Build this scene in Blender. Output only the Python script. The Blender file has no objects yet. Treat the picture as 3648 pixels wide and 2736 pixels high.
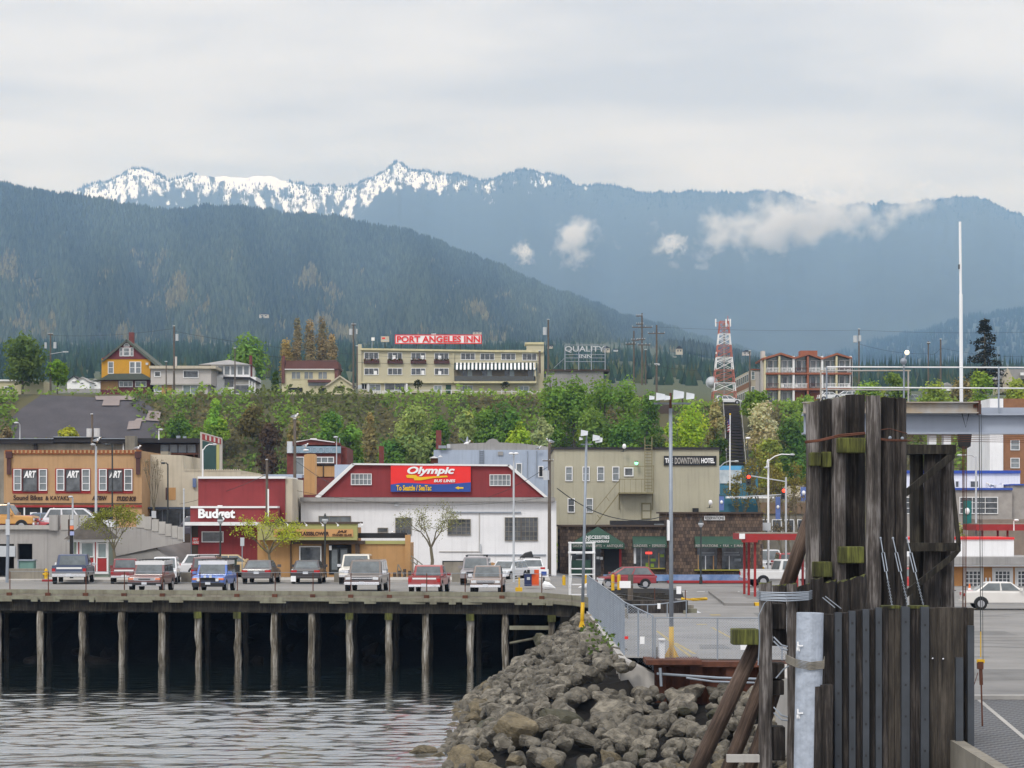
import bpy, bmesh, math, random
import numpy as np
from mathutils import Vector, Matrix
R = math.radians
rng = random.Random(7)
sc = bpy.context.scene
COL = sc.collection
# ------------------------------------------------------------------ camera
F, CX, HY, ZC = 8228.0, 1824.0, 1825.0, 8.0      # focal length in photo pixels, principal column, horizon row, eye height
cam = bpy.data.cameras.new('camera'); cam_o = bpy.data.objects.new('camera', cam); COL.objects.link(cam_o)
cam.sensor_width = 36.0; cam.lens = F/3648*36; cam.shift_y = (HY-1368)/3648
cam.clip_start = 0.5; cam.clip_end = 60000
cam_o.location = (0, 0, ZC); cam_o.rotation_euler = (R(90), 0, 0)
sc.camera = cam_o
# ------------------------------------------------------------------ world / sun / exposure
SUN_EL, SUN_AZ = R(48), R(205)     # azimuth clockwise from +Y (view direction); the sun stands behind the camera
w = bpy.data.worlds.new('World'); sc.world = w; w.use_nodes = True
nt = w.node_tree; nt.nodes.clear()
def wn(t): return nt.nodes.new(t)
out = wn('ShaderNodeOutputWorld'); bg = wn('ShaderNodeBackground'); bg.inputs[1].default_value = 0.1
sky = wn('ShaderNodeTexSky'); sky.sky_type = 'NISHITA'; sky.sun_disc = False
sky.sun_elevation = SUN_EL; sky.sun_rotation = SUN_AZ
tc = wn('ShaderNodeTexCoord'); sep = wn('ShaderNodeSeparateXYZ'); nt.links.new(tc.outputs['Generated'], sep.inputs[0])
def math_n(op, a, b=None, clamp=False):
    n = wn('ShaderNodeMath'); n.operation = op; n.use_clamp = clamp
    for i, q in enumerate((a, b)):
        if q is None: continue
        if isinstance(q, (int, float)): n.inputs[i].default_value = q
        else: nt.links.new(q, n.inputs[i])
    return n.outputs[0]
zz = math_n('MAXIMUM', sep.outputs[2], 0.0)
den = math_n('ADD', zz, 0.12)
u = math_n('DIVIDE', sep.outputs[0], den); v = math_n('DIVIDE', sep.outputs[1], den)
cmb = wn('ShaderNodeCombineXYZ'); nt.links.new(u, cmb.inputs[0]); nt.links.new(v, cmb.inputs[1])
mp = wn('ShaderNodeMapping'); mp.inputs['Scale'].default_value = (1.0, 1.5, 1); mp.inputs['Rotation'].default_value = (0, 0, 0.25)
nt.links.new(cmb.outputs[0], mp.inputs[0])
nz = wn('ShaderNodeTexNoise'); nz.inputs['Scale'].default_value = 1.5; nz.inputs['Detail'].default_value = 7; nz.inputs['Roughness'].default_value = 0.5
nt.links.new(mp.outputs[0], nz.inputs['Vector'])
ramp = wn('ShaderNodeValToRGB'); nt.links.new(nz.outputs[0], ramp.inputs[0])
ramp.color_ramp.elements[0].position = 0.38; ramp.color_ramp.elements[0].color = (0.68, 0.70, 0.765, 1)
ramp.color_ramp.elements[1].position = 0.60; ramp.color_ramp.elements[1].color = (0.955, 0.962, 0.99, 1)
# overcast luminance: brighter towards the zenith and behind the camera
lum = math_n('ADD', 7.3, math_n('MULTIPLY', math_n('MAXIMUM', math_n('SUBTRACT', zz, 0.24), 0.0), 9.0))
lum = math_n('ADD', lum, math_n('MULTIPLY', math_n('MAXIMUM', math_n('MULTIPLY', sep.outputs[1], -1.0), 0.0), 4.5))
mul = wn('ShaderNodeVectorMath'); mul.operation = 'SCALE'
nt.links.new(ramp.outputs[0], mul.inputs[0]); nt.links.new(lum, mul.inputs['Scale'])
mx = wn('ShaderNodeMixRGB'); mx.inputs[0].default_value = 0.93
nt.links.new(sky.outputs[0], mx.inputs[1]); nt.links.new(mul.outputs[0], mx.inputs[2])
nt.links.new(mx.outputs[0], bg.inputs[0]); nt.links.new(bg.outputs[0], out.inputs[0])
sun = bpy.data.lights.new('sun', 'SUN'); sun.energy = 1.3; sun.angle = R(14); sun.color = (1, 0.96, 0.9)
so = bpy.data.objects.new('sun', sun); COL.objects.link(so)
sd = Vector((math.sin(SUN_AZ)*math.cos(SUN_EL), math.cos(SUN_AZ)*math.cos(SUN_EL), math.sin(SUN_EL)))
so.rotation_euler = sd.to_track_quat('Z', 'Y').to_euler(); so.location = (-40, -60, 90)
vs = sc.view_settings; vs.view_transform = 'Standard'; vs.look = 'None'; vs.gamma = 1; vs.exposure = 0.32
sc.cycles.use_denoising = True
sc.cycles.max_bounces = 6; sc.cycles.diffuse_bounces = 3; sc.cycles.glossy_bounces = 3; sc.cycles.transparent_max_bounces = 16
sc.cycles.volume_bounces = 2
# ------------------------------------------------------------------ helpers
def C(r, g, b, k=1.0):
    def l(c):
        c /= 255.0
        return (c/12.92 if c <= 0.04045 else ((c+0.055)/1.055)**2.4)*k
    return (l(r), l(g), l(b))
def X(px, Y): return (px-CX)*Y/F
def Z(py, Y): return ZC+(HY-py)*Y/F
def sstep(t):
    t = max(0.0, min(1.0, t)); return t*t*(3-2*t)
DECK = 3.75; LOT = 2.9
def G(x, y): return DECK-(DECK-LOT)*sstep((x-1)/8)
ORG = {}
def mat(name, col, rough=0.75, var=0.18, scale=1.2, metal=0.0, bump=0.0, streak=0.0, col2=None, spec=0.4, bscale=None, emit=0, rnd=0.0):
    m = bpy.data.materials.new(name); m.use_nodes = True
    t = m.node_tree; b = t.nodes['Principled BSDF']; L = t.links.new
    b.inputs['Roughness'].default_value = rough; b.inputs['Metallic'].default_value = metal
    b.inputs['Specular IOR Level'].default_value = spec
    if emit:
        b.inputs['Emission Color'].default_value = (*col, 1); b.inputs['Emission Strength'].default_value = emit
    co = t.nodes.new('ShaderNodeTexCoord')
    n = t.nodes.new('ShaderNodeTexNoise'); n.inputs['Scale'].default_value = scale; n.inputs['Detail'].default_value = 6; n.inputs['Roughness'].default_value = 0.6
    L(co.outputs['Object'], n.inputs['Vector'])
    r = t.nodes.new('ShaderNodeMapRange'); r.inputs[1].default_value = 0.3; r.inputs[2].default_value = 0.7
    L(n.outputs[0], r.inputs[0])
    mixn = t.nodes.new('ShaderNodeMixRGB'); L(r.outputs[0], mixn.inputs[0])
    c1 = tuple(c*(1-var) for c in col); c2 = col2 if col2 else tuple(min(1, c*(1+var)) for c in col)
    mixn.inputs[1].default_value = (*c1, 1); mixn.inputs[2].default_value = (*c2, 1)
    last = mixn.outputs[0]
    if streak:
        mpn = t.nodes.new('ShaderNodeMapping'); mpn.inputs['Scale'].default_value = (3.0, 3.0, 0.18)
        L(co.outputs['Object'], mpn.inputs[0])
        n2 = t.nodes.new('ShaderNodeTexNoise'); n2.inputs['Scale'].default_value = 1.6; n2.inputs['Detail'].default_value = 5
        L(mpn.outputs[0], n2.inputs['Vector'])
        r2 = t.nodes.new('ShaderNodeMapRange'); r2.inputs[1].default_value = 0.5; r2.inputs[2].default_value = 0.75; r2.inputs[4].default_value = streak
        L(n2.outputs[0], r2.inputs[0])
        m2 = t.nodes.new('ShaderNodeMixRGB'); L(r2.outputs[0], m2.inputs[0]); L(last, m2.inputs[1])
        m2.inputs[2].default_value = (*[c*0.35 for c in col], 1); last = m2.outputs[0]
    if rnd:
        oi = t.nodes.new('ShaderNodeObjectInfo'); hs = t.nodes.new('ShaderNodeHueSaturation')
        mr = t.nodes.new('ShaderNodeMapRange'); mr.inputs[3].default_value = 1-rnd; mr.inputs[4].default_value = 1+rnd
        L(oi.outputs['Random'], mr.inputs[0]); L(mr.outputs[0], hs.inputs['Value']); L(last, hs.inputs['Color']); last = hs.outputs[0]
    L(last, b.inputs['Base Color'])
    if bump:
        n3 = t.nodes.new('ShaderNodeTexNoise'); n3.inputs['Scale'].default_value = bscale or scale*6; n3.inputs['Detail'].default_value = 6
        L(co.outputs['Object'], n3.inputs['Vector'])
        bp = t.nodes.new('ShaderNodeBump'); bp.inputs['Strength'].default_value = bump; bp.inputs['Distance'].default_value = 0.08
        L(n3.outputs[0], bp.inputs['Height']); L(bp.outputs[0], b.inputs['Normal'])
    return m
def link(o): COL.objects.link(o); return o
def tag(o, label, cat, group=None, kind=None):
    if label: o['label'] = label
    if cat: o['category'] = cat
    if group: o['group'] = group
    if kind: o['kind'] = kind
    return o
def thing(name, label, cat, loc, group=None):
    o = bpy.data.objects.new(name, None); o.empty_display_size = 0.2; link(o)
    o.location = loc; ORG[o.name] = Vector(loc)
    return tag(o, label, cat, group)
class MB:
    def __init__(s): s.v = []; s.f = []; s.m = []; s.mi = 0
    def add(s, vs, fs):
        b = len(s.v); s.v += [tuple(q) for q in vs]
        for f in fs: s.f.append([b+i for i in f]); s.m.append(s.mi)
        return s
    def box(s, x0, x1, y0, y1, z0, z1):
        if x0 > x1: x0, x1 = x1, x0
        if z0 > z1: z0, z1 = z1, z0
        return s.add([(x0,y0,z0),(x1,y0,z0),(x1,y1,z0),(x0,y1,z0),(x0,y0,z1),(x1,y0,z1),(x1,y1,z1),(x0,y1,z1)],
                     [(0,1,5,4),(1,2,6,5),(2,3,7,6),(3,0,4,7),(4,5,6,7),(3,2,1,0)])
    def pb(s, a, b, c, d, Y, dep=0.3):           # box whose front face covers columns a..b, rows c..d at depth Y
        return s.box(X(a,Y), X(b,Y), Y, Y+dep, Z(d,Y), Z(c,Y))
    def prism(s, pts, Y, dep):                   # outline in photo pixels pushed back by dep
        n = len(pts); a = [(X(p,Y), Y, Z(q,Y)) for p, q in pts]; b = [(x, y+dep, z) for x, y, z in a]
        return s.add(a+b, [list(range(n)), list(range(2*n-1, n-1, -1))]+[[i, i+n, (i+1)%n+n, (i+1)%n] for i in range(n)])
    def xprism(s, pts, x0, x1):                  # outline in (y,z) extruded along x
        n = len(pts); a = [(x0,y,z) for y, z in pts]; b = [(x1,y,z) for y, z in pts]
        return s.add(a+b, [list(range(n)), list(range(2*n-1, n-1, -1))]+[[i, i+n, (i+1)%n+n, (i+1)%n] for i in range(n)])
    def tube(s, pts, rad, n=8, cap=True):
        pts = [Vector(p) for p in pts]
        if not isinstance(rad, (list, tuple)): rad = [rad]*len(pts)
        base = len(s.v)
        for i, p in enumerate(pts):
            d = (pts[min(i+1, len(pts)-1)]-pts[max(i-1, 0)]).normalized()
            a = d.orthogonal().normalized() if abs(d.z) < 0.95 else Vector((1,0,0))
            a = (a-d*a.dot(d)).normalized(); b = d.cross(a)
            for k in range(n):
                t = 2*math.pi*k/n; q = p+(a*math.cos(t)+b*math.sin(t))*rad[i]; s.v.append(tuple(q))
        for i in range(len(pts)-1):
            for k in range(n):
                s.f.append([base+i*n+k, base+i*n+(k+1)%n, base+(i+1)*n+(k+1)%n, base+(i+1)*n+k]); s.m.append(s.mi)
        if cap:
            s.f.append([base+k for k in range(n)][::-1]); s.f.append([base+(len(pts)-1)*n+k for k in range(n)]); s.m += [s.mi]*2
        return s
    def bar(s, p, q, w=0.1, h=None): 
        return s.tube([p, q], (w/2)*1.3, 4)
    def pt(s, a, b, Y, wpx, n=6):                # tube through photo points
        return s.tube([(X(a[0],Y), Y, Z(a[1],Y)), (X(b[0],Y), Y, Z(b[1],Y))], wpx/2*Y/F, n)
    def ball(s, c, r, nu=8, nv=6, sz=1.0):
        vs = [(c[0], c[1], c[2]-r*sz)]; fs = []
        for j in range(1, nv):
            t = -math.pi/2+math.pi*j/nv
            for k in range(nu):
                a = 2*math.pi*k/nu; vs.append((c[0]+r*math.cos(t)*math.cos(a), c[1]+r*math.cos(t)*math.sin(a), c[2]+r*sz*math.sin(t)))
        vs.append((c[0], c[1], c[2]+r*sz)); top = len(vs)-1
        for k in range(nu):
            fs.append((0, 1+(k+1)%nu, 1+k)); fs.append((top, top-nu+k, top-nu+(k+1)%nu))
        for j in range(nv-2):
            for k in range(nu):
                a = 1+j*nu+k; b = 1+j*nu+(k+1)%nu; fs.append((a, b, b+nu, a+nu))
        return s.add(vs, fs)
    def build(s, name, m, parent=None, smooth=False, bevel=0):
        org = ORG[parent.name] if parent else None
        if org is None:
            a = np.array(s.v); org = Vector(((a[:,0].min()+a[:,0].max())/2, (a[:,1].min()+a[:,1].max())/2, a[:,2].min()))
        me = bpy.data.meshes.new(name)
        me.from_pydata([(x-org[0], y-org[1], z-org[2]) for x, y, z in s.v], [], s.f)
        bm = bmesh.new(); bm.from_mesh(me); bmesh.ops.recalc_face_normals(bm, faces=bm.faces)
        if bevel: bmesh.ops.bevel(bm, geom=list(bm.edges), offset=bevel, segments=2, affect='EDGES', profile=0.6)
        bm.to_mesh(me); bm.free()
        ms = m if isinstance(m, (list, tuple)) else [m]
        for q in ms: me.materials.append(q)
        if len(ms) > 1 and not bevel: me.polygons.foreach_set('material_index', s.m)
        if smooth: me.polygons.foreach_set('use_smooth', [True]*len(me.polygons))
        o = link(bpy.data.objects.new(name, me))
        if parent: o.parent = parent; ORG[o.name] = org
        else: o.location = org; ORG[o.name] = org
        return o
def struct(mb, name, m, **k):
    o = mb.build(name, m, **k); o['kind'] = 'structure'; return o
def single(mb, name, label, cat, m, group=None, **k):
    return tag(mb.build(name, m, **k), label, cat, group)
# lettering (outlines made once, while the scene is still small)
TXT = {}
def pre(s, shear=0.0, bold=0.0):
    cu = bpy.data.curves.new('lettering', 'FONT'); cu.body = s; cu.shear = shear; cu.offset = bold; cu.extrude = 0.03; cu.resolution_u = 3
    o = link(bpy.data.objects.new('lettering', cu)); dg = bpy.context.evaluated_depsgraph_get(); dg.update()
    me = bpy.data.meshes.new_from_object(o.evaluated_get(dg)); bpy.data.objects.remove(o)
    a = np.empty(len(me.vertices)*3); me.vertices.foreach_get('co', a); a = a.reshape(-1, 3)
    TXT[(s, shear, bold)] = (a, [list(p.vertices) for p in me.polygons])
def text(s, a, b, c, d, Y, m, parent, shear=0.0, bold=0.012, dep=0.03, name='lettering'):
    if (s, shear, bold) not in TXT: pre(s, shear, bold)
    V, fs = TXT[(s, shear, bold)]
    lo, hi = V.min(0), V.max(0)
    x0, x1, z0, z1 = X(a,Y), X(b,Y), Z(d,Y), Z(c,Y)
    mb = MB(); q = (V-lo)/np.maximum(hi-lo, 1e-6)
    mb.add([(x0+(x1-x0)*t[0], Y-dep*t[2], z0+(z1-z0)*t[1]) for t in q], fs)
    return mb.build(name, m, parent)
for s_ in [('PORT ANGELES INN',0,.03),('QUALITY',0,.015),('INN',0,.015),('Olympic',.25,.04),('BUS LINES',.15,.03),('To Seattle / SeaTac',0,.03),('Budget',0,.04),
           ('THE',0,.04),('DOWNTOWN',0,.02),('HOTEL',0,.04),('ART',.25,.04),('Sound Bikes',0,.02),('& KAYAKS',0,.012),('NECESSITIES',0,.012),('Temptations',.3,.012)]: pre(*s_)
# ------------------------------------------------------------------ palette
M = {}
M['asphalt'] = mat('asphalt', (0.21,0.202,0.192), 0.9, 0.2, 0.35, bump=0.2, bscale=9, streak=0)
M['deck'] = mat('deck_concrete', (0.215,0.205,0.19), 0.9, 0.16, 0.4, bump=0.2, bscale=8)
M['soil'] = mat('soil', C(96,92,62,0.7), 0.95, 0.3, 0.08, bump=0.3)
M['grass'] = mat('grass', C(84,92,52,0.6), 0.95, 0.3, 0.15)
M['concrete'] = mat('concrete', C(178,174,168,0.9), 0.9, 0.12, 0.6, streak=0.25, bump=0.1)
M['concrete_dk'] = mat('stained_concrete', C(140,134,122,0.85), 0.9, 0.25, 0.8, streak=0.5, bump=0.15)
M['curb'] = mat('weathered_curb', C(136,129,112,0.85), 0.9, 0.25, 1.5, streak=0.45, col2=C(150,150,130,0.8))
M['beam'] = mat('wet_timber', C(46,42,34,0.8), 0.9, 0.4, 1.0, streak=0.5)
M['pile'] = mat('barnacled_pile', C(92,84,70,0.8), 0.9, 0.4, 2.5, col2=C(176,172,160,0.7), bump=0.5, streak=0.6)
M['wood'] = mat('old_timber', C(86,77,68,0.55), 0.9, 0.45, 2.2, col2=C(120,110,98,0.6), bump=0.5, streak=0.75)
M['wood_dk'] = mat('tarred_timber', C(44,39,35,0.6), 0.85, 0.4, 2.0, col2=C(70,62,55,0.6), bump=0.5, streak=0.6)
M['wood_br'] = mat('brown_timber', C(92,76,58,0.5), 0.85, 0.35, 2.0, bump=0.4, streak=0.7)
M['log'] = mat('raking_log', C(84,66,54,0.6), 0.8, 0.35, 2.0, bump=0.4, streak=0.3)
M['moss'] = mat('mossy_timber', C(112,118,30,0.65), 0.95, 0.4, 3.0, col2=C(60,58,30,0.6), bump=0.6, streak=0.5)
M['pole'] = mat('utility_wood', C(112,102,92,0.75), 0.9, 0.2, 2.0, streak=0.4)
M['galv'] = mat('galvanised', C(150,158,168,0.85), 0.5, 0.1, 3.0, metal=0.25)
M['can'] = mat('transformer_grey', C(190,194,198,0.9), 0.5, 0.08)
M['white'] = mat('white_paint', (0.77,0.77,0.78), 0.6, 0.07, 0.5, streak=0.16)
M['whiteclean'] = mat('clean_white', (0.8,0.8,0.8), 0.5, 0.03)
M['trim'] = mat('white_trim', (0.72,0.72,0.72), 0.5, 0.05)
M['black'] = mat('black_paint', (0.012,0.012,0.013), 0.5, 0.2)
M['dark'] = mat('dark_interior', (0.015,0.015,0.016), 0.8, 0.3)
M['glass'] = mat('window_glass', (0.03,0.036,0.042), 0.06, 0.6, 1.3, spec=0.6, col2=(.13,.14,.15))
M['glass_lt'] = mat('curtained_glass', (0.16,0.18,0.19), 0.15, 0.4, 0.9, spec=0.6)
M['glass_gr'] = mat('green_glass', (0.20,0.25,0.25), 0.12, 0.25, 0.9, spec=0.6)
M['iron'] = mat('dark_iron', (0.03,0.035,0.035), 0.5, 0.2)
M['rust'] = mat('rusty_steel', C(104,62,44,0.7), 0.8, 0.35, 2.0, bump=0.3, streak=0.5)
M['yellow'] = mat('yellow_paint', C(226,180,30,0.85), 0.55, 0.12, 1.5, streak=0.15)
M['red'] = mat('red_paint', C(160,44,44,0.85), 0.6, 0.12, 1.0)
M['signred'] = mat('sign_red', C(214,44,42), 0.5, 0.05)
M['blue'] = mat('sign_blue', C(42,74,148), 0.5, 0.06)
M['rubber'] = mat('tyre_rubber', (0.013,0.013,0.013), 0.8, 0.2)
M['chrome'] = mat('chrome', (0.72,0.72,0.74), 0.18, 0.05, metal=0.8)
M['rim'] = mat('alloy_rim', (0.42,0.42,0.44), 0.35, 0.05, metal=0.6)
M['carglass'] = mat('car_glass', (0.10,0.115,0.12), 0.06, 0.5, 1.2, spec=0.7)
M['lens'] = mat('headlight_lens', (0.62,0.64,0.66), 0.12, 0.1, spec=0.7)
M['tail'] = mat('tail_lens', C(168,24,24), 0.2, 0.1)
M['amber'] = mat('amber_lens', C(224,110,40), 0.25, 0.1)
M['plastic'] = mat('black_trim', (0.02,0.02,0.022), 0.6, 0.1)
M['plate'] = mat('licence_plate', C(205,208,214), 0.5, 0.05)
def grain(key, dark, mid, pale, sc_=1.0):
    m = M[key]; t = m.node_tree; L = t.links.new; b = t.nodes['Principled BSDF']; co = t.nodes.new('ShaderNodeTexCoord'); fac = []
    for sx, sz, det in ((16,.9,4),(60,2.2,3),(2.2,.7,4)):
        mp_ = t.nodes.new('ShaderNodeMapping'); mp_.inputs['Scale'].default_value = (sx*sc_, sx*sc_, sz*sc_); L(co.outputs['Object'], mp_.inputs[0])
        n = t.nodes.new('ShaderNodeTexNoise'); n.inputs['Scale'].default_value = 1; n.inputs['Detail'].default_value = det; n.inputs['Roughness'].default_value = .65; L(mp_.outputs[0], n.inputs['Vector']); fac.append(n.outputs[0])
    a1 = t.nodes.new('ShaderNodeMath'); a1.operation = 'MULTIPLY_ADD'; L(fac[1], a1.inputs[0]); a1.inputs[1].default_value = .45; L(fac[0], a1.inputs[2])
    a2 = t.nodes.new('ShaderNodeMath'); a2.operation = 'MULTIPLY_ADD'; L(fac[2], a2.inputs[0]); a2.inputs[1].default_value = .9; L(a1.outputs[0], a2.inputs[2])
    r = t.nodes.new('ShaderNodeValToRGB'); L(a2.outputs[0], r.inputs[0]); e = r.color_ramp.elements; mrr = t.nodes.new('ShaderNodeMapRange'); mrr.inputs[1].default_value = .78; mrr.inputs[2].default_value = 1.55; L(a2.outputs[0], mrr.inputs[0]); L(mrr.outputs[0], r.inputs[0])
    e[0].position = .12; e[0].color = (*dark, 1); e[1].position = .88; e[1].color = (*pale, 1); q = e.new(.5); q.color = (*mid, 1)
    L(r.outputs[0], b.inputs['Base Color']); bp = t.nodes.new('ShaderNodeBump'); bp.inputs['Strength'].default_value = .7; bp.inputs['Distance'].default_value = .03; L(a1.outputs[0], bp.inputs['Height']); L(bp.outputs[0], b.inputs['Normal'])
grain('wood', C(32,29,27,.8), C(90,83,78,.72), C(156,150,146,.82)); grain('wood_dk', C(16,14,12,.8), C(46,40,36,.7), C(100,92,86,.7)); grain('wood_br', C(28,25,22,.8), C(68,61,53,.68), C(102,94,84,.72))
grain('log', C(40,30,25,.8), C(96,78,66,.75), C(132,112,98,.8)); grain('moss', C(36,34,22,.8), C(80,82,42,.72), C(122,126,60,.8)); grain('beam', C(16,14,12,.8), C(44,40,34,.8), C(80,74,62,.8)); grain('pile', C(42,38,32,.8), C(108,100,86,.8), C(196,192,184,.85), .8)
def leafmat():
    m = bpy.data.materials.new('foliage'); m.use_nodes = True; t = m.node_tree; t.nodes.clear(); L = t.links.new
    o = t.nodes.new('ShaderNodeOutputMaterial'); d = t.nodes.new('ShaderNodeBsdfDiffuse'); tr = t.nodes.new('ShaderNodeBsdfTranslucent')
    a = t.nodes.new('ShaderNodeAttribute'); a.attribute_name = 'Col'; mxs = t.nodes.new('ShaderNodeMixShader'); mxs.inputs[0].default_value = 0.4
    L(a.outputs['Color'], d.inputs['Color']); L(a.outputs['Color'], tr.inputs['Color'])
    L(d.outputs[0], mxs.inputs[1]); L(tr.outputs[0], mxs.inputs[2]); L(mxs.outputs[0], o.inputs[0]); return m
M['leaf'] = leafmat()
def npmesh(name, V, faces, cols, m, parent=None, loc=None):      # V (n,3); faces (k,3|4); one colour per face
    me = bpy.data.meshes.new(name); n, k = len(V), len(faces); w_ = faces.shape[1]
    org = np.array(ORG[parent.name]) if parent else (np.array(loc) if loc is not None else np.zeros(3))
    me.vertices.add(n); me.vertices.foreach_set('co', (V-org).astype(np.float32).ravel())
    me.loops.add(k*w_); me.loops.foreach_set('vertex_index', faces.astype(np.int32).ravel())
    me.polygons.add(k); me.polygons.foreach_set('loop_start', np.arange(0, k*w_, w_, dtype=np.int32))
    me.polygons.foreach_set('loop_total', np.full(k, w_, dtype=np.int32)); me.update(calc_edges=True)
    if cols is not None:
        at = me.attributes.new('Col', 'FLOAT_COLOR', 'FACE')
        at.data.foreach_set('color', np.c_[cols, np.ones(k)].astype(np.float32).ravel())
    me.materials.append(m); me.validate()
    o = link(bpy.data.objects.new(name, me))
    if parent: o.parent = parent
    elif loc is not None: o.location = loc
    ORG[o.name] = Vector(org); return o
def unit(a): return a/np.maximum(np.linalg.norm(a, axis=1, keepdims=True), 1e-9)
def leafquads(P, N, size, cols, nr):
    t = unit(np.cross(N, nr.normal(size=P.shape))); b = np.cross(N, t); s = size[:,None]
    V = np.stack([P-t*s, P-b*s*0.62, P+t*s, P+b*s*0.62], 1).reshape(-1, 3)
    return V, np.arange(len(V)).reshape(-1, 4), cols
def crown_pts(lobes, n, nr, shell=0.5):
    L = np.array(lobes, float); w_ = (L[:,3]*L[:,4]*L[:,5])**(2/3); k = nr.choice(len(L), n, p=w_/w_.sum())
    d = unit(nr.normal(size=(n, 3))); r = (shell+(1-shell)*nr.random(n)**0.7)*(1+0.12*nr.normal(size=n))
    return L[k,:3]+d*L[k,3:6]*r[:,None], d, k
def tree(name, label, px, ytop, ybase, wpx, Y, col, nleaf=1600, size=0.30, group=None, style='round', trunk=True, seed=None, zb=None, bare=0, gapshell=0.45, zbase=None):
    seed = seed if seed is not None else int(px*7+ytop); nr = np.random.default_rng(seed); r_ = random.Random(seed)
    s = Y/F; x = X(px, Y); z0 = Z(ybase, Y) if zbase is None else zbase; H = Z(ytop, Y)-z0; W = wpx*s
    root = thing(name, label, 'tree', (x, Y, z0), group)
    mb = MB(); tr = max(0.06, H*0.022)
    lean = r_.uniform(-.03, .03)*H
    topf = 0.9
    lobes = []
    if style == 'poplar':
        for i in range(9):
            t = i/8; lobes.append((x+r_.uniform(-.1,.1)*W, Y+r_.uniform(-.1,.1)*W, z0+H*(0.16+0.76*t), W*.44*math.sin(math.pi*(.14+.74*t))**.5, W*.44*math.sin(math.pi*(.14+.74*t))**.5, H*0.11))
    elif style == 'round':
        for i in range(13):
            a = r_.uniform(0, 6.28); q = math.sqrt(r_.random())*0.33*W; h = 0.34+0.5*r_.random()
            k = 1.0-0.55*abs(h-0.5); rr = W*r_.uniform(0.17, 0.27)
            lobes.append((x+math.cos(a)*q*k, Y+math.sin(a)*q*k, z0+H*h, rr, rr, rr*r_.uniform(.7, 1.0)))
        lobes.append((x, Y, z0+H*0.86, W*0.2, W*0.2, H*0.14)); lobes.append((x, Y, z0+H*0.5, W*0.3, W*0.3, H*0.25))
    elif style == 'full':                            # foliage down to the ground
        for i in range(16):
            a = r_.uniform(0, 6.28); h = r_.uniform(0.08, 0.85); q = math.sqrt(r_.random())*0.34*W*(1.05-0.7*h**2)
            rr = W*r_.uniform(0.19, 0.29); lobes.append((x+math.cos(a)*q, Y+math.sin(a)*q, z0+H*h, rr, rr, rr*r_.uniform(.8, 1.3)))
        lobes.append((x, Y, z0+H*0.85, W*0.18, W*0.18, H*0.15))
    P, d, k = crown_pts(lobes, nleaf, nr, gapshell)
    P[:,2] = np.maximum(P[:,2], z0+0.05*H)
    N = unit(d*0.75+np.array([0,-.12,.5])+nr.normal(size=d.shape)*0.55)
    lt = nr.normal(1, 0.13, len(lobes))[k]*nr.normal(1, 0.15, nleaf)
    hue = nr.normal(0, 0.08, (len(lobes), 1))[k]
    cols = np.clip(np.array(col)[None]*np.array([2.2,2.2,1.75])*lt[:,None]*(1+hue*np.array([[1, 0.2, -0.6]])), 0.004, 0.6)
    V, Fc, cols = leafquads(P, N, size*nr.uniform(0.6, 1.4, nleaf), cols, nr)
    npmesh('crown', V, Fc, cols, M['leaf'], root)
    mb.tube([(x, Y, z0-0.3), (x+lean*.3, Y, z0+H*0.35), (x+lean, Y, z0+H*topf)], [tr, tr*0.75, tr*0.15], 6)
    for i in range(9):
        l = lobes[r_.randrange(len(lobes))]; h = z0+(l[2]-z0)*r_.uniform(0.45, 0.7)
        mb.tube([(x+lean*.3, Y, h), ((x+l[0])/2, (Y+l[1])/2, (h+l[2])/2-0.1), (l[0], l[1], l[2])], [tr*0.45, tr*0.3, tr*0.08], 5)
    mb.build('trunk', M['pole'], root); return root
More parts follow.
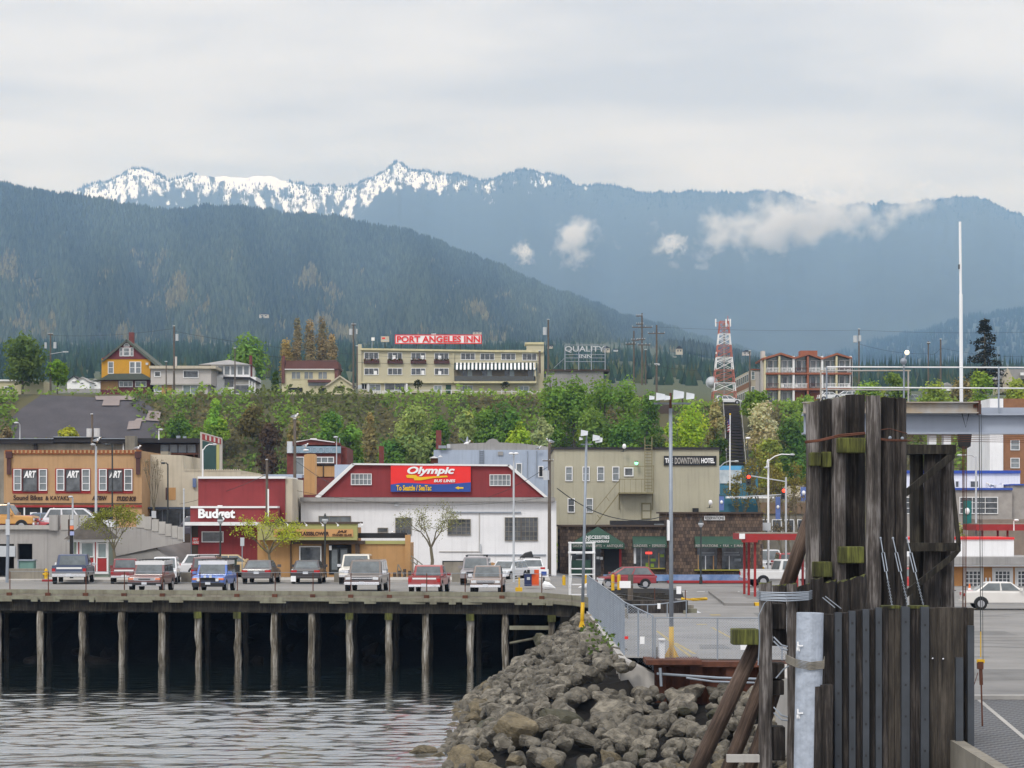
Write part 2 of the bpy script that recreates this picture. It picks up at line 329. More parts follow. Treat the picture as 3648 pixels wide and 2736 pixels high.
def limb_tree(name, label, px, ytop, ybase, wpx, Y, col, nleaf, size, seed, fork=0.34, spread=1.0, z0=None, bark='bark'):
    r_ = random.Random(seed); nr = np.random.default_rng(seed); x = X(px, Y); z0 = Z(ybase, Y) if z0 is None else z0
    H = Z(ytop, Y)-z0; W = wpx*Y/F; root = thing(name, label, 'tree', (x, Y, z0)); mb = MB(); tips = []
    def grow(p, d, ln, rad, lev):
        q = p+d*ln*0.5+Vector((r_.uniform(-.06,.06), r_.uniform(-.06,.06), 0))*ln; e = p+d*ln
        mb.tube([p, q, e], [rad, rad*0.8, rad*0.55], 6 if lev < 2 else 4)
        if lev >= 1: tips.extend([(q+(e-q)*r_.random(), lev) for _ in range(2)])
        if lev == 4: tips.append((e, 5)); return
        for i in range(3 if lev < 3 else 2):
            a = r_.uniform(0, 6.28) if lev else i*2.1+r_.uniform(-.4, .4)
            tilt = r_.uniform(0.35, 0.8)*spread
            o = d.orthogonal().normalized(); o.rotate(Matrix.Rotation(a, 3, d)); nd = (d*math.cos(tilt)+o*math.sin(tilt)); nd.z = max(nd.z, 0.02)+0.12; nd.normalize()
            grow(e, nd, ln*r_.uniform(0.55, 0.8), rad*0.55, lev+1)
    tr = 0.021*H
    mb.tube([(x, Y, z0-0.2), (x+0.02*H, Y, z0+H*fork*.6), (x, Y, z0+H*fork)], [tr*1.1, tr, tr*.85], 8)
    n0 = len(mb.v)
    for i in range(4): 
        a = i*1.57+0.5; grow(Vector((x, Y, z0+H*fork)), Vector((math.cos(a)*0.75*spread, math.sin(a)*0.75*spread, 1)).normalized(), H*0.22, tr*0.6, 1)
    pts = np.array(mb.v); hi = pts[:,2].max()-z0; wid = max(abs(pts[:,0]-x).max(), 1e-3)
    kx = (W/2*0.97)/wid; kz = H*0.98/hi
    fit = lambda p: (x+(p[0]-x)*kx, Y+(p[1]-Y)*kx, z0+(p[2]-z0)*kz if p[2] > z0 else p[2])
    mb.v = [p if i < n0 else fit(p) for i, p in enumerate(mb.v)]; 
    kzf = [i for i in range(n0)]
    for i in kzf:
        p = mb.v[i]; mb.v[i] = (p[0], p[1], z0+(p[2]-z0)*kz if p[2] > z0 else p[2])
    mb.build('trunk', M[bark], root)
    T = np.array([fit(t) for t, l in tips]); k = nr.integers(0, len(T), nleaf)
    P = T[k]+nr.normal(size=(nleaf, 3))*np.array([.07, .07, .045])*W*0.75
    N = unit(nr.normal(size=(nleaf, 3))); cl = np.array(col)[None]*nr.normal(1, 0.25, nleaf)[:,None]*nr.normal(1, .15, len(T))[k][:,None]
    V, Fc, cl = leafquads(P, N, size*nr.uniform(.6, 1.4, nleaf), np.clip(cl, .004, .7), nr)
    npmesh('crown', V, Fc, cl, M['leaf'], root); return root
M['bark'] = mat('grey_bark', C(120,112,92,0.7), 0.9, 0.25, 3.0)
def window(root, a, b, c, d, Y, fr='trim', gl='glass', nx=1, ny=1, fw=None, label=None, name='window', sill=False, dep=0.10):
    fw = fw or max(3.0, (b-a)*0.05); mb = MB()
    mb.pb(a, b, c, c+fw, Y-dep, dep-.003); mb.pb(a, b, d-fw, d, Y-dep, dep-.003)
    mb.pb(a, a+fw, c+fw, d-fw, Y-dep, dep-.003); mb.pb(b-fw, b, c+fw, d-fw, Y-dep, dep-.003)
    for i in range(1, nx):
        q = a+(b-a)*i/nx; mb.pb(q-fw*.35, q+fw*.35, c+fw, d-fw, Y-dep*.8, dep*.8-.003)
    for j in range(1, ny):
        q = c+(d-c)*j/ny; mb.pb(a+fw, b-fw, q-fw*.3, q+fw*.3, Y-dep*.7, dep*.7-.003)
    o = mb.build(name, M[fr], root)
    MB().pb(a+fw*.9, b-fw*.9, c+fw*.9, d-fw*.9, Y-dep*.3, dep*.3-.002).build('pane', M[gl] if isinstance(gl, str) else gl, o)
    if label: o['label'] = label
    return o
def part(root, name, m, *boxes):
    mb = MB()
    for q in boxes: mb.pb(*q)
    return mb.build(name, M[m] if isinstance(m, str) else m, root)
# ================================================================== terrain and far country
def interp(x, P): return float(np.interp(x, [p[0] for p in P], [p[1] for p in P]))
FOOT = [(-3000,560),(-600,600),(0,652),(100,668),(250,692),(400,712),(600,752),(640,748),(720,728),(850,738),(1000,752),(1200,774),(1400,806),(1600,872),(1800,955),(2000,1040),(2200,1112),(2300,1142),(2400,1172),(2520,1206),(2700,1262),(3000,1330),(3600,1400),(5500,1420)]
RIDGE = [(-3000,800),(-400,720),(0,720),(200,690),(300,655),(380,640),(430,618),(470,592),(495,582),(540,598),(600,632),(680,618),(760,618),(980,622),(1010,640),(1100,645),(1200,652),(1270,655),(1330,620),(1370,600),(1395,575),(1415,566),(1440,572),(1460,592),(1550,610),(1640,615),(1680,622),(1740,634),(1800,612),(1860,598),(1950,608),(2010,620),(2050,645),(2090,655),(2160,648),(2230,666),(2300,675),(2500,678),(2600,678),(2680,672),(2800,680),(2870,702),(2960,722),(3060,722),(3120,722),(3140,710),(3180,722),(3230,715),(3300,708),(3400,700),(3480,690),(3520,704),(3600,745),(3648,768),(4300,900),(6500,1000)]
RFOOT = [(-3000,1500),(2600,1420),(2850,1290),(3000,1248),(3150,1215),(3300,1178),(3420,1142),(3550,1115),(3648,1100),(4200,1030),(6500,960)]
def gy(px, Y):    # row at which the plateau ground shows, by depth
    base = [(385,1405),(600,1396),(900,1372),(1300,1330),(1700,1300),(2500,1250),(3200,1215)]
    rr = [(385,1440),(600,1428),(900,1400),(1300,1370),(1700,1345),(2500,1310),(3200,1300)]
    t = sstep((px-2100)/700); return interp(Y, base)*(1-t)+interp(Y, rr)*t
def plateau(px, Y): return Z(gy(px, Y), Y)
def wob(px, k): return 3.5*math.sin(px*.021+k)+2.5*math.sin(px*.053+2*k)+2*math.sin(px*.113+3*k)
def hill(name, prof, Y0, Yr, y0, m, px0, px1, step, pw=1.25, rows=46, rough=0.03, seed=1):
    r_ = np.random.default_rng(seed); pxs = np.arange(px0, px1+step, step); V = []; ts = np.linspace(0, 1, rows)
    ph = r_.uniform(0, 6.28, 12)
    def zf(px, t):
        Y = Y0+(Yr-Y0)*t; pr = interp(px, prof)+wob(px, seed)+(18 if prof is FOOT else 9); zr = Z(pr, Yr); zb = Z(max(y0, pr+45), Y0)
        z = zb+(zr-zb)*(t**pw)
        gul = sum(math.sin(px*(.006+.004*i)+ph[i]+t*2.5*(i%3-1))/(1+.35*i) for i in range(8))
        return z+gul*rough*(zr-zb)*math.sin(math.pi*min(1, t))*0.8
    for t in ts:
        for px in pxs:
            Y = Y0+(Yr-Y0)*t; V.append((X(px, Y), Y, zf(px, t)))
    for px in pxs: Y = Yr*1.25; V.append((X(px, Y), Y, zf(px, 1)*0.5))
    n = len(pxs); f_ = [(j*n+i, j*n+i+1, (j+1)*n+i+1, (j+1)*n+i) for j in range(rows) for i in range(n-1)]
    o = npmesh(name, np.array(V, float), np.array(f_), None, m); o['kind'] = 'structure'
    o.data.polygons.foreach_set('use_smooth', [True]*len(o.data.polygons)); return zf
def conifers(name, P, h, wd, cols, tiers=2):
    n = len(P); k = 5; Vs = []; Fs = []; Cs = []; base = 0; nr = np.random.default_rng(5)
    for t in range(tiers):
        zb = 0.08+0.42*t/max(1, tiers-1)*(tiers > 1); zt = 1.0 if t == tiers-1 else 0.72
        ww = wd*(1-0.42*t); a0 = nr.uniform(0, 6.28, n)
        ring = [np.c_[P[:,0]+ww/2*np.cos(a0+2*math.pi*i/k), P[:,1]+ww/2*np.sin(a0+2*math.pi*i/k), P[:,2]+h*zb] for i in range(k)]
        apex = np.c_[P[:,0], P[:,1], P[:,2]+h*zt]
        V = np.stack(ring+[apex], 1).reshape(-1, 3); off = base+np.arange(n)[:,None]*(k+1)
        for i in range(k):
            Fs.append(np.c_[off+i, off+(i+1)%k, off+k]); Cs.append(cols*nr.normal(1, .1, (n, 1)))
        Vs.append(V); base += len(V)
    o = npmesh(name, np.concatenate(Vs), np.concatenate(Fs), np.clip(np.concatenate(Cs), .003, .5), M['leaf'])
    o['kind'] = 'stuff'; return o
def mountain_mat():
    m = mat('mountain_rock', C(52,66,60,0.5), 0.95, 0.4, 0.004, bump=0)
    t = m.node_tree; L = t.links.new; b = t.nodes['Principled BSDF']; src = b.inputs['Base Color'].links[0].from_socket
    co = t.nodes.new('ShaderNodeTexCoord'); sp = t.nodes.new('ShaderNodeSeparateXYZ'); L(co.outputs['Object'], sp.inputs[0]); fan = t.nodes.new('ShaderNodeCombineXYZ')
    def noise(sx, sy, sz, det=6):
        mp_ = t.nodes.new('ShaderNodeMapping'); mp_.inputs['Scale'].default_value = (sx, sy, sz); L(fan.outputs[0], mp_.inputs[0])
        n = t.nodes.new('ShaderNodeTexNoise'); n.inputs['Scale'].default_value = 1; n.inputs['Detail'].default_value = det; n.inputs['Roughness'].default_value = .68; L(mp_.outputs[0], n.inputs['Vector']); return n.outputs[0]
    def mth(op, a, c):
        n = t.nodes.new('ShaderNodeMath'); n.operation = op
        for i, q in enumerate((a, c)):
            if isinstance(q, (int, float)): n.inputs[i].default_value = q
            else: L(q, n.inputs[i])
        return n.outputs[0]
    dv = mth('MULTIPLY', mth('DIVIDE', sp.outputs[0], sp.outputs[1]), 13000.0); L(dv, fan.inputs[0]); L(sp.outputs[1], fan.inputs[1]); L(sp.outputs[2], fan.inputs[2])
    n1 = noise(.026, .0010, .0040); n2 = noise(.0022, .0006, .0016, 3)
    hgt = t.nodes.new('ShaderNodeMapRange'); L(sp.outputs[2], hgt.inputs[0])          # snow lies high and to the east end of the ridge
    hgt.inputs[1].default_value = 1400; hgt.inputs[2].default_value = 1860; hgt.inputs[3].default_value = -.26; hgt.inputs[4].default_value = .05
    ex = t.nodes.new('ShaderNodeMapRange'); L(sp.outputs[0], ex.inputs[0])
    ex.inputs[1].default_value = -1000; ex.inputs[2].default_value = 900; ex.inputs[3].default_value = .15; ex.inputs[4].default_value = -.16
    q = mth('ADD', mth('ADD', n1, mth('MULTIPLY', mth('SUBTRACT', n2, .5), .7)), mth('ADD', hgt.outputs[0], ex.outputs[0]))
    st = t.nodes.new('ShaderNodeMapRange'); st.inputs[1].default_value = .588; st.inputs[2].default_value = .662; L(q, st.inputs[0])
    mxn = t.nodes.new('ShaderNodeMixRGB'); L(st.outputs[0], mxn.inputs[0]); L(src, mxn.inputs[1]); mxn.inputs[2].default_value = (.78,.81,.85,1)
    L(mxn.outputs[0], b.inputs['Base Color']); return m
zr_f = hill('mountains', RIDGE, 7500, 13500, 1330, mountain_mat(), -1500, 5200, 20, pw=1.0, rows=50, rough=.022, seed=3)
M['hillsoil'] = mat('hill_floor', C(60,72,52,0.55), 0.95, 0.35, 0.004)
zf_f = hill('foothills', FOOT, 3000, 6200, 1255, M['hillsoil'], -1500, 4200, 30, pw=1.15, rows=40, rough=.035, seed=5)
zg_f = hill('far_foothills', RFOOT, 5000, 8200, 1360, M['hillsoil'], 2500, 5200, 30, pw=1.1, rows=24, rough=.03, seed=8)
nr = np.random.default_rng(11)
def patch(px, t, s): return math.sin(px*.011+s)+math.sin(px*.0237+t*9+2*s)+math.sin(t*21+px*.006+s*3)+.8*math.sin(px*.047-t*14+s)
P = []; Cc = []; Hh = []
for i in range(46000):
    px = nr.uniform(-300, 2750); t = nr.random()**0.75
    if nr.random() < .12: t = nr.uniform(.97, 1.0)
    Y = 3000+3200*t; z = zf_f(px, t); P.append((X(px, Y), Y, z-1))
    q = patch(px, t, 1.3)+nr.normal(0, .7)
    if q > .7+1.9*t and t < .7: Cc.append(np.array(C(138,132,92,.85))*nr.uniform(.6, 1.1)); Hh.append(nr.uniform(8, 15))
    else: Cc.append(np.array(C(84,94,76,.85))*nr.uniform(.6, 1.25)*(1+.22*math.sin(px*.009+t*4+math.sin(px*.021)))); Hh.append(nr.uniform(11, 25))  # broad swing in tree colour paints shadowed valleys into the forest
P = np.array(P); Hh = np.array(Hh); tag(conifers('hill_forest', P, Hh, Hh*.42*nr.uniform(.8, 1.3, len(P)), np.array(Cc), 1), 'dense conifer forest covering the rounded hill before the snowy ridge', 'forest')
P = []
for i in range(5200):
    px = nr.uniform(-100, 3800); t = 1.0-0.25*abs(nr.normal(0, .35))
    if i < 2200: t = nr.uniform(.985, 1)
    if t < .3 or (700 < px < 1020 and t > .93) : continue
    Y = 7500+6000*t; P.append((X(px, Y), Y, zr_f(px, t)-3))
P = np.array(P); hh = nr.uniform(9, 26, len(P))**1.0
tag(conifers('mountain_forest', P, hh, hh*.42, np.array(C(44,58,54,.5))[None]*nr.uniform(.6, 1.3, (len(P), 1)), 1), 'sparse conifers standing along the high blue mountain ridge', 'forest')
P = []
for i in range(3500):
    px = nr.uniform(2650, 3900); t = nr.random()**.7 if i > 800 else nr.uniform(.97, 1); Y = 5000+3200*t; P.append((X(px, Y), Y, zg_f(px, t)-2))
P = np.array(P); hh = nr.uniform(18, 34, len(P))
tag(conifers('far_hill_forest', P, hh, hh*.38, np.array(C(44,62,46,.55))[None]*nr.uniform(.6, 1.3, (len(P), 1)), 1), 'hazy conifers on the low hill behind the tall white pole', 'forest')
# plateau above the bluff, bluff face and lower town as one ground sheet reaching the hills
BT = [(-3000,1402),(300,1402),(500,1405),(1200,1402),(1300,1410),(2000,1414),(2300,1432),(2700,1442),(3648,1448),(6500,1450)]
def bluff_z(px, Y):      # height of the bluff face between Y=340 (foot) and Y=385 (lip)
    t = max(0, min(1, (Y-340)/45)); top = Z(interp(px, BT), 385)
    return 3.8+(top-3.8)*(0.62*t+0.38*sstep(t))
def ground_z(x, Y):
    px = CX+x*F/Y
    if Y <= 340: return G(x, Y) if Y < 200 else G(x, Y)*(1-(Y-200)/140)+3.8*(Y-200)/140
    if Y <= 385: return bluff_z(px, Y)
    return max(plateau(px, Y), 8)
pxs = np.r_[np.arange(-4000, -400, 200), np.arange(-400, 4100, 40), np.arange(4100, 8000, 200)]
Ys = [139.6,145,150,160,175,190,210,235,260,290,320,338,343,348,353,358,363,368,373,378,383,387,400,430,500,600,750,900,1100,1300,1500,1800,2200,2700,3300,4200,5600,8000,15000,30000]
def land(name, ys, m, jit=0, xlim=None):
    V = []; r_ = random.Random(3)
    for Y in ys:
        for px in pxs:
            x = X(px, Y)
            z = ground_z(x, Y) if Y <= 3300 else 30
            V.append((x, Y, z+(r_.uniform(-jit, jit) if 345 < Y < 384 else 0)))
    n = len(pxs); f_ = [(j*n+i, j*n+i+1, (j+1)*n+i+1, (j+1)*n+i) for j in range(len(ys)-1) for i in range(n-1)]
    o = npmesh(name, np.array(V, float), np.array(f_), None, m); o['kind'] = 'structure'; return o
land('street_ground', [y for y in Ys if y <= 338], M['asphalt'])
land('bluff', [y for y in Ys if 338 <= y <= 387], M['soil'], jit=.25)
land('plateau_ground', [y for y in Ys if y >= 387], M['grass'])
# conifers and broadleaf patches on the plateau between the bluff houses and the hills
P = []; Cc = []; Hh = []; Wd = []
for i in range(9000):
    Y = 950+1800*nr.random()**.7; px = nr.uniform(-200, 3850)
    if px > 2050 and Y > 2250: continue
    if 1995 < px < 2460 and 1500 < Y < 1900: continue
    q = patch(px, Y/900, 2.1)
    if q < -1.3: continue
    P.append((X(px, Y), Y, plateau(px, Y)-.5))
    if nr.random() < .16: Hh.append(nr.uniform(6, 11)); Wd.append(.75); Cc.append(np.array(C(112,118,72,.65))*nr.uniform(.6, 1.1))
    else:
        hmax = 19 if Y > 1400 else 12
        Hh.append(nr.uniform(8, hmax)); Wd.append(.36); Cc.append(np.array(C(64,84,62,.85))*nr.uniform(.55, 1.35))
P = np.array(P); Hh = np.array(Hh); tag(conifers('plateau_forest', P, Hh, Hh*np.array(Wd)*nr.uniform(.8, 1.2, len(P)), np.array(Cc), 3), 'band of dark green conifers behind the bluff top houses', 'forest')
# leafy scrub on the bluff face
def scrub(name, n, pxr, tr, seed, colf, size, label, skip=None, hmax=1.6):
    r_ = np.random.default_rng(seed); Pp = []; Nn = []; cc = []
    while len(Pp) < n:
        px = r_.uniform(*pxr); t = r_.uniform(*tr); Y = 340+45*t; z = bluff_z(px, Y)
        if skip and skip(px, t): continue
        cell = math.sin(px*.11+3*math.sin(t*17))*math.cos(t*38+px*.035)
        Pp.append((X(px, Y)+r_.normal(0, .15), Y-r_.random()*.5, z+r_.random()**1.3*hmax*(.55+.45*cell)+(max(0, .5+.6*math.sin(px*.027)+.5*math.sin(px*.061+2))*1.0*r_.random() if t > .88 else 0)))
        Nn.append(r_.normal(0, .7, 3)+np.array([0, -.75, .75])); cc.append(np.array(colf(px, t, r_))*(1+.22*cell))
    Pp = np.array(Pp); V, Fc, cl = leafquads(Pp, unit(np.array(Nn)), size*r_.uniform(.5, 1.5, n), np.clip(np.array(cc), .004, .5), r_)
    return tag(npmesh(name, V, Fc, cl, M['leaf']), label, 'shrubs', kind='stuff')
GR, DG, BR, LG = np.array(C(120,146,66,1)), np.array(C(96,118,58,1)), np.array(C(118,112,76,.9)), np.array(C(140,166,76,1))
def scrubcol(px, t, r_):
    q = math.sin(px*.013+1)+math.sin(px*.031+t*8)+math.sin(t*15+px*.009)+.6*r_.normal()
    base = GR if q > .5 else (DG if q > -.5 else BR)
    if t > .93: base = LG*.9
    if 900 < px < 1350 and t > .6 and q < .9: base = BR*.5+DG*.5
    return base*r_.uniform(.7, 1.25)
def tarpskip(px, t): 
    return (60 < px < 580 and t < .985 and t > (.62 if px < 200 else .35) and px < 420+ (1-t)*330) or (2575 < px < 2665) or (2325 < px < 2390 and t > .5)
scrub('bluff_shrubs', 30000, (-150, 3800), (.28, 1.0), 21, scrubcol, .34, 'tangled green and brown scrub covering the bluff face', tarpskip)
# water, bank under the pier, parking lot
def water_mat():
    m = bpy.data.materials.new('harbour_water'); m.use_nodes = True; t = m.node_tree; b = t.nodes['Principled BSDF']; L = t.links.new
    b.inputs['Base Color'].default_value = (.012,.02,.02,1); b.inputs['Roughness'].default_value = .07; b.inputs['IOR'].default_value = 2.4; b.inputs['Coat Weight'].default_value = .75; b.inputs['Coat IOR'].default_value = 1.9; b.inputs['Coat Roughness'].default_value = .06
    co = t.nodes.new('ShaderNodeTexCoord'); prev = None
    for sx, sy, sc_, st, dist in ((.9,3.2,2.2,.6,.04),):
        mp_ = t.nodes.new('ShaderNodeMapping'); mp_.inputs['Scale'].default_value = (sx, sy, 1); L(co.outputs['Object'], mp_.inputs[0])
        n = t.nodes.new('ShaderNodeTexNoise'); n.inputs['Scale'].default_value = sc_; n.inputs['Detail'].default_value = 4; L(mp_.outputs[0], n.inputs['Vector'])
        bp = t.nodes.new('ShaderNodeBump'); bp.inputs['Distance'].default_value = dist; L(n.outputs[0], bp.inputs['Height'])
        # calmer water in the lee of the pier, rougher in the open harbour
        sp = t.nodes.new('ShaderNodeSeparateXYZ'); L(co.outputs['Object'], sp.inputs[0])
        mr = t.nodes.new('ShaderNodeMapRange'); mr.inputs[1].default_value = 114; mr.inputs[2].default_value = 88; mr.inputs[3].default_value = .03; mr.inputs[4].default_value = st
        n9 = t.nodes.new('ShaderNodeTexNoise'); n9.inputs['Scale'].default_value = .09; L(co.outputs['Object'], n9.inputs['Vector'])
        ad = t.nodes.new('ShaderNodeMath'); ad.operation = 'MULTIPLY_ADD'; L(n9.outputs[0], ad.inputs[0]); ad.inputs[1].default_value = 16; L(sp.outputs[1], ad.inputs[2])
        sb = t.nodes.new('ShaderNodeMath'); sb.operation = 'SUBTRACT'; L(ad.outputs[0], sb.inputs[0]); sb.inputs[1].default_value = 8
        L(sb.outputs[0], mr.inputs[0]); L(mr.outputs[0], bp.inputs['Strength'])
        if prev: L(prev, bp.inputs['Normal'])
        prev = bp.outputs[0]
    L(prev, b.inputs['Normal']); return m
M['water'] = water_mat()
def water_mesh():
    gx = np.r_[-3000, -300, -60, np.arange(-34, 10.01, .2), 40, 300, 3000]; gyv = np.r_[-3000, 0, 50, np.arange(62, 124.01, .17), 139]
    xx, yy = np.meshgrid(gx, gyv); r_ = np.random.default_rng(4); z = np.zeros_like(xx); env = np.zeros_like(xx)
    for i in range(46):
        lam = .5*(7 if i < 8 else 3.2)**r_.random(); a = r_.normal(0, .42); k = 2*math.pi/lam
        z += (.026/k)*lam**.25*np.sin(k*(xx*math.sin(a)+yy*math.cos(a))+r_.uniform(0, 6.28))
    for i in range(9):
        k = 2*math.pi/r_.uniform(5, 26); a = r_.normal(0, .5); env += np.sin(k*(xx*math.sin(a)*.5+yy*math.cos(a))+r_.uniform(0, 6.28))/3
    q = yy-env*5; e = np.interp(q, [60, 78, 84, 90, 96, 102, 108, 113], [.55, .6, .66, .6, .5, .34, .2, .13]); e *= np.clip(1-.3*env, .3, 1.3)
    inner = (gx[3] <= xx)&(xx <= gx[-4])&(yy >= 62)&(yy <= 124); z = np.where(inner, z*e, 0)
    V = np.c_[xx.ravel(), yy.ravel(), z.ravel()]; n = len(gx); j, i = np.meshgrid(np.arange(len(gyv)-1), np.arange(n-1), indexing='ij'); b = (j*n+i).ravel()
    o = npmesh('water', V, np.c_[b, b+1, b+n+1, b+n], None, M['water']); o.data.polygons.foreach_set('use_smooth', [True]*len(o.data.polygons))
    o['kind'] = 'structure'; o['label'] = 'rippled grey harbour water'
water_mesh()
M['mud'] = mat('dark_bank', C(40,36,32,.5), .95, .4, .8, bump=.5)  # mud tone darkened further to deepen the shade under the pier
bk = MB()
for i in range(60):
    x0, x1 = -90+i*1.67, -90+(i+1)*1.67
    bk.add([(x0,124+math.sin(i),-1),(x1,124+math.sin(i+1),-1),(x1,132,1.8+.4*math.sin(i*1.3+1.3)),(x0,132,1.8+.4*math.sin(i*1.3)),(x1,139.5,3.4),(x0,139.5,3.4)], [(0,1,2,3),(3,2,4,5)])
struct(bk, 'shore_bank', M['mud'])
lot = MB().add([(4,81,LOT),(10,79.8,LOT),(10,64,LOT),(140,64,LOT),(140,139.6,LOT),(9.6,139.6,LOT),(9.6,117,LOT),(4,117,LOT)], [(0,7,6,5,4,3,2,1)])
struct(lot, 'parking_lot', M['asphalt'])
pt_ = MB(); q = random.Random(6)
for x, y, wx, wy in ((14,70,2.4,5),(9,92,2,7),(16,96,5,3),(22,84,6,9),(12,112,4,5),(18,120,6,5),(7,86,1.2,3)):
    pt_.add([(x,y,LOT+.004),(x+wx,y+q.uniform(-.3,.3),LOT+.004),(x+wx+q.uniform(-.3,.3),y+wy,LOT+.004),(x+.2,y+wy,LOT+.004)], [(0,1,2,3)])
struct(pt_, 'asphalt_patches', mat('patch_asphalt', (.15,.146,.14), .9, .25, .8))
ck = MB()
for i in range(16):
    x, y = q.uniform(5, 24), q.uniform(72, 132); a = q.uniform(-.5, .5)+(1.57 if q.random() < .4 else 0); pts = [(x, y)]
    for k in range(9): a += q.uniform(-.35, .35); x += math.cos(a)*.8; y += math.sin(a)*.8; pts.append((x, y))
    for (a0, b0), (c0, d0) in zip(pts, pts[1:]): ck.add([(a0,b0-.05,LOT+.008),(c0,d0-.05,LOT+.008),(c0+.02,d0+.05,LOT+.008),(a0+.02,b0+.05,LOT+.008)], [(0,1,2,3)])
ck.f = [f_ for f_ in ck.f if all(ck.v[i][0] > 4.8 and not (ck.v[i][0] < 9.8 and ck.v[i][1] > 116) and not (ck.v[i][1] < 81) for i in f_)]; ck.m = ck.m[:len(ck.f)]
struct(ck, 'asphalt_cracks', mat('crack_tar', (.05,.05,.05), .9))
# ================================================================== pier
EY = lambda px: 121.5-5.0*max(0, min(1, px/1960))          # depth of the pier's front edge by column
def edge(px): Y = EY(px) if px < 1960 else 116.5; return X(px, Y), Y
pier = thing('pier', 'timber pier carrying the parked cars above the water', 'pier', (-20, 120, 0))
xs = [-60+i*1.5 for i in range(48)]; xs = [x for x in xs if x < 9.4]+[9.4]
def ye(x):
    for _ in range(1): px = CX+x*F/119
    return EY(px)
mb = MB()
for a, b in zip(xs, xs[1:]):
    za, zb = G(a, 120)+.02, G(b, 120)+.02
    ya, yb = ye(a), ye(b)
    if a > 1.9: ya = 116.5+(a-1.9)*.12; yb = 116.5+(b-1.9)*.12
    mb.add([(a,ya,za),(b,yb,zb),(b,141,zb),(a,141,za),(a,ya,za-.3),(b,yb,zb-.3),(b,141,zb-.3),(a,141,za-.3)], [(0,1,2,3),(7,6,5,4),(0,4,5,1),(3,2,6,7),(0,3,7,4),(1,5,6,2)])
mb.build('deck', M['deck'], pier)
def edgebeam(name, m, z0, z1, y0, y1, x0=-60, x1=9.4):
    mb = MB()
    for a, b in zip(xs, xs[1:]):
        if a < x0 or b > x1+.01: continue
        ya, yb = ye(a), ye(b)
        if a > 1.9: ya = 116.5+(a-1.9)*.12; yb = 116.5+(b-1.9)*.12
        ga, gb = G(a,120), G(b,120)
        mb.add([(a,ya+y0,ga+z0),(b,yb+y0,gb+z0),(b,yb+y1,gb+z0),(a,ya+y1,ga+z0),(a,ya+y0,ga+z1),(b,yb+y0,gb+z1),(b,yb+y1,gb+z1),(a,ya+y1,ga+z1)],
               [(0,1,5,4),(1,2,6,5),(2,3,7,6),(3,0,4,7),(4,5,6,7),(3,2,1,0)])
    return mb.build(name, m, pier)
edgebeam('curb', M['curb'], -.02, .20, -.05, .25)
edgebeam('fascia', M['concrete_dk'], -.34, -.03, -.12, .1)
edgebeam('ledge', M['curb'], -.30, -.12, -.34, -.125)
edgebeam('cap_beam', M['beam'], -.92, -.345, -.03, .35)
rr = random.Random(4)
mb = MB()
for i in range(34):
    px = rr.uniform(-40, 2300); x, Y = edge(px) if px < 1960 else (X(px, 117), 116.5+(X(px,117)-1.9)*.12); wd = rr.choice([.25,.35,.6,1.0]); z = G(x,120)
    MB().box(x, x+wd, Y-.40, Y-.345, z-.42, z-.18).build('bracket', M['curb'], pier)
mbs = [140,290,430,575,705,845,975,1110,1245,1385,1515,1675,1800,1965,-10,-150]
def pile_mb(x, y, zt, zb, r, sd):
    q = random.Random(sd); n = 7
    return MB().tube([(x+q.uniform(-.03,.03)+(.06*q.uniform(-1,1))*i/n, y, zt+(zb-zt)*i/n) for i in range(n+1)], [r*q.uniform(.88, 1.14) for i in range(n+1)], 10)
for i, px in enumerate(mbs):
    x, Y = edge(px); pile_mb(x, Y+.25, G(x,120)-.92, -1.5, .175, i).build('pile', M['pile'], pier, smooth=True)
    if i in (4,5,8,9,11,13): MB().box(x-.2, x+.2, Y-.12, Y+.03, G(x,120)-1.25, G(x,120)-.9).build('pile_block', M['moss'], pier)
for i, px in enumerate(mbs):
    x, Y = edge(px); x = X(px+rr.uniform(15, 40), Y+3.5); 
    pile_mb(x, Y+3.5, G(x,120)-.5, -1.5, .15, 50+i).build('pile', M['beam'], pier, smooth=True)
mb = MB()
for k in range(6): mb.box(-60, 9, 119+k*3.4, 119.3+k*3.4, DECK-1.1, DECK-.5) if k else None
mb.build('stringer', M['beam'], pier)
x0, Y0_ = edge(1815); x1, _ = edge(1960)
mb = MB(); mb.box(x0, x1, Y0_+.05, Y0_+.25, 2.05, 2.25); mb.tube([(x0, Y0_+.5, 1.35), (x1, Y0_+.5, 1.75)], .07, 5); mb.build('brace', M['curb'], pier)
MB().box(2.5, 9.3, 118.2, 118.5, LOT-1.4, DECK-.5).build('abutment', M['concrete_dk'], pier)
# railing of thin posts and wires along the edge
rail = thing('pier_railing', 'thin rusty post and wire railing along the pier edge', 'railing', (-20, 119, DECK))
pl = [35,172,306,443,580,712,845,980,1115,1250,1388,1520,1657,1788,1930,2127,2333,2443]
tops = []
for px in pl:
    x, Y = edge(px) if px < 1960 else (X(px, 117), 116.5+(X(px,117)-1.9)*.12); z = G(x,120)
    pm = MB(); pm.tube([(x, Y+.02, z-.3), (x, Y+.02, z+1.15)], .028, 5); pm.box(x-.13, x+.13, Y-.22, Y-.05, z-.16, z+.04); pm.build('post', M['rust'], rail)
    tops.append((x, Y+.02, z+1.15))
mb = MB(); mb.tube(tops, .015, 4); mb.tube([(x,y,z-.55) for x,y,z in tops], .006, 3); mb.build('wire', M['galv'], rail)
single(MB().pb(2217-10,2227+20,2070,2095,116.4,.02), 'notice_board', 'small white notice hanging on the pier railing near the ramp', 'sign', M['whiteclean'])
single(MB().pb(1036,1054,2052,2072,119.0,.02), 'notice_board', 'small white notice on the railing behind the black sedan', 'sign', M['whiteclean'])
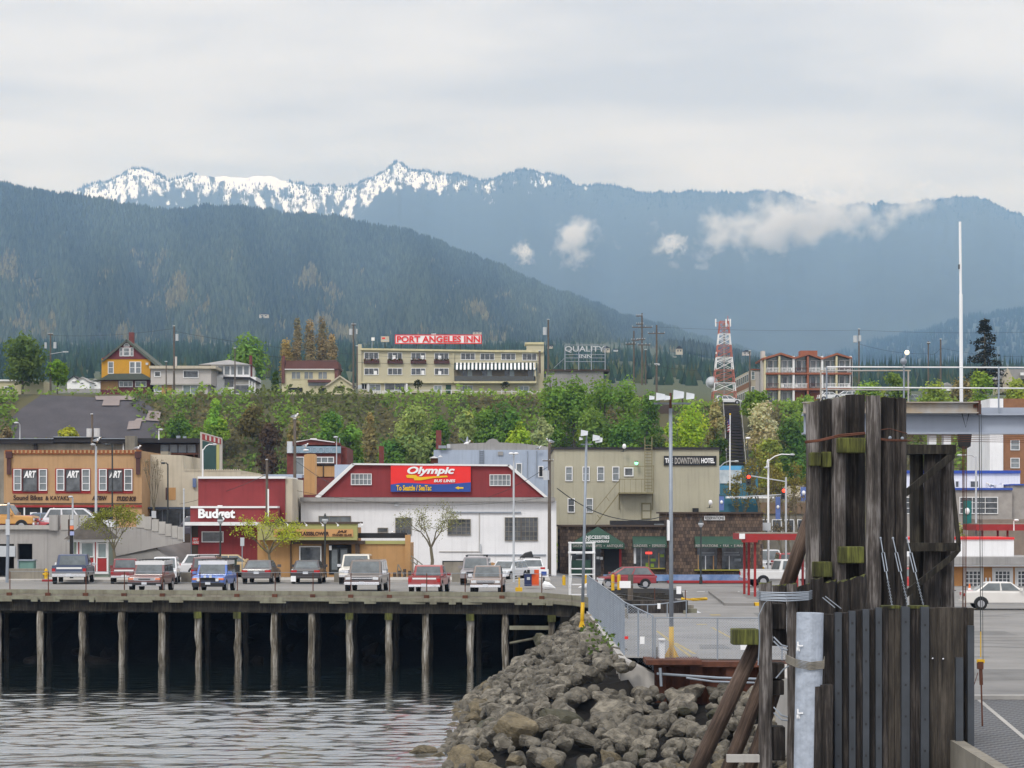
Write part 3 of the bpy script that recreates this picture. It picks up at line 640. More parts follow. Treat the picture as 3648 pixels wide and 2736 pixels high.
single(MB().pb(2410,2427,2089,2116,116.9,.02), 'notice_board', 'white notice on the railing end beside the tall lamp post', 'sign', M['whiteclean'])
# boulders under the pier and on the breakwater
def rock_mesh(i):
    r_ = random.Random(100+i); bm = bmesh.new(); bmesh.ops.create_icosphere(bm, subdivisions=3, radius=1)
    for k in range(17):
        n = Vector((r_.gauss(0,1), r_.gauss(0,1), r_.gauss(0,1))).normalized(); d = r_.uniform(.46, .84)
        for v_ in bm.verts:
            q = v_.co.dot(n)
            if q > d: v_.co -= n*(q-d)*.97
    off = Vector((r_.uniform(0,50),)*3)
    from mathutils import noise
    for v_ in bm.verts: v_.co *= 1+.13*noise.noise(v_.co*1.6+off)+.06*noise.noise(v_.co*4+off)+.03*noise.noise(v_.co*9+off)
    for v_ in bm.verts: v_.co.x *= 1.15+.25*((i*37)%5)/5; v_.co.z *= .8
    me = bpy.data.meshes.new('boulder'); bm.to_mesh(me); bm.free(); 
    me.materials.append(M['rock']); me.polygons.foreach_set('use_smooth', [False]*len(me.polygons)); return me
M['rock'] = mat('boulder_rock', C(100,95,86,.7), .9, .5, 2.2, col2=C(164,156,140,.72), bump=1.0, bscale=9, rnd=.3)
M['rock_tan'] = mat('barnacled_rock', C(134,122,98,.62), .9, .45, 2.4, bump=1.0, bscale=9, rnd=.15)
M['rock_moss'] = mat('weedy_rock', C(82,82,52,.6), .9, .5, 1.6, col2=C(118,114,96,.6), bump=.7, bscale=8, rnd=.15)
M['rock_wet_shaded'] = mat('wet_shaded_rock', C(52,46,42,.5), .8, .4, 1.5, bump=.6, bscale=8)  # wet rock, with the shade under the pier darkened into its colour
ROCKS = [rock_mesh(i) for i in range(12)]
def lo(i):
    bm = bmesh.new(); bmesh.ops.create_icosphere(bm, subdivisions=2, radius=1); q = random.Random(i)
    for k in range(9):
        n = Vector((q.gauss(0,1), q.gauss(0,1), q.gauss(0,1))).normalized(); d = q.uniform(.5, .85)
        for v_ in bm.verts:
            e = v_.co.dot(n)
            if e > d: v_.co -= n*(e-d)
    bm.verts.ensure_lookup_table(); r = ([v_.co.copy() for v_ in bm.verts], [[v_.index for v_ in f_.verts] for f_ in bm.faces]); bm.free(); return r
ROCKS_LO = [lo(i) for i in range(6)]
def rock(x, y, z, s, label, group, m=None, r_=rng):
    me = r_.choice(ROCKS)
    if m:
        key = me.name+m; me2 = bpy.data.meshes.get(key)
        if not me2: me2 = me.copy(); me2.name = key; me2.materials[0] = M[m]
        me = me2
    o = link(bpy.data.objects.new('boulder', me)); o.location = (x, y, z); o.scale = (s*r_.uniform(.85,1.25), s*r_.uniform(.85,1.25), s*r_.uniform(.75,1.1))
    o.rotation_euler = (r_.uniform(-.5,.5), r_.uniform(-.5,.5), r_.uniform(0,6.28)); return tag(o, label, 'boulder', group)
def Rz(x, y):
    left = (x+2.1)/5.6*2.9 if y < 98 else (x+2.1-(y-98)*.11)/(5.6-(y-98)*.11)*2.9
    front = 1.9*(y-70.5)/8.5
    if x > 4.2: return min(front, 1.95)
    return min(left, front if y < 79 else 9, 2.75)
rb = MB(); gx = [-4.4+.6*i for i in range(36)]; gyy = [64+.9*i for i in range(66)]
for y in gyy:
    for x in gx: rb.v.append((x, y, Rz(x, y)-.55+.15*math.sin(x*5+y*3)))
for j in range(len(gyy)-1):
    for i in range(len(gx)-1):
        if gx[i] > 4.1 and gyy[j] > 79.6: continue
        if gyy[j] > 117: continue
        rb.f.append([j*len(gx)+i, j*len(gx)+i+1, (j+1)*len(gx)+i+1, (j+1)*len(gx)+i]); rb.m.append(0)
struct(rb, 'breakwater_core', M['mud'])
pts = []; r_ = random.Random(12); tries = 0
while len(pts) < 285 and tries < 30000:
    tries += 1
    if r_.random() < .5: x, y = r_.uniform(-2.3, 4.3), r_.uniform(78, 117)
    else: x, y = r_.uniform(-2.0, 12.5), r_.uniform(69, 80)
    z = Rz(x, y)
    if z < -.35 or (x > 4.0 and y > 79.3) : continue
    if y > 98 and x < -2.1+(y-98)*.11: continue
    s = r_.choice([.28,.32,.36,.4,.45,.5,.6])*(1.05 if y < 80 else 1.0)
    if any((x-a)**2+((y-b)*.8)**2 < (.6*(s+q))**2 for a, b, q in pts): continue
    pts.append((x, y, s))
for x, y, s in pts:
    z = Rz(x, y)-.2*s
    tone = 'rock_tan' if (z < .55 and r_.random() < .5) else ('rock_moss' if (.3 < z < 1.4 and r_.random() < .16) else None)
    lb = {None: 'grey angular boulder piled on the breakwater slope', 'rock_tan': 'barnacle crusted tan boulder near the waterline of the breakwater', 'rock_moss': 'boulder with olive green weed on the breakwater slope'}[tone]
    rock(x, y, z, s, lb, {None: 'grey boulders of the breakwater', 'rock_tan': 'barnacled boulders at the waterline', 'rock_moss': 'weedy boulders of the breakwater'}[tone], tone, r_)
for px, py, Y, s, lb, m in [(1850,2570,74.5,.8,'large flat topped tan boulder, biggest at the breakwater tip','rock_tan'),(2010,2555,76,.8,'big dark overhanging boulder in the middle of the rock pile','rock_moss'),(2185,2500,78,.85,'long pale grey slab boulder below the concrete wall end',None),
                            (2290,2455,79,.6,'rounded dark boulder against the rusty sheet pile wall',None),(2165,2440,83,.6,'dark boulder wedged against the foot of the concrete wall end',None),(2120,2400,86,.55,'grey boulder just left of the concrete wall end',None),(2205,2465,80.5,.5,'squat boulder at the corner below the fence end',None),(1505,2670,77,.42,'small dark rock alone in the water off the breakwater tip','rock_tan'),(1560,2690,76,.35,'low flat rock just breaking the water surface','rock_tan')]:
    rock(X(px, Y), Y, max(-.1, Z(py, Y)-.25*s), s, lb, None, m, r_)
rub = MB()
for i in range(900):
    if r_.random() < .5: x, y = r_.uniform(-2.8, 4.2), r_.uniform(78, 117)
    else: x, y = r_.uniform(-2.5, 12.5), r_.uniform(69, 80)
    z = Rz(x, y)
    if z < -.25 or (x > 4.0 and y > 79.3): continue
    me = r_.choice(ROCKS_LO); s = r_.uniform(.12, .3); mt = Matrix.Translation((x, y, z-.02))@Matrix.Rotation(r_.uniform(0,6.28), 4, Vector((r_.gauss(0,1),r_.gauss(0,1),r_.gauss(0,1))).normalized())@Matrix.Scale(s, 4)
    rub.add([mt@v_ for v_ in me[0]], me[1])
o = rub.build('rubble', M['rock']); tag(o, 'small broken stones filling gaps between the breakwater boulders', 'rubble', kind='stuff')
for i in range(34):
    x = r_.uniform(-28, 3); Y = r_.uniform(123.5, 131); rock(x, Y, max(-.1, (Y-125.5)*.33-.1), r_.uniform(.3, .8), 'shadowed boulder on the bank under the pier', 'boulders under the pier', 'rock_wet_shaded', r_)
r2 = np.random.default_rng(9); n = 130
pp = np.c_[r2.uniform(2.9, 4.0, n), r2.uniform(84, 104, n), np.zeros(n)]; pp[:,2] = [Rz(a, b)+r2.random()*.55 for a, b in pp[:,:2]]
V, Fc, cl = leafquads(pp, unit(r2.normal(size=(n,3))), np.full(n, .10), np.array(C(104,126,62,.75))[None]*r2.uniform(.6,1.3,(n,1)), r2)
tag(npmesh('weeds', V, Fc, cl, M['leaf']), 'bright green weeds growing along the foot of the chain link fence', 'weeds', kind='stuff')
# ================================================================== lot edge: sheet piles, concrete wall, fences, lamps
sp = thing('sheet_pile_wall', 'rusty corrugated sheet pile wall under the lot edge', 'wall', (8, 80, 0))
mb = MB(); prof = []; x = 4.9; k = 0
while x < 14:
    dy = -.0 if k % 2 else .38; prof += [(x, 80.2-(x-4)*.1-dy), (x+.42, 80.2-(x-4)*.1-dy)]; x += .62; k += 1
for (a, b), (c, d) in zip(prof, prof[1:]): mb.add([(a,b,-.5),(c,d,-.5),(c,d,2.68),(a,b,2.68)], [(0,1,2,3)])
mb.build('sheet', M['rust'], sp)
MB().add([(4.9,79.62,2.68),(14,78.7,2.68),(14,80,2.68),(4.9,80.6,2.68),(4.9,79.62,2.86),(14,78.7,2.86),(14,80,2.86),(4.9,80.6,2.86)], [(0,1,5,4),(1,2,6,5),(2,3,7,6),(3,0,4,7),(4,5,6,7)]).build('wale', M['rust'], sp)
pm = MB(); pm.tube([(X(2340,79.2),79.2,Z(2400,79.2)),(X(2560,78.9),78.9,Z(2415,78.9)),(X(2760,78.5),78.5,Z(2421,78.5))], .045, 6); pm.tube([(X(2445,78.9),78.9,Z(2415,78.9)),(X(2540,78.7),78.7,Z(2428,78.7)),(X(2740,78.4),78.4,Z(2434,78.4))], .035, 6)
pm.tube([(X(2352,79),79,Z(2380,79)),(X(2356,79),79,Z(2445,79))], .05, 6)
tag(pm.build('service_pipe', M['galv']), 'grey service pipes bracketed along the rusty sheet pile wall', 'pipe')
cw = MB(); cw.add([(3.75,79.6,.9),(4.9,79.5,.9),(4.9,79.5,2.45),(3.75,79.6,2.95),(3.75,118,2.4),(4.0,118,2.4),(4.0,118,3.0),(3.75,118,3.0),(4.0,81,2.9),(4.9,80.6,2.45),(4.0,81,.9),(4.9,80.6,.9),(3.75,118,.9)],
    [(0,1,2,3),(3,2,9,8),(3,8,6,7),(0,3,7,12),(1,11,9,2)])
single(cw, 'retaining_wall', 'short sloping concrete wall end beside the boulders', 'wall', M['concrete'])
def chain_mat():
    m = bpy.data.materials.new('chain_link'); m.use_nodes = True; t = m.node_tree; L = t.links.new; b = t.nodes['Principled BSDF']
    b.inputs['Base Color'].default_value = (*C(165,175,188),1); b.inputs['Metallic'].default_value = .2; b.inputs['Roughness'].default_value = .5
    co = t.nodes.new('ShaderNodeTexCoord'); outs = []
    for a in (.785, -.785):
        mp_ = t.nodes.new('ShaderNodeMapping'); mp_.vector_type = 'POINT'; mp_.inputs['Rotation'].default_value = (0, a, 0); L(co.outputs['Object'], mp_.inputs[0])
        wv = t.nodes.new('ShaderNodeTexWave'); wv.bands_direction = 'Z'; wv.inputs['Scale'].default_value = 5; L(mp_.outputs[0], wv.inputs['Vector']); outs.append(wv.outputs['Fac'])
    mxm = t.nodes.new('ShaderNodeMath'); mxm.operation = 'MAXIMUM'; L(outs[0], mxm.inputs[0]); L(outs[1], mxm.inputs[1])
    gt = t.nodes.new('ShaderNodeMath'); gt.operation = 'GREATER_THAN'; gt.inputs[1].default_value = .965; L(mxm.outputs[0], gt.inputs[0])
    tr = t.nodes.new('ShaderNodeBsdfTransparent'); ms = t.nodes.new('ShaderNodeMixShader'); L(gt.outputs[0], ms.inputs[0]); L(tr.outputs[0], ms.inputs[1]); L(b.outputs[0], ms.inputs[2])
    L(ms.outputs[0], t.nodes['Material Output'].inputs[0]); return m
M['chain'] = chain_mat()
def fence(name, label, pts, h, post=.03, skip_mesh=False, every=2.2):
    root = thing(name, label, 'fence', pts[0]); 
    top = []; mesh = MB()
    for a, b in zip(pts, pts[1:]):
        a, b = Vector(a), Vector(b); n = max(1, int((b-a).length/every))
        for i in range(n+(b == Vector(pts[-1]))):
            q = a+(b-a)*i/n; MB().tube([q, q+Vector((0,0,h))], post, 6).build('post', M['galv'], root)
        mesh.add([a+Vector((0,0,.05)), b+Vector((0,0,.05)), b+Vector((0,0,h-.02)), a+Vector((0,0,h-.02))], [(0,1,2,3)])
    MB().tube([Vector(p)+Vector((0,0,h)) for p in pts], post*.8, 6).build('top_rail', M['galv'], root)
    if not skip_mesh: mesh.build('mesh_panel', M['chain'], root)
    return root
fence('chain_link_fence', 'tall grey chain link fence curving along the lot edge above the boulders', [(3.85,118,LOT),(3.85,112,LOT),(3.9,104,LOT),(3.95,96,LOT),(4.0,88,LOT),(4.0,82.5,LOT),(4.9,80.4,LOT-.4)], 1.9, every=1.1)
fence('low_fence', 'low chain link fence on the sheet pile edge in front of the yellow lamp base', [(4.95,79.95,LOT),(7.1,79.8,LOT),(9.3,79.55,LOT),(14,79.0,LOT)], 1.45, .025, every=2.0)
for a, b, c, d, lb, m in [(2225,2238,2267,2277,'small red notice on the low chain link fence','signred'),(2280,2296,2268,2294,'white notice on the low chain link fence left of the lamp','whiteclean'),(2638,2661,2298,2315,'white notice on the low fence below the mossy timber','whiteclean')]:
    single(MB().pb(a, b, c, d, 79.5, .03), 'notice_board', lb, 'sign', M[m])
k = thing('valve_box', 'narrow white service box standing at the lot edge', 'box', (X(2359,80), 80, LOT)); part(k, 'body', 'whiteclean', (2350,2368,2280,2348,80,.3)); part(k, 'lid', 'trim', (2347,2370,2276,2281,79.9,.45)); part(k, 'handle', 'iron', (2339,2342,2305,2348,79.9,.06))
def ramp_rail():
    root = thing('ramp_handrail', 'thin pale handrail descending beside the dark ramp wall', 'railing', (6, 113, LOT)); Y = 112
    for a, ya, yb in [(2236,2156,2216),(2307,2155,2214),(2377,2150,2208),(2445,2140,2206)]: MB().pt((a,ya),(a,yb),Y,4).build('post', M['galv'], root)
    mb = MB(); mb.pt((2236,2155),(2330,2154),Y,4); mb.pt((2330,2154),(2445,2140),Y,4); mb.build('rail', M['galv'], root)
ramp_rail()
single(MB().pb(2342,2353,2149,2169,111.8,.03), 'notice_board', 'white notice hung on the handrail by the ramp wall', 'sign', M['whiteclean'])
cb = MB(); Y = 111; cb.prism([(2118,2190),(2150,2172),(2235,2170),(2240,2235),(2160,2232),(2118,2215)], Y, 2.5)
single(cb, 'concrete_block', 'mossy concrete bulkhead block behind the chain link fence', 'block', M['concrete_dk'])
rw = MB(); rw.add([(4.0,116.3,LOT),(8.9,116.9,LOT),(8.9,116.9,LOT+.62),(4.0,116.3,3.55),(4.0,117.3,LOT),(8.9,117.6,LOT),(8.9,117.6,LOT+.62),(4.0,117.3,3.55)], [(0,1,2,3),(3,2,6,7),(1,5,6,2),(0,3,7,4)])
single(rw, 'ramp_wall', 'dark stained wall between the pier end and the lower lot', 'wall', M['wood_dk'])
single(MB().pb(2436,2446,2176,2206,116,.4), 'yellow_post', 'stubby yellowish post at the end of the pier curb', 'post', M['curb'])
# tall grey lamp posts with yellow bases
def flood(px, py, Y, parent, name='floodlight', s=1.0, tilt=.4):
    x, z = X(px, Y), Z(py, Y); k = s*Y/F; mb = MB()
    mb.add([(x-13*k,Y-.35,z-12*k),(x+13*k,Y-.35,z-9*k),(x+15*k,Y-.2,z+7*k),(x-11*k,Y-.2,z+12*k),(x-9*k,Y+.25,z-5*k),(x+9*k,Y+.25,z-4*k),(x+10*k,Y+.25,z+6*k),(x-8*k,Y+.25,z+9*k)], [(0,1,2,3),(7,6,5,4),(0,4,5,1),(1,5,6,2),(2,6,7,3),(3,7,4,0)])
    o = mb.build(name, M['can'], parent); 
    return o
lp = thing('lamp_post', 'tall grey lamp post with long yellow base on the sheet pile edge', 'lamp post', (X(2390,80.3), 80.3, LOT)); Y = 80.3
MB().tube([(X(2392,Y),Y,LOT+.35),(X(2389,Y),Y,Z(1455,Y))], [.078,.06], 10).build('pole', M['galv'], lp, smooth=True)
MB().tube([(X(2392,Y),Y,LOT+.05),(X(2392,Y),Y,Z(2232,Y))], [.088,.084], 10).build('yellow_sleeve', M['yellow'], lp, smooth=True)
mb = MB(); x = X(2392,Y)
for a in range(4):
    c, s_ = math.cos(a*1.571+.4), math.sin(a*1.571+.4); mb.add([(x+c*.08,Y+s_*.08,LOT+.45),(x+c*.29,Y+s_*.29,LOT+.06),(x+c*.08,Y+s_*.08,LOT+.06),(x+c*.08-s_*.02,Y+s_*.08+c*.02,LOT+.45),(x+c*.29-s_*.02,Y+s_*.29+c*.02,LOT+.06)], [(0,1,2),(3,4,1,0),(3,2,4)])
mb.build('base_gusset', M['yellow'], lp); MB().box(x-.95,x+.95,79.0,81.0,LOT-.12,LOT+.04).build('base_platform', M['rust'], lp)
MB().pb(2330,2462,1434,1440,Y,.12).build('crossarm', M['galv'], lp); MB().pt((2388,1455),(2389,1400),Y,9).build('mast_top', M['rust'], lp)
for q in [(2350,1414,1.2),(2374,1418,.8),(2414,1407,1.45),(2456,1412,1.1),(2320,1418,.7)]: flood(q[0], q[1], Y-.1, lp, s=q[2])
MB().pb(2378,2386,1855,1925,Y-.2,.02).build('vertical_sign', M['whiteclean'], lp)
lp = thing('lamp_post', 'slim grey lamp post with yellow base at the fence corner by the pier', 'lamp post', (X(2075,104), 104, 2.9)); Y = 104
MB().tube([(X(2074,Y),Y,Z(2225,Y)),(X(2089,Y),Y,Z(1570,Y))], [.075,.055], 8).build('pole', M['galv'], lp, smooth=True)
MB().tube([(X(2073,Y),Y,Z(2236,Y)),(X(2076,Y),Y,Z(2146,Y))], [.09,.085], 8).build('yellow_sleeve', M['yellow'], lp, smooth=True)
mb = MB(); mb.prism([(2062,2236),(2084,2236),(2080,2215),(2068,2215)], Y-.25, .5); mb.build('base_gusset', M['yellow'], lp); part(lp, 'base_platform', 'concrete_dk', (2055,2092,2236,2243,Y-.5,1.2))
part(lp, 'crossarm', 'galv', (2070,2112,1581,1585,Y,.1)); MB().pt((2089,1570),(2090,1552),Y,6).build('mast_top', M['galv'], lp)
for q in [(2080,1543),(2122,1560),(2132,1567),(2069,1563)]: flood(q[0], q[1], Y, lp, s=.95 if q[0] != 2069 else .5)
# ================================================================== timber dolphin in the foreground
dol = thing('mooring_dolphin', 'cluster of tall weathered timber piles bound with rusty wire rope, mossy blocks between', 'dolphin', (X(3050,54), 54, 0))
def dpile(px0, px1, yt, yb, Y, m, sd, name='pile', slant=0, root=dol):
    q = random.Random(sd); x = X((px0+px1)/2, Y); r = (px1-px0)/2*Y/F; zt, zb = Z(yt, Y), Z(yb, Y); n = 8; k = 14; mb = MB()
    for i in range(n+1):
        t = i/n; z = zb+(zt-zb)*t; cx = x+q.uniform(-.012, .012); rad = r*(1.02-.06*t)
        for j in range(k):
            a = 2*math.pi*j/k; rj = rad*(1+.05*math.sin(j*2.7+sd)+.02*q.uniform(-1,1))
            zz_ = z+(slant*math.cos(a)*r+.03*q.uniform(-1,1) if i == n else 0)
            mb.v.append((cx+rj*math.cos(a), Y+rj*math.sin(a), zz_))
    for i in range(n):
        for j in range(k): mb.f.append([i*k+j, i*k+(j+1)%k, (i+1)*k+(j+1)%k, (i+1)*k+j]); mb.m.append(0)
    mb.f.append([n*k+j for j in range(k)]); mb.m.append(1)
    return mb.build(name, [M[m], M['moss']], root)
for a in [(2871,2922,1430,2300,54.0,'wood',1,.3),(2920,2964,1425,2300,54.3,'wood_dk',2,.2),(2962,3013,1416,2300,54.0,'wood',3,.2),(3008,3083,1408,2300,54.6,'wood_dk',4,.1),
          (3083,3138,1411,2300,53.7,'wood',5,-.05),(3136,3190,1416,2300,54.0,'wood_dk',6,.05),(3187,3230,1418,2300,54.0,'wood_dk',7,.05)]:
    dpile(*a[:7], slant=a[7])
def block(px0, px1, y0, y1, Y, m='moss', d=.55, root=dol, name='chock_block'):
    mb = MB(); mb.pb(px0, px1, y0, y1, Y, d); return mb.build(name, M[m], root, bevel=.03)
block(2985,3083,1559,1613,53.6); block(2887,2925,1611,1660,53.55); block(2928,2963,1609,1664,53.7); block(2988,3079,1947,2007,53.6); block(2897,2966,2001,2056,53.6)
mb = MB()
def rope(pts, Y, r=.02, n=5): mb.tube([(X(a,Y-d),Y-d,Z(b,Y-d)) for a, b, d in pts], r, n)
rope([(2868,1577,.25),(2920,1571,.42),(2990,1555,.5),(3083,1545,.5)], 53.8); rope([(2868,1573,.25),(2925,1566,.42),(2990,1549,.5),(3083,1541,.5)], 53.8)
rope([(3138,1531,.4),(3170,1527,.45),(3232,1545,.4)], 53.8, .012); rope([(3138,1562,.4),(3160,1566,.45),(3232,1567,.4)], 53.8, .015); rope([(3138,1566,.4),(3160,1570,.45),(3232,1571,.4)], 53.8, .015)
mb.build('wire_rope', M['rust'], dol)
for a, b in [(3168,1560),(3212,1562)]: MB().ball((X(a,53.5), 53.4, Z(b,53.5)), .04).build('shackle', M['galv'], dol)
# three tension chains with turnbuckles
for a, ya, b, yb in [(3137,1917,3178,2158),(3181,1917,3235,2158),(3231,1917,3291,2163)]:
    ch = MB(); Y0c, Y1c = 53.55, 52.2
    P0, P1 = Vector((X(a,Y0c), Y0c, Z(ya,Y0c))), Vector((X(b,Y1c), Y1c, Z(yb,Y1c))); d = (P1-P0)
    ch.ball(tuple(P0), .03); q1, q2 = P0+d*.22, P0+d*.5; side = Vector((.03,0,.004))
    ch.tube([P0, q1], .014, 5); ch.tube([q1-side, q2-side], .013, 5); ch.tube([q1+side, q2+side], .013, 5); ch.tube([q2, P0+d*.62], .014, 5)
    for i in range(16):
        c0, c1 = P0+d*(.62+.38*i/16), P0+d*(.62+.38*(i+1.25)/16); s_ = Vector((.022,0,0)) if i % 2 else Vector((.006,.02,0))
        ch.tube([c0, (c0+c1)/2+s_, c1, (c0+c1)/2-s_, c0], .008, 4, cap=False)
    ch.build('tension_chain', M['galv'], dol)
# lower front pile group, wire lashed
low = thing('mooring_dolphin', 'shorter wire lashed timber pile group left of the plank fender wall', 'dolphin', (X(2800,52.5), 52.5, 0))
for a in [(2703,2752,2076,3050,52.5,'wood',11,.1),(2750,2804,2085,2300,53.2,'wood_dk',12,.1),(2804,2842,2080,3050,52.3,'wood',13,.05),(2838,2890,2084,3050,52.7,'wood_dk',14,.3)]: dpile(*a[:7], slant=a[7], root=low)
for a, b, c, d in [(2744,2800,2150,2242),(2738,2796,2362,2420),(2742,2794,2424,2476),(2738,2798,2590,2710)]: block(a, b, c, d, 52.6, 'wood_dk', .5, low)
block(2610,2704,2242,2298,52.3,'moss',.6,low,'moss_beam')
mb = MB()
for i in range(6):
    z = 2110+i*5.5; mb.tube([(X(2701,52.3),52.5,Z(z-5,52.3)),(X(2712,52.1),52.1,Z(z,52.1)),(X(2800,52),52,Z(z+2+2*(i%2),52)),(X(2880,52.1),52.1,Z(z-1,52.1)),(X(2892,52.6),52.6,Z(z-6,52.6))], .016, 5)
mb.build('wire_lashing', M['galv'], low); mb = MB()
for k, (y0, y1) in enumerate([(2270,2310),(2285,2322),(2520,2560),(2540,2572)]):
    mb.tube([(X(2757,52.4),52.4,Z(y0,52.4)),(X(2785,52.2),52.2,Z((y0+y1)/2+8,52.2)),(X(2806,52.2),52.2,Z(y1-6,52.2))], .02, 5)
mb.tube([(X(2704,52),52,Z(2190,52)),(X(2722,52),52,Z(2150,52)),(X(2735,52.1),52.1,Z(2138,52.1))], .012, 4); mb.tube([(X(2703,52),52,Z(2190,52)),(X(2706,52),52,Z(2280,52)),(X(2701,52),52,Z(2370,52))], .012, 4)
mb.tube([(X(2764,51.9),51.9,Z(2416,51.9)),(X(2790,51.9),51.9,Z(2385,51.9)),(X(2810,51.9),51.9,Z(2372,51.9))], .018, 4)
mb.tube([(X(2930,52),52,Z(2128,52)),(X(2975,51.9),51.9,Z(2165,51.9))], .013, 4); mb.tube([(X(2940,52),52,Z(2124,52)),(X(2997,51.9),51.9,Z(2168,51.9))], .013, 4)
mb.build('loose_wire', M['galv'], low)
for i, a in enumerate([(2885,2935,2060),(2925,2983,2072),(2980,3032,2070),(3028,3086,2056)]): dpile(a[0], a[1], a[2], 2400, 52.9, 'wood_dk', 30+i, slant=.25, root=low)
# raking logs
for a, b, c, d, Y0c, Y1c, r, lb in [(2905,1790,2795,2110,54.9,55.0,.175,'short raking log high between the dolphin and the red shelter'),(2705,2270,2440,2830,52.8,54,.19,'long brown raking log leaning down to the boulders'),(2735,2380,2560,2830,53.0,54,.17,'second raking log in shade behind the long one'),(2760,2470,2640,2830,53.4,54,.15,'darkest raking log close against the lashed piles')]:
    p0, p1 = Vector((X(c,Y1c),Y1c,Z(d,Y1c))), Vector((X(a,Y0c),Y0c,Z(b,Y0c))); ln = (p1-p0).length
    o = single(MB().tube([(0,0,0),(.02,0,ln*.5),(0,0,ln)], [r*1.05, r, r*.92], 14), 'raking_pile', lb, 'timber pile', M['log'], smooth=True)
    o.location = p0; o.rotation_euler = (p1-p0).to_track_quat('Z', 'Y').to_euler()
single(MB().pb(2590,2706,2690,2716,51.6,.2), 'plank', 'pale plank fixed level across the raking logs', 'plank', M['concrete'])
# plank fender wall with steel rubbing strips
fen = thing('fender_wall', 'wall of vertical timber planks with steel rubbing strips in front of the tall piles', 'fender', (X(3200,51.5), 51.5, 0)); Y = 51.5
def ytop(px): return float(np.interp(px, [2930,2990,3090,3160,3470], [2190,2184,2172,2163,2166]))
cols_ = [(2934,2974,'wood_dk'),(2974,3000,'s'),(3000,3024,'wood_dk'),(3024,3049,'s'),(3049,3073,'wood_dk'),(3073,3098,'s'),(3098,3119,'wood_dk'),(3119,3143,'s'),(3143,3164,'wood_dk'),(3164,3187,'wood_br'),(3187,3211,'wood_br'),(3211,3242,'s'),(3242,3262,'wood_dk'),(3262,3280,'wood_dk'),(3280,3311,'s'),(3311,3342,'wood_br'),(3342,3392,'wood_br'),(3392,3434,'wood_br'),(3434,3447,'wood_dk'),(3447,3470,'wood_br')]
M['strip'] = mat('steel_strip', C(92,97,104,.52), .5, .2, 2.0, metal=.3, streak=.4)
for i, (a, b, k) in enumerate(cols_):
    yt = ytop((a+b)/2); mb = MB()
    if k == 's':
        mb.mi = 0; mb.pb(a+1, b-1, yt-2, 3060, Y-.16, .15); mb.mi = 1
        for j in range(6):
            yy = 2205+j*112+(i*37)%50; mb.pb((a+b)/2-3.5, (a+b)/2+3.5, yy, yy+8, Y-.166, .01)
        mb.build('rubbing_strip', [M['strip'], M['black']], fen)
        MB().pb(a+1, b-1, yt+3, 3060, Y, .3).build('plank', M['wood_dk'], fen)
    else:
        mb.pb(a+.7, b-.7, yt+random.Random(i).uniform(-2,2), 3060, Y-.02*(i%3), .3); mb.build('plank', M[k], fen)
for a, b, yt in [(3406,3432,2343),(3448,3471,2229)]: MB().pb(a, b, yt, 3060, Y-.22, .15).build('rubbing_strip', M['strip'], fen)
mb = MB()
for a, b in cols_[9:12] and [(3143,3211),(3242,3311)]: mb.pb(a, b, 2158, 2168, Y-.03, .36)
mb.build('moss_top', M['moss'], fen)
for a, b in [(3322,2345),(3360,2347)]: MB().ball((X(a,Y-.05), Y-.05, Z(b,Y)), .025).build('bolt', M['chrome'], fen)
# white steel tide gauge pile
gz = thing('steel_pile', 'pale grey steel pile with white paint marks in front of the plank wall', 'pile', (X(2886,51), 51, 0)); Y = 51
M['gauge'] = mat('galvanised_pile', C(176,184,196,.85), .55, .2, 3.5, streak=.3, bump=.3, bscale=12)
MB().tube([(X(2886,Y),Y,Z(2183,Y)),(X(2870,Y),Y,Z(3060,Y))], [.30,.30], 24).build('tube', M['gauge'], gz, smooth=False)
mb = MB()
for yy in (2298, 2538):
    mb.pb(2841,2861,yy,yy+5,Y-.27,.02); mb.pb(2840,2845,yy-12,yy+18,Y-.25,.02); mb.pb(2838,2850,yy+8,yy+22,Y-.22,.02)
mb.build('paint_mark', M['whiteclean'], gz)
mb = MB()
for i in range(6): mb.tube([(X(2801,51.2),51.3,Z(2334+i*5,51.2)),(X(2836,50.68),50.68,Z(2350+i*5,50.7)),(X(2886,50.66),50.66,Z(2360+i*5,50.7)),(X(2934,50.75),50.75,Z(2356+i*5,50.7)),(X(2937,51.3),51.3,Z(2340+i*5,51.2))], .014, 5)
mb.build('wire_lashing', M['concrete_dk'], gz)
sp2 = MB(); sp2.pb(2922,2966,2440,3060,50.8,.3); sp2.pb(2896,2926,2446,3060,50.72,.25)
single(sp2, 'fender_plank', 'short dark timber fender bolted over the steel pile base', 'plank', M['wood_dk'])
# rear dark frame carrying the gantry
fr = thing('pile_bent', 'dark timber frame of piles and cross braces under the steel beam', 'pile frame', (X(3320,59), 59, 0)); Y = 59
for i, a in enumerate([(3240,3291,1612,2300,'beam'),(3290,3348,1612,2300,'wood_dk'),(3347,3400,1612,2300,'wood')]): dpile(a[0], a[1], a[2], a[3], Y+.3*(1-i%2), a[4], 60+i, root=fr)
for q in [(3228,3406,1584,1617,Y-.35,.9),(3234,3423,1934,1964,Y-.45,.4)]: MB().pb(*q).build('cap_beam', M['beam'], fr)
MB().prism([(3232,1740),(3380,1618),(3402,1618),(3402,1632),(3232,1768)], Y-.6, .15).build('cross_brace', M['beam'], fr)
MB().prism([(3232,2100),(3405,1962),(3423,1962),(3400,1990),(3232,2128)], Y-.6, .15).build('cross_brace', M['beam'], fr)
MB().prism([(3398,1700),(3424,1938),(3410,1938),(3397,1800)], Y-.5, .15).build('cross_brace', M['beam'], fr)
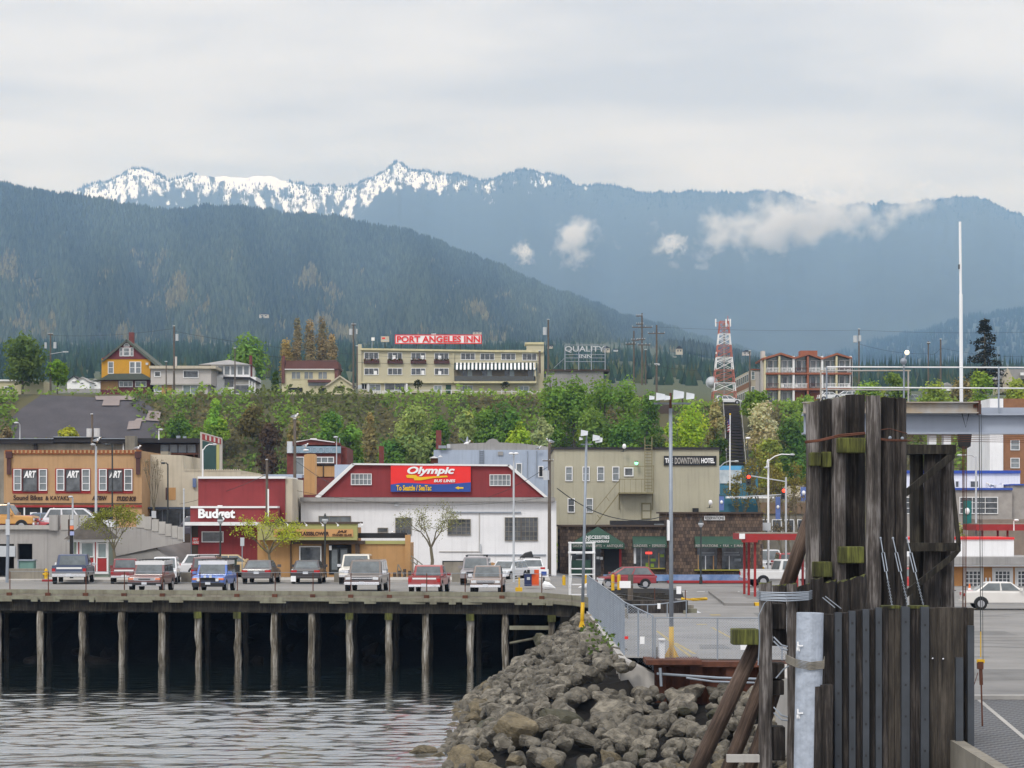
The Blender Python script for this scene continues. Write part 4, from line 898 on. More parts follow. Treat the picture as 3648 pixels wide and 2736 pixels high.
# steel gantry beam, railings, hoist lines
gan = thing('gantry_beam', 'grey steel gantry beam with rust stains spanning to the right behind the piles', 'beam', (X(3400,60), 60, 9)); Y = 60
M['steelbeam'] = mat('painted_steel', C(176,184,198,.8), .5, .08, .9, streak=.12)
M['steelrust'] = mat('rust_stained_steel', C(196,200,206,.8), .6, .15, 1.5, col2=C(178,158,128,.8), streak=.3)
mb = MB(); mb.pb(2864,3900,1478,1541,Y,.06); mb.pb(2864,3900,1473,1479,Y-.22,.5); mb.pb(2864,3900,1540,1546,Y-.22,.5)
mb.build('girder', M['steelbeam'], gan)
mb = MB(); mb.pb(2862,3486,1434,1468,Y-.3,.05); mb.pb(2862,3486,1431,1435,Y-.42,.3); mb.pb(2862,3486,1467,1472,Y-.42,.3); mb.build('upper_girder', M['steelrust'], gan)
mb = MB(); mb.pb(3468,3480,1440,1452,Y-.34,.03); mb.pb(3484,3494,1426,1476,Y-.4,.5); mb.build('end_plate', M['rust'], gan)
mb = MB(); mb.pb(3486,3900,1452,1474,Y+.6,.4); mb.build('walkway', M['steelbeam'], gan)
for a in (3310,3362): MB().pb(a,a+26,1547,1583,Y-.1,.3).build('bearing_pad', M['whiteclean'], gan)
MB().tube([(X(3427,Y-.3),Y-.3,Z(1474,Y)),(X(3440,Y-.3),Y-.3,Z(1524,Y)),(X(3452,Y-.3),Y-.3,Z(1474,Y))], .012, 4).build('cable_loop', M['iron'], gan)
gr = thing('gantry_railing', 'pale pipe railing along the top of the gantry beam', 'railing', (X(3300,60.4), 60.4, 10)); Y = 60.4
for a, yt, yb in [(2945,1306,1440),(3220,1306,1436),(3558,1306,1478),(3770,1306,1478)]: MB().pt((a,yt),(a,yb),Y,6).build('post', M['galv'], gr)
mb = MB(); mb.pt((2945,1307),(3800,1310),Y,5); mb.pt((2945,1380),(3800,1384),Y,5); mb.build('rail', M['trim'], gr)
gr = thing('gantry_railing', 'second tan pipe railing standing behind the pale one', 'railing', (X(3080,61.5), 61.5, 10)); Y = 61.5
for a, yb in [(2924,1440),(3236,1440)]: MB().pt((a,1320),(a,yb),Y,6).build('post', M['steelrust'], gr)
mb = MB(); mb.pt((2922,1321),(3244,1320),Y,5); mb.pt((2922,1388),(3240,1389),Y,5); mb.build('rail', M['steelrust'], gr)
bc = thing('beacon_lamp', 'small lit beacon lamp with grey housing on the gantry railing', 'lamp', (X(3220,60.2), 60.2, Z(1304,60.2))); Y = 60.2
mb = MB(); mb.ball((X(3219,Y),Y,Z(1287,Y)), .09); mb.pt((3220,1306),(3220,1295),Y,8); mb.pt((3222,1278),(3228,1264),Y,6); mb.build('housing', M['galv'], bc)
MB().ball((X(3231,Y),Y,Z(1256,Y)), .065).build('bulb_cover', mat('lit_amber', (1,.86,.6), .4, .05, emit=.9), bc)
wp = thing('mast', 'tall slim white mast rising above the gantry railing', 'mast', (X(3421,61), 61, 9)); Y = 61
MB().tube([(X(3425,Y),Y,Z(1474,Y)),(X(3423,Y),Y,Z(1050,Y)),(X(3422.5,Y),Y,Z(1045,Y)),(X(3420,Y),Y,Z(790,Y))], [.048,.046,.036,.034], 8).build('pole', M['whiteclean'], wp)
MB().pb(3415,3419,942,958,Y-.06,.06).build('bracket', M['iron'], wp)
hl = thing('hoist_block', 'black pulley block with rusty hoist cables hanging below the steel beam', 'pulley', (X(3440,58.5), 58.5, Z(1600,58.5))); Y = 58.5
mb = MB(); mb.prism([(3418,1546),(3462,1546),(3458,1590),(3440,1600),(3422,1590)], Y, .3); mb.build('sheave', M['black'], hl)
for a, b in [(3429,3433),(3437,3438),(3444,3440),(3433,3428)]: MB().pt((a,1590),(b,2300),Y,2.6,4).build('cable', M['rust'], hl)
hk = thing('hoist_cable', 'long dark cable with shackle and hook hanging at the right edge', 'cable', (X(3495,56), 56, 2)); Y = 56
mb = MB(); mb.pt((3488,1440),(3494,2335),Y,3,5); mb.pt((3495,1440),(3502,2350),Y,2.2,5); mb.build('cable', M['iron'], hk)
mb = MB(); mb.pb(3482,3508,2349,2362,Y,.1); mb.pt((3494,2250),(3494,2340),Y,4); mb.build('yellow_shackle', M['yellow'], hk)
mb = MB(); mb.pb(3484,3504,2358,2384,Y-.05,.15); mb.pt((3494,2384),(3496,2440),Y,13); mb.pt((3496,2440),(3502,2680),Y,6); mb.pt((3484,2396),(3470,2440),Y,2.5); mb.pt((3502,2650),(3506,2900),Y,11); mb.build('hook', M['rust'], hk)
mb = MB()
for i in range(4): mb.pt((3232,1549+i*7),(3900,1558+i*7),57.5,2.6,4)
tag(mb.build('wire_rope', M['rust']), 'four rusty wire ropes running level below the steel beam', 'cable')
# steel grating ramp to the right
tr = thing('transfer_span', 'steel grating vehicle ramp at the right edge beside the lot', 'ramp', (8.5, 55, LOT))
def grate_mat():
    m = mat('steel_grating', (.15,.15,.155), .6, .1, .5, metal=.3); t = m.node_tree; L = t.links.new; b = t.nodes['Principled BSDF']; src = b.inputs['Base Color'].links[0].from_socket
    co = t.nodes.new('ShaderNodeTexCoord'); br = t.nodes.new('ShaderNodeTexChecker'); br.inputs['Scale'].default_value = 5.0; L(co.outputs['Object'], br.inputs['Vector'])
    mxn = t.nodes.new('ShaderNodeMixRGB'); L(br.outputs['Fac'], mxn.inputs[0]); L(src, mxn.inputs[1]); mxn.inputs[2].default_value = (.045,.045,.048,1); L(mxn.outputs[0], b.inputs['Base Color']); return m
MB().add([(9.6,35,LOT-.15),(30,35,LOT-.15),(30,63.6,LOT-.06),(10.4,63.6,LOT-.06),(9.6,35,LOT-.7),(30,35,LOT-.7),(30,63.6,LOT-.7),(10.4,63.6,LOT-.7)], [(0,1,2,3),(0,3,7,4),(2,1,5,6),(3,2,6,7)]).build('grating', grate_mat(), tr)
mb = MB(); mb.add([(9.3,34,LOT-.02),(9.58,34,LOT-.02),(10.38,63.6,LOT+.05),(10.1,63.6,LOT+.05),(9.3,34,LOT-.8),(9.58,34,LOT-.8),(10.38,63.6,LOT-.8),(10.1,63.6,LOT-.8)], [(0,1,2,3),(0,3,7,4),(1,5,6,2),(4,5,1,0)]); mb.build('side_curb', M['concrete_dk'], tr)
MB().box(10.1,30,63.62,64.0,LOT-.4,LOT+.05).build('end_sill', M['concrete'], tr)
x0, Ya = X(3480,63.5), 63.5; x1, Yb = X(3660,52), 52
MB().add([(x0,Ya,LOT-.055),(x0+.12,Ya,LOT-.055),(x1+.12,Yb,LOT-.085),(x1,Yb,LOT-.085)], [(0,1,2,3)]).build('lane_line', M['concrete'], tr)
struct(MB().add([(8.6,64.2,-.2),(9.98,64.2,-.2),(9.98,79.6,-.2),(8.6,79.6,-.2),(8.6,64.2,LOT-.1),(9.98,64.2,LOT-.1),(9.98,79.6,LOT-.1),(8.6,79.6,LOT-.1)], [(4,5,6,7),(0,1,5,4),(0,4,7,3)]), 'quay_edge', M['concrete'])
# ================================================================== lower town buildings
def gz_(px, Y): return G(X(px, Y), Y) if Y < 200 else DECK
def bld(name, label, cat, px, Y): return thing(name, label, cat, (X(px, Y), Y, ground_z(X(px, Y), Y)))
def wallbox(root, a, b, c, Y, dep, m, name='wall', zb=None, d=None):
    z0 = (ground_z(X((a+b)/2, Y), Y)-.3) if zb is None else zb
    if d is not None: z0 = Z(d, Y)
    return MB().box(X(a,Y), X(b,Y), Y, Y+dep, z0, Z(c,Y)).build(name, M[m] if isinstance(m, str) else m, root)
M['tan'] = mat('tan_stucco', C(186,150,110,.85), .85, .1, .8, streak=.28)
M['brickorn'] = mat('ornament_brick', C(160,98,62,.8), .85, .3, 3)
M['umber'] = mat('umber_trim', C(92,60,58,.7), .8, .2, 2)
M['cream'] = mat('cream_stucco', C(198,188,168,.88), .9, .1, .5, streak=.3)
M['maroon'] = mat('maroon_siding', C(140,54,56,.85), .75, .12, .6, streak=.22)
M['olive'] = mat('olive_fascia', C(168,166,106,.85), .7, .06, 1)
M['ochre'] = mat('ochre_wall', C(188,146,98,.85), .85, .1, .8, streak=.25)
M['brown'] = mat('brown_trim', C(84,70,60,.75), .8, .15, 1)
M['greyblue'] = mat('blue_grey_siding', C(172,184,202,.85), .75, .1, .5, streak=.25)
M['hotel'] = mat('hotel_stucco', C(176,171,150,.9), .9, .08, .4, streak=.25)
M['hoteltrim'] = mat('hotel_ironwork', C(138,130,98,.8), .7, .1)  # iron matches the wall; its shading lines are painted in as a darker tone
M['brick'] = mat('red_brick', C(124,66,60,.8), .9, .25, 2.5)
M['roofgrey'] = mat('weathered_roof', C(160,158,156,.85), .9, .15, .7, streak=.3)
M['roofdark'] = mat('dark_roofing', C(58,56,58,.7), .9, .2, 1)
M['letterdark'] = mat('dark_lettering', C(70,48,44,.7), .8, .1)
M['gold'] = mat('gold_lettering', C(226,182,30), .6, .05)
# -- art shop
Y = 172; a = bld('shop_building', 'tan two storey shop building with three ART windows and dark lettering', 'building', 260, Y)
zb = Z(1905, Y)
wallbox(a, 14, 505, 1606, Y, 14, 'tan', zb=4)
part(a, 'cornice', 'brickorn', (17, 503, 1603, 1618, Y-.12, .5)); mb = MB()
for i in range(30): mb.pb(44+i*15, 50+i*15, 1604, 1614, Y-.2, .1)
mb.build('cornice_tile', M['tan'], a)
for px in (22, 482): part(a, 'pilaster', 'umber', (px+2, px+16, 1625, 1690, Y-.2, .19), (px-2, px+20, 1608, 1632, Y-.26, .25))
for i, px in enumerate((46, 199, 350)):
    part(a, 'window_surround', 'red', (px-2, px+123, 1669, 1758, Y-.05, .048))
    window(a, px+2, px+30, 1671, 1748, Y-.05, ny=3, gl='glass_lt'); window(a, px+92, px+121, 1671, 1748, Y-.05, ny=3, gl='glass_lt'); window(a, px+33, px+88, 1671, 1752, Y-.05, fr='umber', gl='glass')
    text('ART', px+39, px+83, 1677, 1702, Y-.12, M['whiteclean'], a, .25, .04)
text('Sound Bikes', 48, 152, 1764, 1782, Y-.02, M['letterdark'], a, 0, .02); text('& KAYAKS', 162, 246, 1767, 1782, Y-.02, M['letterdark'], a, 0, .012)
text('ARTISAN', 328, 380, 1766, 1782, Y-.02, M['letterdark'], a, .3, .05); text('STUDIO BOB', 415, 484, 1768, 1785, Y-.02, M['letterdark'], a, .3, .04)
part(a, 'belt_course', 'brown', (14, 505, 1792, 1795, Y-.1, .1)); part(a, 'lintel', 'red', (30, 505, 1800, 1807, Y-.12, .12))
part(a, 'shopfront', 'dark', (38, 400, 1808, 1900, Y-.04, .03)); part(a, 'mullion', 'trim', (84,89,1808,1900,Y-.1,.05),(144,149,1808,1900,Y-.1,.05),(190,193,1808,1900,Y-.1,.05)); part(a, 'poster', 'whiteclean', (107,131,1825,1838,Y-.08,.03))
# -- dark roofed restaurant behind
Y = 196; a = bld('restaurant_building', 'low dark roofed building behind the tan shop building', 'building', 230, Y); wallbox(a, -60, 455, 1580, Y, 16, 'concrete_dk')
part(a, 'roof_fascia', 'roofdark', (-70, 190, 1563, 1580, Y-.5, 10), (190, 360, 1557, 1576, Y-.45, 10), (360, 448, 1563, 1580, Y-.5, 10)); part(a, 'gutter', 'galv', (-70,190,1561,1564,Y-.6,.3),(190,360,1555,1558,Y-.6,.3),(360,445,1561,1564,Y-.6,.3))
part(a, 'downpipe', 'whiteclean', (437,442,1580,1605,Y-.2,.15)); part(a, 'pier_block', 'concrete_dk', (446,480,1553,1606,Y-1,1.5)); part(a, 'eave_post', 'roofdark', (120,131,1580,1605,Y-.3,.3))
Y = 198; a = bld('restaurant_building', 'dark flat roofed building with a row of windows above a rusty balcony', 'building', 600, Y); wallbox(a, 480, 705, 1580, Y, 16, 'brown')
part(a, 'roof_slab', 'roofdark', (490, 705, 1561, 1577, Y-1.2, 12)); 
for i in range(4): window(a, 572+i*32, 600+i*32, 1584, 1612, Y, fr='galv', gl='glass_lt')
part(a, 'balcony', 'rust', (560,706,1614,1619,Y-1,1), (650,706,1630,1634,Y-1,1), (650,706,1642,1646,Y-1,1), (655,658,1619,1655,Y-1,.15), (690,693,1619,1655,Y-1,.15)); part(a, 'roof_vent', 'galv', (628,640,1552,1561,Y,.5), (652,662,1554,1561,Y,.5)); part(a, 'air_unit', 'can', (660,680,1656,1672,Y-1.4,.8))
# -- cream stucco building
Y = 176; a = bld('cream_building', 'plain cream stucco building with stepped parapet beside the tan shop building', 'building', 700, Y)
mb = MB(); mb.prism([(505,1618),(650,1622),(654,1674),(857,1676),(857,1690),(933,1690),(933,1900),(505,1900)], Y, 14); mb.build('wall', M['cream'], a)
mb = MB()
for i in range(27): mb.prism([(654+i*7.5,1677),(657.7+i*7.5,1671),(661.5+i*7.5,1677)], Y-.05, .3)
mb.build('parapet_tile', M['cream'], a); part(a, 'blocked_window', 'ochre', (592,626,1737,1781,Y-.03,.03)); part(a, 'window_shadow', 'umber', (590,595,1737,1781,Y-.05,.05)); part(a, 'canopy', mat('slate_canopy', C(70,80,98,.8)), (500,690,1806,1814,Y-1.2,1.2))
part(a, 'storefront', 'glass', (512,690,1816,1900,Y-.04,.03)); part(a, 'mullion', 'galv', (518,521,1816,1900,Y-.09,.05),(577,580,1816,1900,Y-.09,.05),(640,643,1816,1900,Y-.09,.05)); part(a, 'wall_sign', mat('slate_blue', C(92,108,142)), (686,698,1704,1736,Y-.25,.25)); part(a, 'roof_unit', 'concrete_dk', (572,599,1608,1622,Y+1,1.5))
# -- cinema fin sign
Y = 182; a = bld('cinema_sign', 'upright green cinema sign fin with maroon checkered top', 'sign', 750, Y)
mb = MB(); mb.prism([(713,1538),(790,1560),(790,1690),(713,1690)], Y, .5); mb.build('frame', M['concrete'], a); MB().prism([(720,1545),(787,1563),(787,1583),(720,1566)], Y-.06, .06).build('header', M['maroon'], a)
mb = MB(); [mb.prism([(731+i*15,1549+i*4),(737+i*15,1551+i*4),(737+i*15,1568+i*4),(731+i*15,1566+i*4)], Y-.08, .03) for i in range(4)]; mb.build('check', M['concrete'], a)
MB().prism([(721,1570),(770,1582),(770,1690),(721,1690)], Y-.06, .06).build('panel', mat('cinema_green', C(40,72,72,.8), .6), a); part(a, 'side_strip', 'olive', (771,781,1584,1690,Y-.05,.05))
# -- maroon car rental
Y = 153; a = bld('car_rental_building', 'maroon rental office with white roof trim and big white Budget lettering', 'building', 860, Y)
wallbox(a, 706, 1016, 1705, Y+1.5, 8, 'maroon'); part(a, 'parapet_cap', 'trim', (704, 1018, 1697, 1705, Y+1.3, 8.6)); wallbox(a, 1016, 1042, 1705, Y+1.6, 8, 'cream')
wallbox(a, 678, 990, 1810, Y, 1.4, 'maroon'); part(a, 'upper_trim', 'trim', (678, 988, 1803, 1810, Y-.1, 1.6)); part(a, 'canopy', 'trim', (655, 922, 1860, 1872, Y-1.2, 1.3))
text('Budget', 707, 838, 1812, 1856, Y-.06, M['whiteclean'], a, 0, .04, dep=.12)
window(a, 718, 796, 1893, 1932, Y, gl='glass', fw=3); part(a, 'corner_wall', 'brown', (679, 705, 1873, 1982, Y-.05, .05)); part(a, 'downpipe', 'galv', (679,682,1873,1985,Y-.15,.09))
pw_ = MB().pb(685, 709, 1915, 1940, Y-.12, .05).build('pay_sign', M['signred'], a); text('PAY', 689, 705, 1917, 1926, Y-.13, M['whiteclean'], pw_, 0, .02); text('HERE', 687, 708, 1928, 1937, Y-.13, M['whiteclean'], pw_, 0, .02)
part(a, 'dish', 'whiteclean', (775,790,1800,1804,Y,.4))
# -- art glass shop
Y = 149; a = bld('glass_shop', 'ochre glass shop with olive sign fascia and covered doorway', 'building', 1150, Y)
M['signboard'] = mat('tan_signboard', C(204,154,100,.85), .7, .05)
wallbox(a, 917, 1272, 1880, Y, 4, 'ochre'); wallbox(a, 1272, 1462, 1935, Y-.3, 5, 'ochre')
part(a, 'roof_edge', 'brown', (940, 1275, 1860, 1866, Y-1.1, 5)); fa = part(a, 'fascia', 'olive', (917, 1272, 1866, 1924, Y-1.0, .9)); part(fa, 'sign_panel', 'signboard', (975, 1258, 1885, 1912, Y-1.05, .045))
text('MIKE THE GLASSBLOWER', 985, 1172, 1894, 1908, Y-1.06, M['letterdark'], fa, 0, .03); text('JAS', 1200, 1236, 1889, 1900, Y-1.06, M['letterdark'], fa, .25, .03); text('STAINED GLASS', 1184, 1253, 1902, 1910, Y-1.06, M['letterdark'], fa, .1, .02)
part(a, 'beam', 'brown', (1036, 1300, 1926, 1938, Y-.6, .6)); part(a, 'post', 'brown', (1266,1281,1930,2062,Y-.5,.3)); part(a, 'post', 'brown', (1034,1038,1938,2070,Y-.12,.12)); part(a, 'post', 'brown', (1145,1157,1938,2060,Y-.12,.12))
window(a, 1066, 1145, 1945, 2008, Y, gl='glass', fw=4); part(a, 'doorway', 'dark', (1172, 1252, 1940, 2046, Y-.05, .04)); d = part(a, 'door', 'iron', (1178,1206,1952,2040,Y-.12,.06)); part(d, 'pane', 'glass_lt', (1182,1202,1958,2030,Y-.13,.02)); d = part(a, 'door', 'iron', (1210,1240,1952,2040,Y-.12,.06)); part(d, 'pane', 'glass_lt', (1214,1236,1958,2030,Y-.13,.02))
part(a, 'rear_parapet', 'black', (1274, 1450, 1899, 1917, Y+.4, .8)); part(a, 'side_fascia', 'olive', (1300, 1452, 1926, 1938, Y-.42, .12)); part(a, 'side_column', 'ochre', (1443, 1462, 1906, 2062, Y-.45, .6))
for px in (1026,1092,1150,1204,1290): mb = MB(); mb.pt((px-8,1862),(px,1868),Y-1.6,2,4); mb.ball((X(px,Y-1.7),Y-1.7,Z(1872,Y-1.7)), .07); mb.build('spotlight', M['whiteclean'], a)
part(a, 'roof_box', 'iron', (980,1008,1848,1860,Y+1,.6)); part(a, 'wall_lamp', 'whiteclean', (1172,1181,1944,1960,Y-.3,.15)); 
st = thing('wooden_steps', 'small brown wooden steps with handrails beside the ochre wall', 'steps', (X(1470,147), 147, DECK)); Y = 147
mb = MB(); [mb.pb(1400+i*9, 1409+i*9, 2052-i*0-(8-abs(i-4))*3, 2062, Y, .8) for i in range(14) if i%2 == 0]; mb.build('tread', M['brown'], st); mb = MB(); mb.pt((1418,2010),(1440,2050),Y,5,4); mb.pt((1418,2010),(1414,2060),Y,4,4); mb.pt((1464,1980),(1535,2035),Y+.5,5,4); mb.pt((1464,1995),(1520,2042),Y+.5,5,4); [mb.pt((1470+i*16,1985+i*13),(1470+i*16,2050),Y+.5,4,4) for i in range(4)]; mb.build('handrail', M['concrete_dk'], st)
# -- bus depot with gambrel front
Y = 159; a = bld('bus_depot', 'white walled bus depot with maroon gambrel gable and red bus lines billboard', 'building', 1520, Y)
wallbox(a, 1072, 1982, 1784, Y, 18, 'white'); part(a, 'eave', 'roofgrey', (1068, 1978, 1772, 1787, Y-.5, 1.0))
MB().prism([(1140,1771),(1262,1655),(1815,1661),(1950,1771)], Y+.15, 18).build('gable', M['maroon'], a)
mb = MB(); mb.prism([(1122,1770),(1254,1650),(1264,1656),(1138,1774)], Y-.1, 18.4); mb.prism([(1252,1650),(1815,1655),(1815,1661),(1256,1656)], Y-.1, 18.4); mb.prism([(1812,1655),(1818,1655),(1956,1774),(1944,1775),(1808,1660)], Y-.1, 18.4); mb.build('roof_trim', M['trim'], a)
window(a, 1250, 1324, 1687, 1728, Y+.15, nx=5, ny=2, gl='glass_lt', fw=2.5); window(a, 1744, 1819, 1690, 1731, Y+.15, nx=5, ny=2, gl='glass_lt', fw=2.5)
bb = part(a, 'billboard', mat('billboard_red', C(226,44,40), .5, .04), (1392, 1677, 1657, 1750, Y-.05, .15)); 
mb = MB(); mb.prism([(1392,1752),(1392,1726),(1430,1720),(1480,1721),(1540,1725),(1600,1724),(1677,1718),(1677,1752)], Y-.09, .035); mb.build('blue_band', M['blue'], bb)
text('Olympic', 1451, 1620, 1662, 1696, Y-.1, M['whiteclean'], bb, .25, .04); text('BUS LINES', 1546, 1622, 1708, 1718, Y-.1, M['whiteclean'], bb, .15, .03); text('To Seattle / SeaTac', 1412, 1537, 1728, 1748, Y-.12, M['gold'], bb, 0, .03)
MB().prism([(1446,1694),(1458,1691),(1482,1692),(1486,1697),(1500,1700),(1592,1694),(1596,1700),(1545,1703),(1500,1711),(1476,1711),(1474,1704),(1450,1702)], Y-.1, .04).build('swoosh', M['gold'], bb)
MB().prism([(1621,1738),(1634,1732),(1634,1735.5),(1651,1735.5),(1651,1741),(1634,1741),(1634,1744)], Y-.12, .03).build('arrow', M['gold'], bb)
def bigwin(a0, b, c, d, nx, ny, gl='glass'): return window(a, a0, b, c, d, Y, fr='concrete_dk', gl=gl, nx=nx, ny=ny, fw=2.4)
bigwin(1594, 1677, 1849, 1907, 5, 4); w2 = bigwin(1798, 1916, 1843, 1927, 8, 5); part(w2, 'center_mullion', 'pole', (1855,1858,1845,1925,Y-.14,.05)); bigwin(1408, 1466, 1844, 1905, 3, 3); bigwin(1135, 1250, 1838, 1870, 3, 1, 'glass_lt'); bigwin(1345, 1382, 1880, 1897, 1, 1)
part(a, 'opening', 'dark', (1576, 1696, 1998, 2048, Y-.05, .04)); part(a, 'opening', 'dark', (1795, 1915, 1998, 2048, Y-.05, .04)); part(a, 'door_panel', 'concrete_dk', (1580,1684,2002,2048,Y-.08,.03))
part(a, 'conduit', 'galv', (1600,1856,1823,1828,Y-.12,.1)); part(a, 'panel_edge', 'concrete', (1706,1709,1828,1966,Y-.06,.05), (1565,1706,1964,1967,Y-.06,.05)); part(a, 'pipe', 'galv', (1722,1945,1975,1979,Y-.1,.08),(1722,1726,1979,2040,Y-.1,.08)); part(a, 'vent_hood', 'can', (1404,1420,1793,1803,Y-.3,.3),(1708,1714,1938,1966,Y-.15,.1))
wl = thing('wall_emblem', 'round gold and red emblem on the white wall behind the grey car', 'sign', (X(1752,158), 158.8, Z(2040,158.8)))
mb = MB(); mb.tube([(X(1752,158.8),158.85,Z(2022,158.8)),(X(1752,158.8),158.75,Z(2022,158.8))], .36, 20); mb.build('disc', M['ochre'], wl); mb = MB(); mb.tube([(X(1752,158.7),158.74,Z(2022,158.7)),(X(1752,158.7),158.7,Z(2022,158.7))], .15, 14); mb.build('center', M['red'], wl)
# -- ochre chimney and red brick building with blue band
Y = 168; a = single(MB().prism([(1083,1621),(1095,1617),(1118,1617),(1122,1621),(1122,1762),(1083,1762)], Y, 1.6), 'chimney', 'tall flat ochre chimney stack left of the bus depot roof', 'chimney', M['ochre'])
Y = 205; a = bld('brick_building', 'red brick building with pale blue frieze and low stepped gable', 'building', 1125, Y)
wallbox(a, 1022, 1214, 1585, Y, 12, 'brick'); MB().prism([(1050,1572),(1104,1564),(1106,1560),(1125,1560),(1128,1564),(1190,1573),(1212,1578),(1212,1590),(1022,1590),(1022,1576)], Y, 1).build('gable', M['brick'], a)
mb = MB(); mb.prism([(1048,1573),(1104,1565),(1106,1561),(1126,1561),(1128,1565),(1192,1574),(1192,1577),(1126,1568),(1106,1566),(1048,1577)], Y-.2, .6); mb.build('coping', M['trim'], a)
fz = part(a, 'frieze', mat('pale_blue', C(140,164,178,.85)), (1022, 1214, 1590, 1614, Y-.25, .25)); mb = MB()
for i in range(7):
    x, z = X(1052+i*23,Y-.27), Z(1604,Y); mb.tube([(x+.24*math.cos(t*.7), Y-.27, z+.24*math.sin(t*.7)) for t in range(10)], .03, 4)
mb.build('ring', M['greyblue'], fz)
window(a, 1052, 1084, 1627, 1692, Y, gl='glass_lt'); window(a, 1122, 1190, 1627, 1650, Y, nx=3, gl='glass_lt'); part(a, 'balcony', 'ochre', (1120,1195,1660,1698,Y-.8,.8)); part(a, 'balcony_rail', 'roofdark', (1118,1197,1653,1657,Y-.9,.9),(1150,1153,1657,1700,Y-.9,.1)); part(a, 'side_wall', 'brick', (1214,1236,1595,1700,Y+.6,8)); part(a, 'antenna', 'galv', (1208,1211,1560,1580,Y,.1))
Y = 178; a = bld('low_building', 'low roofline of sheds glimpsed between the maroon office and the chimney', 'building', 1050, Y); wallbox(a, 930, 1215, 1702, Y, 8, 'brick'); part(a, 'roof', 'greyblue', (935, 1075, 1690, 1703, Y-.3, 8)); part(a, 'white_band', 'whiteclean', (1062,1080,1760,1800,Y-.5,.2)); part(a, 'green_door', mat('teal_door', C(44,96,90,.8)), (1046,1062,1795,1860,Y-.4,.2)); part(a, 'grey_side', 'greyblue', (1192,1262,1655,1720,Y-3,2))
# brick chimneys and blue-grey block behind the depot
for a0,b,c,d,Y,lb in [(1350,1367,1590,1655,215,'slim red brick chimney rising behind the depot ridge'),(1553,1572,1533,1600,222,'brick chimney at the left end of the blue grey block')]: single(MB().pb(a0,b,c,d,Y,.5), 'chimney', lb, 'chimney', M['brick'])
Y = 212; a = bld('blue_grey_building', 'blue grey sided block with rounded weathered parapet behind the depot', 'building', 1750, Y); wallbox(a, 1545, 1962, 1603, Y, 14, 'greyblue')
mb = MB(); mb.prism([(1590,1604),(1594,1583),(1640,1580),(1730,1577),(1742,1566),(1756,1562),(1770,1566),(1778,1576),(1860,1580),(1955,1592),(1958,1608),(1880,1606),(1700,1604)], Y+.3, 3); mb.build('parapet', M['roofgrey'], a)
part(a, 'ladder', 'galv', *[(1708,1724,1606+i*8,1608+i*8,Y-.1,.08) for i in range(6)], (1708,1710,1604,1652,Y-.1,.08), (1722,1724,1604,1652,Y-.1,.08)); part(a, 'pipe', 'galv', (1878,1880,1606,1700,Y-.1,.1), (1910,1913,1606,1700,Y-.1,.1)); window(a, 1838, 1860, 1650, 1690, Y, gl='glass_lt'); window(a, 1918, 1936, 1660, 1700, Y, gl='dark'); part(a, 'air_unit', 'can', (1592,1604,1582,1596,Y-.2,.2)); part(a, 'duct', 'galv', (1562,1590,1587,1597,Y-.4,.5)); part(a, 'hatch', 'roofgrey', (1774,1792,1609,1622,Y-.12,.1))
a = thing('roof_vents', 'rusty mushroom roof vents behind the depot ridge', 'vent', (X(1545,200),200,Z(1650,200))); Y = 200
mb = MB(); mb.pb(1534,1560,1632,1650,Y,.6); mb.build('stack', M['rust'], a); mb = MB(); mb.prism([(1530,1632),(1546,1624),(1562,1632)], Y-.2, 1); mb.prism([(1560,1628),(1568,1621),(1577,1628)], Y, .6); mb.build('cap', M['trim'], a)
# -- hotel
Y = 183; a = bld('hotel_building', 'beige three storey hotel with fire escape and dark name sign', 'hotel', 2270, Y)
wallbox(a, 1974, 2562, 1600, Y, 16, 'hotel'); part(a, 'parapet_cap', 'roofdark', (1972, 2564, 1593, 1601, Y-.15, 16.3))
for px in (2014, 2075, 2127, 2181): window(a, px, px+26, 1662, 1714, Y, ny=2, gl='glass_lt', fw=3)
window(a, 2223, 2257, 1665, 1697, Y, gl='glass', fw=4); window(a, 2022, 2048, 1775, 1826, Y, ny=2, fw=3); window(a, 2087, 2113, 1775, 1826, Y, ny=2, gl='glass_lt', fw=3)
sg = part(a, 'name_sign', 'black', (2365, 2552, 1624, 1658, Y-.12, .1)); text('THE', 2369, 2397, 1632, 1649, Y-.13, M['whiteclean'], sg, 0, .04); text('DOWNTOWN', 2404, 2492, 1630, 1653, Y-.13, M['concrete'], sg, 0, .02); text('HOTEL', 2498, 2546, 1632, 1650, Y-.13, M['whiteclean'], sg, 0, .04)
fe = MB(); fe.pb(2205,2327,1754,1759,Y-1.3,1.3); 
for yy in (1706,): fe.pb(2205,2330,yy,yy+2.5,Y-1.3,.06); fe.pb(2205,2207.5,yy,1756,Y-1.3,.06); fe.pb(2327,2330,yy-45,1756,Y-1.3,.06)
for i in range(1,6): fe.pb(2205+i*20,2206.2+i*20,1706,1756,Y-1.3,.04)
fe.pb(2222,2296,1660,1662.5,Y-1.2,.06); fe.pb(2295,2330,1658,1661,Y-1.2,.06); fe.pt((2206,1757),(2118,1872),Y-1.1,5,4); fe.pt((2206,1712),(2108,1832),Y-1.1,3,4); fe.pt((2206,1757),(2206,1816),Y-.2,4,4); fe.pt((2325,1757),(2325,1816),Y-.2,4,4); fe.pt((2128,1835),(2140,1850),Y-1.1,3,4); fe.pt((2160,1770),(2170,1785),Y-1.1,3,4)
fe.build('fire_escape', M['hoteltrim'], a)
la = MB(); la.pb(2296,2299,1556,1750,Y-.5,.06); la.pb(2321,2324,1556,1750,Y-.5,.06); [la.pb(2299,2321,1585+i*11,1587.5+i*11,Y-.5,.05) for i in range(15)]; la.build('ladder', M['hoteltrim'], a)
